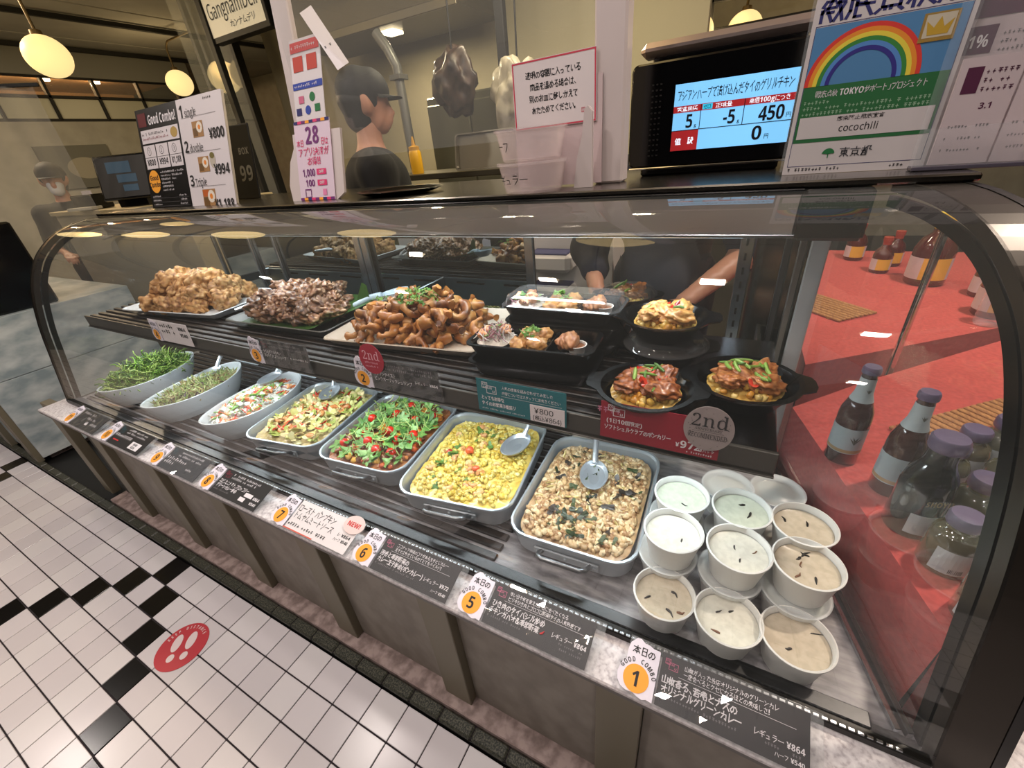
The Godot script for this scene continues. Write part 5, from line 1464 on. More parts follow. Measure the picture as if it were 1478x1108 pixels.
func shelf_cards() -> void:
	var grp := "cards on the upper shelf's rail"
	var W := ink("white")
	var at := func(x: float, y := 0.9225) -> Vector3: return Vector3(x, y, -0.7165)
	var t := card_base("white handwritten card with number 4 under the fried chicken", at.call(0.4), 0.265, 0.081, Color(0.84, 0.82, 0.8), "card_white", -0.05, grp, false)
	badge(t, 0.033, 0.0, "4", 0.95)
	for k in 2: small_print(t, 0.075, 0.055 - 0.022 * k, 0.1, 0.016, ink("black"), 0.0012, 40 + k)
	write(t, "¥864", 0.2, 0.054, 0.014, ink("black"), 0.0012, {"wide": 0.05})
	write(t, "¥540", 0.2, 0.03, 0.014, ink("black"), 0.0012, {"wide": 0.05})
	t = card_base("black card with number 3 under the grilled chicken", at.call(1.072), 0.215, 0.081, Color(0.04, 0.035, 0.035), "card_night", -0.05, grp, true)
	badge(t, -0.03, -0.002, "3")
	maker_mark(t, 0.008, 0.055, 0.018, ink("wine"), 0.0012)
	for k in 2: small_print(t, 0.04, 0.067 - 0.01 * k, 0.15, 0.0065, ink("grey"), 0.0012, 44 + k)
	write(t, "タイのグリルチキン", 0.006, 0.037, 0.0105, W, 0.0012, {"wide": 0.085})
	write(t, "スパイスよりハーブ", 0.006, 0.024, 0.0105, W, 0.0012, {"wide": 0.105})
	small_print(t, 0.13, 0.03, 0.08, 0.006, W, 0.0012, 46)
	t = card_base("black card with number 2 and a round crimson sticker", at.call(1.53), 0.215, 0.08, Color(0.04, 0.035, 0.035), "card_night", -0.05, grp, true)
	badge(t, -0.03, -0.003, "2")
	for k in 2: small_print(t, 0.05, 0.066 - 0.01 * k, 0.15, 0.0065, ink("grey"), 0.0012, 47 + k)
	write(t, "アジアンテイスト", 0.006, 0.037, 0.0105, W, 0.0012, {"wide": 0.075})
	write(t, "ビックガーリックシュリンプ", 0.006, 0.023, 0.0105, W, 0.0012, {"wide": 0.125})
	write(t, "レギュラー ¥864", 0.21, 0.032, 0.0075, W, 0.0012, {"al": "r", "wide": 0.07})
	disc("round_sticker", t, 0.014, 0.083, 0.041, 0.041, 0.0062, mt("crimson_sticker", Color(0.62, 0.08, 0.18), 0.45), 0.001, 36)
	write(t, "2nd", 0.014, 0.081, 0.023, mt("sticker_rose", Color(0.88, 0.66, 0.7), 0.5), 0.0068, {"al": "c", "face": "Droid Serif", "weight": 400})
	small_print(t, -0.01, 0.07, 0.05, 0.005, mt("sticker_rose"), 0.0068, 49)
	small_print(t, -0.01, 0.06, 0.05, 0.005, mt("sticker_rose"), 0.0068, 50)
	# teal card
	t = card_base("teal card with a white handwritten yen price", at.call(1.851), 0.212, 0.08, Color(0.1, 0.4, 0.43), "card_teal", -0.05, grp, false)
	maker_mark(t, 0.014, 0.047, 0.027, W, 0.0012)
	write(t, "人気の惣菜を組み合わせてみました", 0.064, 0.063, 0.0075, W, 0.0012, {"wide": 0.12})
	write(t, "内容についてはスタッフにお気きください", 0.064, 0.05, 0.0075, W, 0.0012, {"wide": 0.136})
	flat_rect("rule", t, 0.062, 0.045, 0.203, 0.0456, 0.0012, W)
	write(t, "とってもお得な", 0.01, 0.031, 0.0095, W, 0.0012, {"t": 0.14, "wide": 0.058})
	write(t, "タイのお惣菜3種盛り", 0.01, 0.0165, 0.0095, W, 0.0012, {"t": 0.14, "wide": 0.087})
	small_print(t, 0.01, 0.006, 0.115, 0.0035, W, 0.0012, 51)
	bx("price_slip", Vector3(0.17, 0.021, 0.0018), Vector3(0.078, 0.039, 0.0012), mt("slip_paper", Color(0.84, 0.8, 0.8), 0.6), t, 0.0)
	write(t, "¥800", 0.14, 0.022, 0.0125, ink("black"), 0.0028, {"weight": 400, "wide": 0.045})
	write(t, "(税込¥864)", 0.137, 0.005, 0.0115, ink("black"), 0.0028, {"weight": 400, "wide": 0.066})
	# red card
	t = card_base("crimson card priced 972 yen with a grey round sticker", at.call(2.134), 0.212, 0.08, Color(0.55, 0.06, 0.15), "card_crimson", -0.05, grp, false)
	maker_mark(t, 0.014, 0.051, 0.024, W, 0.0012)
	small_print(t, -0.006, 0.056, 0.05, 0.012, mt("smudge_pink", Color(0.75, 0.45, 0.55), 0.6), 0.0011, 52)
	write(t, "(1日10個限定)", 0.012, 0.036, 0.0092, W, 0.0012, {"wide": 0.068})
	write(t, "ソフトシェルクラブのポンカリー", 0.008, 0.0205, 0.0098, W, 0.0012, {"t": 0.13, "wide": 0.124})
	write(t, "¥", 0.14, 0.013, 0.009, W, 0.0012, {})
	write(t, "972", 0.148, 0.012, 0.016, W, 0.0012, {})
	write(t, "/1パック", 0.178, 0.012, 0.006, W, 0.0012, {"wide": 0.028})
	small_print(t, 0.16, 0.004, 0.045, 0.004, W, 0.0012, 53)
	disc("round_sticker", t, 0.19, 0.064, 0.04, 0.044, 0.006, mt("grey_sticker", Color(0.58, 0.53, 0.52), 0.5), 0.0012, 40)
	write(t, "2nd", 0.19, 0.068, 0.024, mt("sticker_ink", Color(0.16, 0.15, 0.16), 0.6), 0.0068, {"al": "c", "face": "Droid Serif", "weight": 400})
	write(t, "ANNIVERSARY", 0.19, 0.061, 0.0045, mt("sticker_ink"), 0.0068, {"al": "c", "face": "Droid Serif", "weight": 400})
	flat_rect("rule", t, 0.165, 0.058, 0.215, 0.0585, 0.0068, mt("sticker_ink"))
	write(t, "RECOMMENDED", 0.19, 0.045, 0.0095, mt("sticker_ink"), 0.0068, {"al": "c", "face": "Droid Serif", "weight": 400, "wide": 0.062})
	var r := RandomNumberGenerator.new()
	r.seed = 8
	var dots := G.new()
	for i in 34:
		var a := r.randf() * TAU
		var q := Vector2(cos(a) * 0.036, sin(a) * 0.04) * r.randf_range(0.78, 0.98) + Vector2(0.19, 0.064)
		dots.quad(Vector3(q.x - 0.0007, q.y, 0.0068), Vector3(q.x, q.y - 0.0009, 0.0068), Vector3(q.x + 0.0009, q.y, 0.0068), Vector3(q.x, q.y + 0.0007, 0.0068))
	obj("confetti_print", dots, mt("sticker_ink"), t)

# ---------------------------------------------------------------- things standing on the case
func on_top() -> void:
	var Y := 1.3415
	var W := ink("white")
	var K := ink("black")
	var white_card := mt("sign_white", Color(0.82, 0.79, 0.8), 0.5)
	# menu board, leaning back
	var t := thing("menu_board", "black and white combo menu board with plate pictures", "menu board", Vector3(-0.04, Y, -1.10))
	t.rotation.x = -0.26
	bx("board", Vector3(0.315, 0.19, -0.006), Vector3(0.63, 0.38, 0.01), mt("board_edge", Color(0.72, 0.68, 0.62), 0.5), t, 0.002)
	flat_rect("black_half", t, 0.0, 0.0, 0.325, 0.38, 0.0002, mt("board_black", Color(0.03, 0.028, 0.03), 0.35))
	flat_rect("white_half", t, 0.325, 0.0, 0.63, 0.38, 0.0002, white_card)
	flat_rect("red_corner", t, 0.015, 0.315, 0.08, 0.365, 0.001, mt("dark_red_print", Color(0.35, 0.05, 0.08), 0.5))
	write(t, "Good Combo!", 0.095, 0.318, 0.036, W, 0.001, {"wide": 0.215})
	flat_rect("white_strip", t, 0.02, 0.252, 0.315, 0.302, 0.001, white_card)
	for k in 2: small_print(t, 0.028, 0.28 - k * 0.017, 0.21, 0.011, [K, ink("wine")][k], 0.0015, 70 + k)
	disc("basket_print", t, 0.28, 0.277, 0.026, 0.019, 0.0015, mt("basket_tan", Color(0.66, 0.55, 0.3), 0.6))
	for k in 3:
		var x := 0.02 + k * 0.1
		flat_rect("price_box", t, x, 0.155, x + 0.093, 0.245, 0.001, white_card)
		arch("circle_print", t, x + 0.042, 0.222, 0.0145, 0.0162, 0.0015, K, 0.0, TAU)
		write(t, str(k + 1), x + 0.042, 0.215, 0.014, K, 0.0015, {"al": "c", "weight": 400})
		flat_rect("rule", t, x, 0.198, x + 0.093, 0.1995, 0.0015, K)
		write(t, ["¥800", "¥994", "¥1,188"][k], x + 0.046, 0.168, 0.024, K, 0.0015, {"al": "c", "wide": 0.07})
	disc("orange_disc", t, 0.062, 0.105, 0.045, 0.045, 0.0012, ink("orange"))
	write(t, "Good", 0.062, 0.11, 0.02, K, 0.0018, {"al": "c"})
	write(t, "Combo", 0.062, 0.083, 0.02, K, 0.0018, {"al": "c"})
	for k in 6: small_print(t, [0.12, 0.12, 0.12, 0.12, 0.12, 0.12][k], 0.135 - k * 0.014, [0.19, 0.17, 0.13, 0.09, 0.09, 0.1][k], 0.008, W, 0.0012, 75 + k)
	for k in 3:
		small_print(t, 0.02, 0.042 - k * 0.016, 0.08, 0.007, W, 0.0012, 85 + k)
		small_print(t, 0.24, 0.042 - k * 0.016, 0.06, 0.007, W, 0.0012, 88 + k)
		flat_rect("rule", t, 0.02, 0.038 - k * 0.016, 0.31, 0.0386 - k * 0.016, 0.0012, ink("grey"))
	small_print(t, 0.5, 0.36, 0.11, 0.011, K, 0.0012, 92)
	for k in 3:
		var y := 0.262 - k * 0.122
		write(t, str(k + 1), 0.338, y + 0.055, 0.042, K, 0.0012, {})
		write(t, ["single", "double", "Triple"][k], 0.375, y + 0.055, 0.026, K, 0.0012, {"face": "Droid Serif", "weight": 400, "sx": 0.8})
		flat_rect("rule", t, 0.345, y + 0.052, 0.58, y + 0.0532, 0.0012, ink("grey"))
		food_picture(t, 0.45 + 0.004 * k, y + 0.008, k)
		write(t, ["¥800", "¥994", "¥1,188"][k], 0.62, y - 0.032, 0.036, K, 0.0024, {"al": "r", "wide": 0.1 if k < 2 else 0.13})
	# a second dark sign behind it, ending in 99
	t = thing("price_sign", "dark price sign ending in 99 behind the menu board", "sign", Vector3(0.30, Y, -1.27))
	t.rotation.x = -0.2
	bx("board", Vector3(0.09, 0.14, 0), Vector3(0.2, 0.28, 0.008), mt("board_black"), t)
	write(t, "BOX", 0.1, 0.17, 0.025, mt("ink_dim", Color(0.5, 0.48, 0.42), 0.6), 0.005, {})
	write(t, "99", 0.085, 0.07, 0.06, mt("ink_dim"), 0.005, {})
	# leaning white post and payment sign
	t = thing("screen_post", "white leaning post at the left end of the clear screen", "post", Vector3(0.945, Y, -1.13))
	t.rotation.x = -0.13
	bx("upright", Vector3(0.03, 0.55, -0.03), Vector3(0.075, 1.1, 0.02), mt("post_white", Color(0.78, 0.73, 0.72), 0.4), t, 0.004)
	bx("foot_plate", Vector3(0.03, 0.006, -0.02), Vector3(0.12, 0.006, 0.09), mt("post_white"), t, 0.002)
	t = thing("payment_sign", "tall white and pink payment sign with a big 28", "sign", Vector3(0.985, Y, -1.085))
	t.rotation.x = -0.26
	var P := PackedVector2Array()
	for q in [[-0.05, 0.0], [-0.06, 0.05], [-0.045, 0.12], [-0.02, 0.16], [-0.02, 0.2], [0.2, 0.2], [0.2, 0.02], [0.16, -0.004], [0.0, -0.004]]: P.append(Vector2(q[0], q[1]))
	var g := G.new()
	g.prism(P, -0.012, -0.004)
	obj("stand", g, mt("post_white"), t)
	bx("offer_sheet", Vector3(0.08, 0.115, 0), Vector3(0.165, 0.23, 0.002), mt("sheet_pink", Color(0.84, 0.76, 0.82), 0.5), t, 0.0)
	bx("logo_sheet", Vector3(0.078, 0.34, -0.002), Vector3(0.135, 0.22, 0.002), white_card, t, 0.0)
	var violet := mt("ink_violet", Color(0.42, 0.12, 0.42), 0.5)
	var magenta := mt("ink_magenta", Color(0.82, 0.2, 0.42), 0.5)
	write(t, "28", 0.08, 0.165, 0.05, violet, 0.0025, {"al": "c", "sx": 0.85})
	write(t, "本日", 0.005, 0.16, 0.018, magenta, 0.0025, {"sx": 0.9})
	write(t, "日は", 0.118, 0.16, 0.018, magenta, 0.0025, {"sx": 0.9})
	write(t, "アプリ決済が", 0.08, 0.132, 0.022, magenta, 0.0025, {"al": "c", "wide": 0.145})
	write(t, "お得!!", 0.08, 0.105, 0.022, magenta, 0.0025, {"al": "c"})
	write(t, "1,000", 0.02, 0.072, 0.022, violet, 0.0025, {"wide": 0.06})
	write(t, "100", 0.03, 0.042, 0.02, violet, 0.0025, {"wide": 0.045})
	for k in 2: flat_rect("pink_tab", t, 0.088, 0.075 - 0.032 * k, 0.132, 0.092 - 0.032 * k, 0.0025, magenta)
	for k in 2: write(t, "OFF", 0.11, 0.079 - 0.032 * k, 0.009, W, 0.003, {"al": "c"})
	flat_rect("phone_print", t, 0.025, 0.008, 0.055, 0.034, 0.0025, violet, 0.003)
	flat_rect("pink_tab", t, 0.11, 0.014, 0.128, 0.032, 0.0025, mt("tab_rose", Color(0.85, 0.5, 0.66), 0.5))
	for e in [0.0, 0.224]:
		for k in 9: flat_rect("edge_print", t, k * 0.018, e, k * 0.018 + 0.018, e + 0.008, 0.0026, [violet, magenta, ink("navy"), ink("orange")][(k * 3 + int(e * 10)) % 4])
	flat_rect("red_banner", t, 0.014, 0.415, 0.142, 0.442, 0.0002, ink("red"))
	small_print(t, 0.02, 0.424, 0.11, 0.009, W, 0.0008, 95)
	for k in 2: flat_rect("red_picture", t, 0.022 + 0.062 * k, 0.365, 0.066 + 0.062 * k, 0.405, 0.0002, mt("picture_red", Color(0.7, 0.22, 0.16), 0.5))
	flat_rect("blue_banner", t, 0.012, 0.318, 0.145, 0.336, 0.0002, ink("blue"))
	small_print(t, 0.02, 0.323, 0.11, 0.008, W, 0.0008, 96)
	for k in 5:
		var q: Array = [[0.045, 0.29], [0.095, 0.294], [0.03, 0.258], [0.072, 0.26], [0.115, 0.263]][k]
		if k % 2 == 0: flat_rect("round_logo", t, q[0] - 0.012, q[1] - 0.01, q[0] + 0.012, q[1] + 0.01, 0.0002, [ink("pink"), ink("green"), ink("navy"), ink("blue"), ink("green")][k])
		else: disc("round_logo", t, q[0], q[1], 0.0125, 0.0125, 0.0002, [ink("pink"), ink("green"), ink("navy"), ink("blue"), ink("green")][k])
	# hanging slip of paper above
	t = thing("paper_slip", "white paper strip hanging askew above the payment sign", "paper", Vector3(1.15, 1.76, -1.2))
	t.rotation = Vector3(-0.5, 0.5, 0.5)
	bx("sheet", Vector3.ZERO, Vector3(0.04, 0.2, 0.0012), white_card, t, 0.0)
	small_print(t, -0.015, -0.03, 0.03, 0.008, K, 0.0012, 97)
	# steel tray on the top
	t = thing("steel_plate", "dark oval steel tray lying on the case top", "tray", Vector3(1.36, Y, -1.15))
	g = G.new()
	g.loft([oval(0.09, 0.07, 0.0), oval(0.12, 0.09, 0.004), oval(0.145, 0.11, 0.012), oval(0.147, 0.112, 0.014), oval(0.142, 0.108, 0.0135), oval(0.115, 0.086, 0.006), oval(0.085, 0.065, 0.004)], true, true)
	obj("dish", g, mt("dark_steel", Color(0.3, 0.3, 0.31), 0.2, 1.0), t)
	# microwave notice
	t = thing("notice_sign", "white notice with red border and four lines of text", "sign", Vector3(1.795, 1.468, -1.115))
	t.rotation = Vector3(-0.03, 0.0, 0.012)
	bx("sheet", Vector3(0.1, 0.065, 0), Vector3(0.2, 0.132, 0.002), mt("notice_white", Color(0.83, 0.79, 0.79), 0.5), t, 0.0)
	flat_rect("red_border", t, 0.001, 0.0, 0.199, 0.13, 0.0014, mt("border_red", Color(0.75, 0.22, 0.3), 0.5), 0.003)
	var lines := ["透明の容器に入っている", "商品を温める場合は、", "別のお皿に移しかえて", "あたためてください。"]
	for k in 4: write(t, lines[k], 0.1, 0.0965 - 0.0225 * k, 0.0125, K, 0.0014, {"al": "c", "t": 0.13, "wide": [0.132, 0.112, 0.118, 0.11][k]})
	maker_mark(t, 0.166, 0.012, 0.016, mt("border_red"), 0.0014)
	bx("back_panel", Vector3(0.105, -0.02, -0.004), Vector3(0.215, 0.21, 0.003), mt("back_pink", Color(0.76, 0.68, 0.68), 0.6), t, 0.0)
	# stacked clear containers
	for k in 2:
		t = thing("clear_container", ["lower clear plastic container lettered in black", "upper clear plastic container with a rolled rim"][k], "container", Vector3(1.873, Y + 0.064 * k, -1.03), 0.0, "clear plastic containers on the case top")
		g = G.new()
		g.lathe([Vector2(0.0, 0.001), Vector2(0.062, 0.001), Vector2(0.066, 0.004), Vector2(0.076, 0.056), Vector2(0.081, 0.058), Vector2(0.081, 0.063), Vector2(0.0755, 0.063), Vector2(0.0745, 0.056), Vector2(0.064, 0.006), Vector2(0.0, 0.003)], 36)
		var cm := mt("cloudy_plastic", Color(0.86, 0.8, 0.8, 0.3), 0.26)
		cm.transparency = BaseMaterial3D.TRANSPARENCY_ALPHA
		obj("body", g, cm, t)
		var s: String = ["ギュラー", "ーフ"][k]
		for i in s.length():
			var a := -0.62 + (i + (0.0 if k == 0 else 0.0)) * 0.26
			var h := Node3D.new()
			h.name = "marker_letter"
			t.add_child(h, true)
			h.transform = Transform3D(Basis(Vector3.UP, a) * Basis(Vector3(1, 0, 0), 0.19), Vector3(sin(a) * 0.0735, 0.03, cos(a) * 0.0735))
			write(h, s[i], -0.009, -0.008, 0.018, K, 0.002, {"t": 0.1})
	t = thing("sign_stand", "white curved acrylic stand right of the clear containers", "stand", Vector3(1.965, Y, -1.06))
	P = PackedVector2Array()
	for q in [[-0.004, 0.0], [0.004, 0.06], [0.016, 0.1], [0.022, 0.15], [0.03, 0.155], [0.038, 0.145], [0.038, 0.0]]: P.append(Vector2(q[0], q[1]))
	for k in 2:
		g = G.new()
		g.prism(P, -0.002 - 0.008 * k, 0.002 - 0.008 * k)
		obj("panel", g, mt("post_white"), t)
	t = thing("screen_post", "tall white post between the notice and the scale", "post", Vector3(2.02, Y, -1.15))
	bx("upright", Vector3(0, 0.6, 0), Vector3(0.068, 1.2, 0.05), mt("post_white"), t, 0.005)
	# clear screen between the posts
	t = thing("clear_screen", "clear splash screen between the two white posts", "screen", Vector3(1.48, Y + 0.11, -1.19))
	bx("sheet", Vector3(0, 0.5, 0), Vector3(1.0, 1.0, 0.003), pane("screen_sheet", Color(0.97, 0.98, 0.97), 0.05), t, 0.0)
	scale_display(Y)
	certificate(Y)
	leaflets(Y)
func food_picture(t: Node3D, x: float, y: float, k: int) -> void: # printed plate of food
	var g := Node3D.new()
	g.name = "food_print"
	t.add_child(g, true)
	var tan_ := mt("print_tan", Color(0.62, 0.46, 0.28), 0.5)
	var sz := 0.036 + 0.008 * (k / 2)
	flat_rect("dish_print", g, x - sz, y - sz * 0.75, x + sz, y + sz * 0.75, 0.0012, tan_)
	flat_rect("meat_print", g, x - sz * 0.9, y - sz * 0.65, x - sz * 0.05, y + sz * 0.1, 0.0015, mt("print_brown", Color(0.4, 0.28, 0.12), 0.5))
	if k == 2: flat_rect("curry_print", g, x - sz * 0.9, y + sz * 0.15, x, y + sz * 0.7, 0.0015, mt("print_orange", Color(0.7, 0.34, 0.1), 0.5))
	disc("egg_print", g, x + sz * 0.35, y + sz * 0.15, sz * 0.55, sz * 0.52, 0.0018, mt("print_egg", Color(0.86, 0.82, 0.76), 0.5))
	disc("yolk_print", g, x + sz * 0.35, y + sz * 0.15, sz * 0.23, sz * 0.23, 0.0021, mt("print_yolk", Color(0.85, 0.5, 0.14), 0.5))
	if k == 1:
		disc("cup_print", g, x + sz * 1.75, y + sz * 0.3, sz * 0.5, sz * 0.75, 0.0015, mt("print_cup", Color(0.7, 0.66, 0.6), 0.5))
		disc("cup_food_print", g, x + sz * 1.75, y + sz * 0.75, sz * 0.42, sz * 0.3, 0.0018, mt("print_olive", Color(0.42, 0.38, 0.16), 0.5))
func scale_display(Y: float) -> void:
	var t := thing("scale_display", "black shop scale showing prices on a pale blue screen", "scale", Vector3(2.035, Y, -1.25))
	t.rotation.x = -0.02
	var black := mt("scale_black", Color(0.02, 0.02, 0.025), 0.16)
	var g := G.new()
	g.xf = Transform3D(Basis(Vector3(1, 0, 0), Vector3(0, 0, 1), Vector3(0, -1, 0)), Vector3(0.18, 0.125, 0))
	g.loft([rr(0.178, 0.104, 0.014, -0.09), rr(0.18, 0.106, 0.016, -0.004), rr(0.176, 0.102, 0.014, 0.0)], true, true)
	obj("housing", g, black, t)
	bx("chrome_edge", Vector3(0.18, 0.017, 0.003), Vector3(0.352, 0.004, 0.006), mt("chrome", Color(0.8, 0.8, 0.8), 0.12, 1.0), t, 0.001)
	bx("top_bar", Vector3(0.19, 0.258, -0.05), Vector3(0.36, 0.03, 0.05), mt("silver_bar", Color(0.66, 0.6, 0.58), 0.3, 0.8), t, 0.012)
	bx("bar_hinge", Vector3(0.19, 0.236, -0.045), Vector3(0.3, 0.014, 0.03), black, t, 0.003)
	bx("pedestal", Vector3(0.18, 0.01, -0.045), Vector3(0.3, 0.02, 0.07), black, t, 0.004)
	var vents := G.new()
	for i in 14:
		for j in 3: vents.box(Vector3(0.05 + j * 0.009, 0.045 + i * 0.011, 0.0005), Vector3(0.004, 0.003, 0.001))
	obj("vent_slots", vents, mt("vent_grey", Color(0.1, 0.1, 0.1), 0.4), t)
	var s := Node3D.new()
	s.name = "screen"
	t.add_child(s)
	s.position = Vector3(0.1, 0.051, 0.001)
	var z := 0.0
	var lit := glow("screen_blue", Color(0.46, 0.74, 0.93), 0.75)
	var red := glow("screen_red", Color(0.56, 0.08, 0.1), 0.75)
	var dark := mt("screen_ink", Color(0.03, 0.03, 0.08), 0.4)
	var lw := glow("screen_white", Color(0.88, 0.9, 0.95), 0.7)
	flat_rect("backlit_sheet", s, 0, 0, 0.238, 0.131, 0.0004, lit)
	write(s, "アジアンハーブで漬け込んだタイのグリルチキン", 0.006, 0.1, 0.0185, dark, 0.0008, {"wide": 0.226, "t": 0.1})
	for q in [[0.0, 0.076, 0.058, 0.089], [0.0595, 0.076, 0.145, 0.089], [0.1465, 0.076, 0.238, 0.089], [0.0, 0.0, 0.058, 0.04]]: flat_rect("red_field", s, q[0], q[1], q[2], q[3], 0.0008, red)
	for q in [[0.0, 0.04, 0.238, 0.0415], [0.058, 0.04, 0.0595, 0.089], [0.145, 0.04, 0.1465, 0.089]]: flat_rect("grid_line", s, q[0], q[1], q[2], q[3], 0.0009, dark)
	write(s, "実重風袋", 0.008, 0.0785, 0.0085, lw, 0.0012, {"wide": 0.044})
	flat_rect("cyan_field", s, 0.0615, 0.0775, 0.082, 0.0878, 0.001, glow("screen_cyan", Color(0.15, 0.68, 0.82), 0.8))
	write(s, "ゼロ", 0.064, 0.079, 0.0075, dark, 0.0014, {"wide": 0.015})
	write(s, "正味量", 0.088, 0.0785, 0.0085, lw, 0.0012, {"wide": 0.034})
	write(s, "単価100gにつき", 0.154, 0.0785, 0.009, lw, 0.0012, {"wide": 0.076})
	write(s, "5", 0.045, 0.045, 0.027, dark, 0.0012, {"al": "r", "sx": 0.8})
	write(s, "-5", 0.132, 0.045, 0.027, dark, 0.0012, {"al": "r", "sx": 0.8})
	write(s, "450", 0.224, 0.044, 0.027, dark, 0.0012, {"al": "r", "sx": 0.8})
	write(s, "g", 0.047, 0.046, 0.006, dark, 0.0012, {})
	write(s, "g", 0.135, 0.046, 0.006, dark, 0.0012, {})
	write(s, "円", 0.2265, 0.046, 0.009, dark, 0.0012, {})
	write(s, "値　段", 0.009, 0.0125, 0.013, lw, 0.0012, {"wide": 0.041, "t": 0.13})
	write(s, "0", 0.188, 0.009, 0.027, dark, 0.0012, {"al": "r"})
	write(s, "円", 0.192, 0.01, 0.009, dark, 0.0012, {})
func certificate(Y: float) -> void:
	var t := thing("certificate_poster", "white inspection certificate with a rainbow on blue", "poster", Vector3(2.371, Y, -1.1))
	var w := 0.207
	bx("sheet", Vector3(w / 2, 0.15, 0), Vector3(w, 0.3, 0.002), mt("poster_white", Color(0.77, 0.74, 0.74), 0.5), t, 0.0)
	var z := 0.0014
	write(t, "徹底点検済", 0.1, 0.226, 0.027, ink("navy"), z, {"al": "c", "wide": 0.19, "t": 0.13})
	flat_rect("navy_border", t, 0.006, 0.013, w - 0.006, 0.222, z, ink("navy"), 0.0008)
	flat_rect("sky_field", t, 0.007, 0.138, w - 0.007, 0.22, z, mt("poster_blue", Color(0.28, 0.48, 0.66), 0.6))
	var band := [Color(0.8, 0.2, 0.16), Color(0.86, 0.52, 0.14), Color(0.86, 0.78, 0.24), Color(0.18, 0.48, 0.2), Color(0.3, 0.5, 0.75), Color(0.16, 0.13, 0.48)]
	for k in 6: arch("rainbow_band", t, 0.084, 0.138, 0.042 + (5 - k) * 0.006, 0.048 + (5 - k) * 0.006, z + 0.0004, mt("rainbow_%d" % k, band[k], 0.6))
	bx("gold_sticker", Vector3(0.168, 0.196, z + 0.0006), Vector3(0.042, 0.036, 0.001), mt("gold_edge", Color(0.68, 0.55, 0.3), 0.35, 0.4), t, 0.0)
	flat_rect("sticker_face", t, 0.1505, 0.183, 0.1855, 0.2115, z + 0.0013, mt("sticker_cream", Color(0.74, 0.7, 0.62), 0.5))
	var crown := G.new()
	crown.prism(PackedVector2Array([Vector2(0.156, 0.186), Vector2(0.18, 0.186), Vector2(0.184, 0.204), Vector2(0.174, 0.195), Vector2(0.168, 0.208), Vector2(0.162, 0.195), Vector2(0.152, 0.204)]), z + 0.0016, z + 0.0016)
	obj("crown_print", crown, mt("crown_gold", Color(0.72, 0.58, 0.2), 0.4), t)
	small_print(t, 0.15, 0.178, 0.036, 0.003, mt("crown_gold"), z + 0.0013, 101)
	flat_rect("green_field", t, 0.007, 0.052, w - 0.007, 0.138, z, mt("poster_green", Color(0.12, 0.38, 0.2), 0.6))
	write(t, "「徹底点検 TOKYOサポート」プロジェクト", 0.1, 0.121, 0.0095, ink("white"), z + 0.0004, {"al": "c", "wide": 0.155})
	for k in 3: small_print(t, 0.012, 0.111 - k * 0.0085, [0.04, 0.18, 0.18][k], 0.0055, mt("poster_mint", Color(0.6, 0.72, 0.6), 0.6), z + 0.0004, 103 + k)
	flat_rect("white_field", t, 0.011, 0.058, w - 0.011, 0.092, z + 0.0004, mt("poster_white"))
	write(t, "感染防止徹底宣言", 0.1, 0.083, 0.0065, ink("black"), z + 0.0008, {"al": "c", "wide": 0.066})
	write(t, "cocochili", 0.1, 0.066, 0.0105, ink("black"), z + 0.0008, {"al": "c", "weight": 400, "wide": 0.056})
	arch("fan_print", t, 0.066, 0.031, 0.0, 0.0095, z + 0.0004, ink("green"), 0.15, PI - 0.15)
	flat_rect("fan_stem", t, 0.0655, 0.025, 0.067, 0.032, z + 0.0004, ink("green"))
	write(t, "東京都", 0.082, 0.026, 0.0145, mt("ink_slate", Color(0.25, 0.25, 0.27), 0.6), z + 0.0004, {"wide": 0.048, "t": 0.09})
	small_print(t, 0.008, 0.0045, 0.085, 0.0055, ink("black"), z, 107)
	small_print(t, 0.16, 0.0045, 0.025, 0.005, ink("black"), z, 108)
	bx("stand_back", Vector3(w / 2, 0.16, -0.004), Vector3(w + 0.01, 0.31, 0.003), pane("acrylic", Color.WHITE, 0.06), t, 0.0)
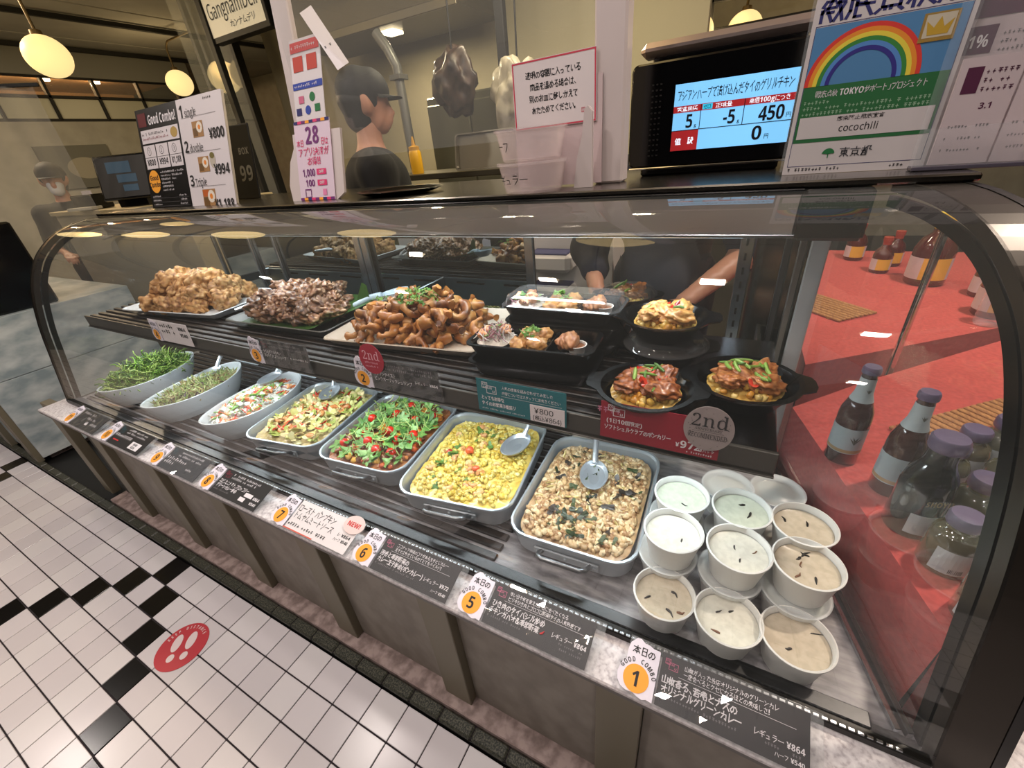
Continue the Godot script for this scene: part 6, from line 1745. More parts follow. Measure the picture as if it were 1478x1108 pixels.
func leaflets(Y: float) -> void:
	var purple := mt("leaflet_purple", Color(0.3, 0.1, 0.22), 0.5)
	var paper := mt("leaflet_paper", Color(0.74, 0.68, 0.69), 0.55)
	var t := thing("leaflet_holder", "clear leaflet rack at the right end of the case top", "leaflet rack", Vector3(2.572, Y, -1.06), 0.0)
	bx("front_lip", Vector3(0.075, 0.03, 0.012), Vector3(0.19, 0.06, 0.002), pane("acrylic", Color.WHITE, 0.06), t, 0.0)
	bx("rack_base", Vector3(0.075, 0.003, 0.0), Vector3(0.19, 0.006, 0.03), mt("rack_grey", Color(0.3, 0.28, 0.32), 0.2), t, 0.001)
	bx("back_plate", Vector3(0.075, 0.13, -0.01), Vector3(0.19, 0.26, 0.002), pane("acrylic", Color.WHITE, 0.06), t, 0.0)
	for k in 2:
		t = thing("leaflet", ["white leaflet with purple phone print, left in the rack", "white leaflet with purple phone print, right in the rack"][k], "leaflet", Vector3(2.574 + 0.072 * k, Y + 0.007, -1.062), 0.0, "leaflets in the clear rack")
		bx("sheet", Vector3(0.034, 0.07, 0), Vector3(0.069, 0.14, 0.006), paper, t, 0.0)
		flat_rect("phone_print", t, 0.008, 0.095, 0.026, 0.128, 0.0034, purple)
		for q in 3: small_print(t, 0.03, 0.118 - q * 0.011, 0.036, 0.006, purple, 0.0034, 110 + q + 5 * k)
		write(t, "3.1", 0.035, 0.074, 0.008, purple, 0.0034, {})
		for q in 3: small_print(t, 0.008, 0.05 - q * 0.016, 0.05, 0.004, ink("grey"), 0.0034, 120 + q + 5 * k)
	t = thing("leaflet_poster", "tall white and purple payment poster behind the leaflets", "poster", Vector3(2.555, Y + 0.0, -1.13))
	bx("sheet", Vector3(0.1, 0.19, 0), Vector3(0.2, 0.38, 0.003), paper, t, 0.0)
	flat_rect("purple_field", t, 0.0, 0.2, 0.2, 0.38, 0.0022, purple)
	for k in 2: flat_rect("white_panel", t, 0.015 + 0.09 * k, 0.225, 0.09 + 0.09 * k, 0.37, 0.0026, paper)
	flat_rect("purple_panel", t, 0.0, 0.155, 0.062, 0.19, 0.0022, purple)
	write(t, "3% 1%", 0.004, 0.163, 0.016, ink("white"), 0.0026, {"wide": 0.052})
	for q in 3: small_print(t, 0.07, 0.175 - q * 0.01, 0.05, 0.005, ink("grey"), 0.0022, 130 + q)
	t = thing("round_sign", "round white sign with a dark rim at the right edge", "sign", Vector3(2.735, Y + 0.065, -0.99), -0.25)
	disc("face", t, 0, 0, 0.045, 0.06, 0.002, mt("notice_white"), 0.003)
	arch("rim_print", t, 0, 0, 0.04, 0.045, 0.0028, ink("wine"), 0, TAU)
	write(t, "Op", -0.03, -0.012, 0.024, ink("wine"), 0.0028, {"weight": 400})
	bx("stem", Vector3(0, -0.062, 0), Vector3(0.01, 0.008, 0.01), mt("rack_grey"), t)

# ---------------------------------------------------------------- people: tapered capsules joined by a smooth minimum, meshed as surface nets
func nets(bones: Array, cell: float, k: float) -> Array: # bones: [a, b, ra, rb]; returns [corners, faces]
	var lo := Vector3.INF
	var hi := -Vector3.INF
	for b in bones:
		for e in 2:
			var r: float = b[2 + e] + k + cell * 2.0
			lo = lo.min(b[e] - Vector3.ONE * r)
			hi = hi.max(b[e] + Vector3.ONE * r)
	var nx := int((hi.x - lo.x) / cell) + 2
	var ny := int((hi.y - lo.y) / cell) + 2
	var nz := int((hi.z - lo.z) / cell) + 2
	var D := PackedFloat32Array()
	D.resize(nx * ny * nz)
	D.fill(0.5)
	for b in bones:
		var a: Vector3 = b[0]
		var d: Vector3 = b[1] - a
		var ra: float = b[2]
		var rb: float = b[3]
		var ll := maxf(d.length_squared(), 1e-9)
		var reach := maxf(ra, rb) + k * 1.5 + cell * 2.0
		var p0 := ((a.min(b[1]) - Vector3.ONE * reach - lo) / cell).floor()
		var p1 := ((a.max(b[1]) + Vector3.ONE * reach - lo) / cell).ceil()
		for z in range(maxi(0, int(p0.z)), mini(nz, int(p1.z) + 1)):
			for y in range(maxi(0, int(p0.y)), mini(ny, int(p1.y) + 1)):
				var row := (z * ny + y) * nx
				for x in range(maxi(0, int(p0.x)), mini(nx, int(p1.x) + 1)):
					var p := lo + Vector3(x, y, z) * cell - a
					var t := clampf(p.dot(d) / ll, 0.0, 1.0)
					var q := (p - d * t).length() - lerpf(ra, rb, t)
					var o := D[row + x]
					var h := maxf(k - absf(o - q), 0.0) / k
					D[row + x] = minf(o, q) - h * h * k * 0.25
	var at := {}
	var V := PackedVector3Array()
	var F := []
	var edges := [[0, 1], [2, 3], [4, 5], [6, 7], [0, 2], [1, 3], [4, 6], [5, 7], [0, 4], [1, 5], [2, 6], [3, 7]]
	var off := [0, 1, nx, nx + 1, nx * ny, nx * ny + 1, nx * ny + nx, nx * ny + nx + 1]
	for z in nz - 1:
		for y in ny - 1:
			var row := (z * ny + y) * nx
			for x in nx - 1:
				var i := row + x
				var neg := 0
				for c in 8:
					if D[i + off[c]] < 0.0: neg += 1
				if neg == 0 or neg == 8: continue
				var s := Vector3.ZERO
				var n := 0
				for e in edges:
					var u := D[i + off[e[0]]]
					var w := D[i + off[e[1]]]
					if (u < 0.0) != (w < 0.0):
						var t := u / (u - w)
						var c0 := Vector3(e[0] & 1, (e[0] >> 1) & 1, e[0] >> 2)
						var c1 := Vector3(e[1] & 1, (e[1] >> 1) & 1, e[1] >> 2)
						s += c0.lerp(c1, t)
						n += 1
				at[i] = V.size()
				V.append(lo + (Vector3(x, y, z) + s / n) * cell)
	for i in at:
		for ax in 3: # the quad round each crossed edge that leaves this corner
			var st: int = [1, nx, nx * ny][ax]
			if i + st >= D.size() or (D[i] < 0.0) == (D[i + st] < 0.0): continue
			var u: int = [nx, nx * ny, 1][ax]
			var w: int = [nx * ny, 1, nx][ax]
			if not (at.has(i - u) and at.has(i - w) and at.has(i - u - w)): continue
			var q := [at[i], at[i - u], at[i - u - w], at[i - w]]
			if D[i] < 0.0: F.append_array([[q[0], q[1], q[2]], [q[0], q[2], q[3]]])
			else: F.append_array([[q[0], q[2], q[1]], [q[0], q[3], q[2]]])
	return [V, F]
func joined(parts: Array) -> ArrayMesh:
	var V := PackedVector3Array()
	var F := []
	for p in parts:
		var n := V.size()
		V.append_array(p[0])
		for f in p[1]: F.append([f[0] + n, f[1] + n, f[2] + n])
	return indexed(V, F, PackedColorArray())
func grown(bones: Array, by: float) -> Array: return bones.map(func(b): return [b[0], b[1], b[2] + by, b[3] + by])
func hand(wrist: Vector3, aim: Vector3, palm_down: Vector3, side: float, curl: float) -> Array: # palm and five unequal, bent fingers; side: +1 thumb to the right of the aim
	var f := aim.normalized()
	var n := (palm_down - f * palm_down.dot(f)).normalized()
	var s := f.cross(n).normalized() * side
	var out := [[wrist, wrist + f * 0.05 + s * 0.012, 0.022, 0.021], [wrist + s * -0.008, wrist + f * 0.07 - s * 0.018, 0.02, 0.016], [wrist + f * 0.03, wrist + f * 0.075 + s * 0.018, 0.02, 0.016]]
	for k in 4:
		var p: Vector3 = wrist + f * [0.082, 0.086, 0.082, 0.072][k] + s * [0.028, 0.009, -0.01, -0.028][k]
		var a := 0.0
		var l: Array = [[0.038, 0.024, 0.02], [0.042, 0.027, 0.021], [0.039, 0.025, 0.02], [0.031, 0.019, 0.017]][k]
		for j in 3:
			a += curl * [0.5, 0.9, 0.6][j]
			var d := f * cos(a) + n * sin(a)
			out.append([p, p + d * l[j], 0.0095 - 0.001 * j, 0.0088 - 0.001 * j])
			p += d * l[j]
	var b := wrist + f * 0.025 + s * 0.022
	var d1 := (f * 0.6 + s * 0.75 + n * 0.35).normalized()
	out.append([b, b + d1 * 0.036, 0.013, 0.0105])
	out.append([b + d1 * 0.036, b + d1 * 0.036 + (f * 0.85 + n * 0.5).normalized() * 0.03, 0.0105, 0.009])
	return out
func head_bones(c: Vector3, fwd: Vector3) -> Array: # c: middle of the skull
	var s := Vector3.UP.cross(fwd).normalized()
	var u := Vector3.UP
	var o := [[c - fwd * 0.02 + u * 0.02, c + fwd * 0.02 + u * 0.025, 0.088, 0.078], [c - fwd * 0.01 - u * 0.02, c + fwd * 0.03 - u * 0.05, 0.07, 0.058], [c + fwd * 0.045 - u * 0.085, c + fwd * 0.055 - u * 0.092, 0.042, 0.03],
		[c + fwd * 0.088 - u * 0.005, c + fwd * 0.108 - u * 0.04, 0.01, 0.014], [c + fwd * 0.082 - u * 0.068, c + fwd * 0.084 - u * 0.07, 0.02, 0.018]]
	for k in [-1, 1]:
		o.append([c + s * k * 0.078 - u * 0.012, c + s * k * 0.083 - fwd * 0.008 + u * 0.015, 0.012, 0.015])
		o.append([c + s * k * 0.077 - u * 0.03, c + s * k * 0.08 - u * 0.012, 0.009, 0.012])
		o.append([c + fwd * 0.072 + s * k * 0.032 + u * 0.014, c + fwd * 0.074 + s * k * 0.02 + u * 0.014, 0.016, 0.014])
	return o
func face(t: Node, c: Vector3, fwd: Vector3) -> void:
	var s := Vector3.UP.cross(fwd).normalized()
	for k in [-1, 1]:
		var g := G.new()
		var p: Vector3 = c + fwd * 0.0785 + s * k * 0.031 + Vector3(0, 0.001, 0)
		g.tube([p - s * 0.012, p - s * 0.004 + fwd * 0.004, p + s * 0.004 + fwd * 0.004, p + s * 0.012], [0.002, 0.006, 0.006, 0.002], 8)
		obj("eye", g, mt("eye_dark", Color(0.08, 0.06, 0.05), 0.2), t)
	var m := G.new()
	var q := c + fwd * 0.103 - Vector3(0, 0.066, 0)
	m.tube([q - s * 0.022 - fwd * 0.008, q, q + s * 0.022 - fwd * 0.008], [0.002, 0.005, 0.002], 6)
	obj("mouth", m, mt("lip", Color(0.55, 0.3, 0.28), 0.5), t)
func cap_and_hair(t: Node, c: Vector3, fwd: Vector3, m: Material) -> void:
	var hair := nets([[c - fwd * 0.03 + Vector3(0, 0.0, 0), c - fwd * 0.035 - Vector3(0, 0.045, 0), 0.092, 0.072], [c - fwd * 0.02 + Vector3(0, 0.03, 0), c + fwd * 0.0 + Vector3(0, 0.035, 0), 0.092, 0.088]], 0.008, 0.03)
	obj("hair", joined([hair]), mt("black_hair", Color(0.035, 0.03, 0.028), 0.5), t)
	var capm := nets([[c - fwd * 0.02 + Vector3(0, 0.045, 0), c + fwd * 0.022 + Vector3(0, 0.045, 0), 0.101, 0.093]], 0.008, 0.03)
	var cut := []
	for f in capm[1]:
		if (capm[0][f[0]] + capm[0][f[1]] + capm[0][f[2]]).y / 3.0 > c.y + 0.018: cut.append(f)
	obj("cap", joined([[capm[0], cut]]), m, t)
	var s := Vector3.UP.cross(fwd).normalized()
	var g := G.new()
	for i in 10:
		var q := []
		for e in 2:
			var a := lerpf(-1.0, 1.0, (i + e) / 10.0)
			var base: Vector3 = c + Vector3(0, 0.028, 0) + fwd * (0.085 * sqrt(maxf(0.0, 1.0 - a * a * 0.75)) + 0.01) + s * a * 0.085
			q.append([base, base + fwd * 0.075 * sqrt(maxf(0.02, 1.0 - a * a)) - Vector3(0, 0.012, 0)])
		for h in [0.0, -0.004]:
			var dn := Vector3(0, h, 0)
			g.quad(q[0][0] + dn, q[0][1] + dn, q[1][1] + dn, q[1][0] + dn)
	obj("cap_peak", g, m, t)
func people() -> void:
	var skin := mt("skin", Color(0.72, 0.52, 0.42), 0.5)
	skin.subsurf_scatter_enabled = true
	skin.subsurf_scatter_strength = 0.08
	# the one in a cap, back towards us
	var t := thing("person", "person in a black cap and black t-shirt seen from behind", "person", Vector3(0.68, 0.0, -1.78), 2.35)
	var fwd := Vector3(0, 0, 1)
	var c := Vector3(0.0, 1.665, 0.02)
	var torso := [[Vector3(0, 0.93, 0), Vector3(0, 1.12, 0.0), 0.145, 0.135], [Vector3(0, 1.12, 0), Vector3(0, 1.34, 0.0), 0.13, 0.14], [Vector3(-0.06, 1.3, 0), Vector3(-0.09, 1.36, 0), 0.12, 0.09], [Vector3(0.06, 1.3, 0), Vector3(0.09, 1.36, 0), 0.12, 0.09], [Vector3(-0.17, 1.4, 0), Vector3(0.17, 1.4, 0), 0.062, 0.062]]
	var neck := [[Vector3(0, 1.4, -0.01), Vector3(0, 1.58, 0.01), 0.066, 0.056]]
	var upper := []
	var lower := []
	var legs := []
	var hands := []
	for s in [-1, 1]:
		upper.append([Vector3(s * 0.19, 1.395, 0), Vector3(s * 0.245, 1.12, 0.02), 0.056, 0.043])
		lower.append([Vector3(s * 0.245, 1.12, 0.02), Vector3(s * 0.15, 1.03, 0.24), 0.042, 0.03])
		hands.append(hand(Vector3(s * 0.15, 1.03, 0.25), Vector3(-s * 0.3, -0.1, 1), Vector3(0, -1, 0), -s, 0.5))
		legs.append_array([[Vector3(s * 0.09, 0.93, 0), Vector3(s * 0.1, 0.5, 0.015), 0.095, 0.062], [Vector3(s * 0.1, 0.5, 0.015), Vector3(s * 0.1, 0.09, 0), 0.06, 0.043], [Vector3(s * 0.1, 0.05, -0.03), Vector3(s * 0.105, 0.035, 0.16), 0.045, 0.034]])
	var body := [nets(torso + neck + upper + lower + legs, 0.018, 0.05), nets(head_bones(c, fwd), 0.006, 0.03)]
	for h in hands: body.append(nets(h, 0.005, 0.01))
	obj("body", joined(body), skin, t)
	var cotton := mt("black_cotton", Color(0.03, 0.028, 0.03), 0.85)
	cotton.rim_enabled = true
	cotton.rim = 0.2
	obj("t_shirt", joined([nets(grown(torso, 0.016) + grown(upper, 0.018), 0.016, 0.05)]), cotton, t)
	obj("trousers", joined([nets(grown(legs, 0.016) + [[Vector3(0, 0.9, 0), Vector3(0, 1.0, 0), 0.155, 0.15]], 0.022, 0.04)]), cotton, t)
	face(t, c, fwd)
	cap_and_hair(t, c, fwd, mt("black_cap", Color(0.03, 0.03, 0.032), 0.7))
	# the one behind the open bay, holding a bowl
	t = thing("person", "person in a navy shirt and charcoal apron holding a lidded bowl", "person", Vector3(2.06, 0.0, -1.80), 0.0)
	c = Vector3(0.02, 1.485, 0.16)
	torso = [[Vector3(0, 0.93, -0.04), Vector3(0, 1.08, -0.02), 0.145, 0.135], [Vector3(0, 1.08, -0.02), Vector3(0, 1.24, 0.04), 0.13, 0.14], [Vector3(-0.06, 1.2, 0.03), Vector3(-0.09, 1.26, 0.05), 0.12, 0.09], [Vector3(0.06, 1.2, 0.03), Vector3(0.09, 1.26, 0.05), 0.12, 0.09], [Vector3(-0.17, 1.29, 0.06), Vector3(0.17, 1.29, 0.06), 0.062, 0.062]]
	var wr := Vector3(0.085, 0.925, 0.34)
	var wl := Vector3(-0.15, 0.945, 0.33)
	upper = [[Vector3(0.2, 1.28, 0.06), Vector3(0.285, 1.05, 0.08), 0.056, 0.045], [Vector3(-0.2, 1.28, 0.06), Vector3(-0.275, 1.06, 0.1), 0.056, 0.045]]
	lower = [[upper[0][1], wr + Vector3(0.03, 0.01, -0.03), 0.044, 0.03], [upper[1][1], wl + Vector3(-0.03, 0.01, -0.03), 0.044, 0.03]]
	neck = [[Vector3(0, 1.28, 0.07), Vector3(0.015, 1.41, 0.13), 0.062, 0.054]]
	body = [nets(torso + neck + upper + lower + legs, 0.018, 0.05), nets(head_bones(c, fwd), 0.006, 0.03), nets(hand(wr + Vector3(0.02, 0.0, -0.02), Vector3(-0.75, -0.15, 0.55), Vector3(-0.5, -0.3, -0.5), 1.0, 0.55), 0.0045, 0.01), nets(hand(wl + Vector3(-0.02, 0, -0.02), Vector3(0.6, -0.1, 0.65), Vector3(0.5, -0.3, -0.5), -1.0, 0.5), 0.0045, 0.01)]
	obj("body", joined(body), skin, t)
	var navy := mt("navy_cotton", Color(0.07, 0.075, 0.15), 0.85)
	obj("shirt", joined([nets(grown(torso, 0.016) + grown(upper, 0.02) + [[upper[1][1], upper[1][1].lerp(wl, 0.45), 0.064, 0.055]], 0.016, 0.05)]), navy, t)
	obj("trousers", joined([nets(grown(legs, 0.016) + [[Vector3(0, 0.9, 0), Vector3(0, 1.0, 0), 0.155, 0.15]], 0.022, 0.04)]), mt("navy_cotton"), t)
	var ap := nets(grown(torso, 0.026) + [[Vector3(0, 0.6, 0.03), Vector3(0, 0.95, 0.02), 0.15, 0.165]], 0.014, 0.05)
	var keep := []
	for f in ap[1]:
		var m: Vector3 = (ap[0][f[0]] + ap[0][f[1]] + ap[0][f[2]]) / 3.0
		var w := 0.17 if m.y < 1.02 else lerpf(0.14, 0.08, clampf((m.y - 1.02) / 0.2, 0.0, 1.0))
		if m.z > 0.0 and absf(m.x) < w and m.y < 1.24: keep.append(f)
	obj("apron", joined([[ap[0], keep]]), mt("charcoal_denim", Color(0.2, 0.21, 0.25), 0.85), t)
	var st := G.new()
	st.tube([Vector3(-0.08, 1.23, 0.19), Vector3(-0.085, 1.33, 0.13), Vector3(-0.06, 1.36, 0.03)], 0.011, 6)
	st.tube([Vector3(0.08, 1.23, 0.19), Vector3(0.085, 1.33, 0.13), Vector3(0.06, 1.36, 0.03)], 0.011, 6)
	obj("apron_strap", st, mt("charcoal_denim"), t)
	face(t, c, fwd)
	cap_and_hair(t, c, fwd, mt("black_cap"))
	takeaway_bowl("lidded black bowl held by the person behind the case", Vector3(2.005, 0.925, -1.44), true)
	curry("curry inside the bowl held behind the case", Vector3(2.005, 0.925, -1.44), 760, [[0.45, 0.25, 0.12], [0.7, 0.45, 0.24]], 3, 1)
	# small figure far left
	torso = [[Vector3(0, 0.93, 0), Vector3(0, 1.12, 0.0), 0.145, 0.135], [Vector3(0, 1.12, 0), Vector3(0, 1.34, 0.0), 0.13, 0.14], [Vector3(-0.17, 1.4, 0), Vector3(0.17, 1.4, 0), 0.062, 0.062]]
	t = thing("person", "distant masked person in dark clothes and cap at the far left", "person", Vector3(-3.2, -0.12, -1.84), 1.1)
	c = Vector3(0, 1.665, 0.02)
	upper = []
	lower = []
	for s in [-1, 1]:
		upper.append([Vector3(s * 0.19, 1.395, 0), Vector3(s * 0.24, 1.13, 0.03), 0.056, 0.043])
		lower.append([Vector3(s * 0.24, 1.13, 0.03), Vector3(s * 0.14, 1.08, 0.25), 0.042, 0.03])
	neck = [[Vector3(0, 1.4, -0.01), Vector3(0, 1.58, 0.01), 0.062, 0.054]]
	obj("body", joined([nets(torso + neck + upper + lower + legs, 0.026, 0.05), nets(head_bones(c, fwd), 0.01, 0.03), nets(hand(Vector3(-0.14, 1.08, 0.26), Vector3(0.3, -0.2, 1), Vector3(0, -1, 0), 1.0, 0.6), 0.006, 0.01), nets(hand(Vector3(0.14, 1.08, 0.26), Vector3(-0.3, -0.2, 1), Vector3(0, -1, 0), -1.0, 0.6), 0.006, 0.01)]), skin, t)
	obj("jacket", joined([nets(grown(torso, 0.02) + grown(upper, 0.02), 0.024, 0.05)]), mt("black_cotton"), t)
	obj("trousers", joined([nets(grown(legs, 0.018) + [[Vector3(0, 0.9, 0), Vector3(0, 1.0, 0), 0.155, 0.15]], 0.026, 0.04)]), mt("black_cotton"), t)
	obj("mask", joined([nets([[c + fwd * 0.05 - Vector3(0, 0.05, 0), c + fwd * 0.06 - Vector3(0, 0.08, 0), 0.058, 0.05]], 0.01, 0.02)]), mt("mask_white", Color(0.82, 0.82, 0.84), 0.8), t)
	face(t, c, fwd)
	cap_and_hair(t, c, fwd, mt("black_cap"))

# ---------------------------------------------------------------- drinks beside the case
func cloth_table(called: String, label: String, outline: Array, top: float, seed_: int) -> void: # a cloth laid over a table: flat top, hem falling in soft folds
	var t := thing(called, label, "table")
	var red := mt("red_cloth", Color(0.7, 0.27, 0.25), 0.8)
	if red.rim_enabled == false:
		red.rim_enabled = true
		red.rim = 0.25
		grain(red, 77, 0.03, [[0.2, Color(0.67, 0.24, 0.225)], [0.8, Color(0.75, 0.29, 0.27)]], Vector3.ONE * 4.0, 3)
	var P := PackedVector2Array()
	for q in outline: P.append(Vector2(q[0], -q[1]))
	var g := G.new()
	g.xf = Transform3D(Basis(Vector3(1, 0, 0), Vector3(0, 0, -1), Vector3(0, 1, 0)), Vector3.ZERO)
	g.prism(P, top - 0.002, top)
	g.xf = Transform3D()
	var n := outline.size()
	var mid := Vector3.ZERO
	for q in outline: mid += Vector3(q[0], 0, q[1]) / n
	var fold := FastNoiseLite.new()
	fold.seed = seed_
	fold.frequency = 3.2
	for i in n:
		var a := Vector3(outline[i][0], 0, outline[i][1])
		var b := Vector3(outline[(i + 1) % n][0], 0, outline[(i + 1) % n][1])
		var out := Vector3(b.z - a.z, 0, a.x - b.x).normalized()
		if out.dot(a - mid) < 0: out = -out
		var steps := int(maxf(4.0, a.distance_to(b) / 0.03))
		for k in steps:
			for h in 4:
				var q := []
				for e in [[0, 0], [1, 0], [1, 1], [0, 1]]:
					var p: Vector3 = a.lerp(b, float(k + e[0]) / steps)
					var d: float = (h + e[1]) / 4.0
					q.append(p + Vector3(0, lerpf(top - 0.001, 0.12, d), 0) + out * (0.012 * d + 0.012 * d * fold.get_noise_2d(p.x * 1.0, p.z)))
				g.quad(q[0], q[1], q[2], q[3])
	obj("tablecloth", g, red, t)
	bx("table_leg", Vector3(mid.x, 0.37, mid.z), Vector3(0.08, 0.74, 0.08), mt("black_frame"), t)
func slat_mat(label: String, at: Vector3, turn: float, nx: int, long: float) -> void:
	var t := thing("slat_mat", label, "mat", at, turn, "wooden slat mats on the red cloth")
	var m := grain(mt("mat_wood", Color.WHITE, 0.6), 55, 0.03, [[0.2, Color(0.55, 0.36, 0.2)], [0.8, Color(0.72, 0.52, 0.31)]], Vector3(8, 8, 2), 3)
	for i in nx: bx("slat", Vector3((i - nx * 0.5) * 0.021, 0.006, 0), Vector3(0.015, 0.008, long), m, t, 0.002)
	for k in [-1, 1]: bx("batten", Vector3(-0.01, 0.0015, k * long * 0.35), Vector3(nx * 0.021, 0.003, 0.012), m, t, 0.0005)
func solid_glass(key: String, col: Color) -> StandardMaterial3D:
	var m := mt(key, col, 0.08)
	m.clearcoat_enabled = true
	m.clearcoat = 0.8
	m.clearcoat_roughness = 0.05
	return m
func beer_bottle(label: String, at: Vector3, turn: float, glass: Material) -> Node3D:
	var t := thing("beer_bottle", label, "bottle", at, turn, "beer bottles on the red cloth")
	var g := G.new()
	g.lathe([Vector2(0.0, 0.004), Vector2(0.026, 0.0), Vector2(0.0305, 0.005), Vector2(0.0305, 0.118), Vector2(0.0285, 0.135), Vector2(0.021, 0.158), Vector2(0.0155, 0.176), Vector2(0.0138, 0.2), Vector2(0.0132, 0.222), Vector2(0.015, 0.224), Vector2(0.015, 0.231), Vector2(0.0, 0.231)], 28)
	obj("glass", g, glass, t)
	var l := G.new()
	l.lathe([Vector2(0.0309, 0.034), Vector2(0.0309, 0.098)], 28)
	obj("body_label", l, mt("label_silver", Color(0.66, 0.72, 0.74), 0.4), t)
	var b := G.new()
	b.lathe([Vector2(0.0312, 0.036), Vector2(0.0312, 0.044)], 28)
	obj("label_band", b, mt("label_tan", Color(0.66, 0.56, 0.4), 0.4), t)
	var n := G.new()
	n.lathe([Vector2(0.0212, 0.159), Vector2(0.0159, 0.1765), Vector2(0.0142, 0.2), Vector2(0.0138, 0.212)], 24)
	obj("neck_label", n, mt("label_silver"), t)
	var c := G.new()
	c.lathe([Vector2(0.0162, 0.222), Vector2(0.0162, 0.232), Vector2(0.014, 0.2365), Vector2(0.0, 0.2368)], 24)
	obj("cap", c, mt("lilac_cap", Color(0.42, 0.38, 0.5), 0.35, 0.3), t)
	# emblem: a small winged mark on both labels
	for q in [[0.0313, 0.07, 0.011], [0.0166, 0.186, 0.006]]:
		var e := G.new()
		for s in [-1, 1]:
			e.tri(Vector3(0, q[1] - q[2], q[0] + 0.0004), Vector3(s * q[2], q[1] + q[2] * 0.7, q[0] - 0.0006), Vector3(s * q[2] * 0.3, q[1], q[0] + 0.0003))
			e.tri(Vector3(0, q[1] - q[2], q[0] + 0.0004), Vector3(s * q[2] * 0.5, q[1] + q[2], q[0] + 0.0001), Vector3(0, q[1] + q[2] * 0.2, q[0] + 0.0004))
		obj("emblem", e, mt("emblem_grey", Color(0.33, 0.34, 0.3), 0.5), t)
	return t
func jar(label: String, at: Vector3, turn: float, content: Color, k := 1.0) -> Node3D:
	var t := thing("sauce_jar", label, "jar", at, turn, "small jars and bottles on the red cloth")
	t.scale = Vector3.ONE * k
	var g := G.new()
	g.lathe([Vector2(0.0, 0.003), Vector2(0.032, 0.0), Vector2(0.036, 0.005), Vector2(0.036, 0.07), Vector2(0.031, 0.084), Vector2(0.021, 0.092), Vector2(0.02, 0.104), Vector2(0.0, 0.104)], 26)
	obj("glass", g, solid_glass("jar_%d" % content.to_rgba32(), content), t)
	var l := G.new()
	for i in 14:
		var a0 := -1.1 + 2.2 * i / 14.0
		var a1 := -1.1 + 2.2 * (i + 1) / 14.0
		l.quad(Vector3(sin(a0) * 0.0365, 0.012, cos(a0) * 0.0365), Vector3(sin(a1) * 0.0365, 0.012, cos(a1) * 0.0365), Vector3(sin(a1) * 0.0365, 0.062, cos(a1) * 0.0365), Vector3(sin(a0) * 0.0365, 0.062, cos(a0) * 0.0365))
	obj("paper_label", l, mt("jar_label", Color(0.72, 0.75, 0.76), 0.55), t)
	var bars := G.new()
	for i in 9: bars.quad(Vector3(-0.014 + i * 0.0022, 0.015, 0.0372 - absf(-0.014 + i * 0.0022) * 0.2), Vector3(-0.0128 + i * 0.0022, 0.015, 0.0372 - absf(-0.014 + i * 0.0022) * 0.2), Vector3(-0.0128 + i * 0.0022, 0.025, 0.0372 - absf(-0.014 + i * 0.0022) * 0.2), Vector3(-0.014 + i * 0.0022, 0.025, 0.0372 - absf(-0.014 + i * 0.0022) * 0.2))
	obj("barcode", bars, ink("black"), t)
	var c := G.new()
	c.lathe([Vector2(0.023, 0.1), Vector2(0.0245, 0.103), Vector2(0.0245, 0.118), Vector2(0.022, 0.122), Vector2(0.0, 0.1225)], 26)
	obj("cap", c, mt("lilac_cap", Color(0.42, 0.38, 0.5), 0.35, 0.3), t)
	return t
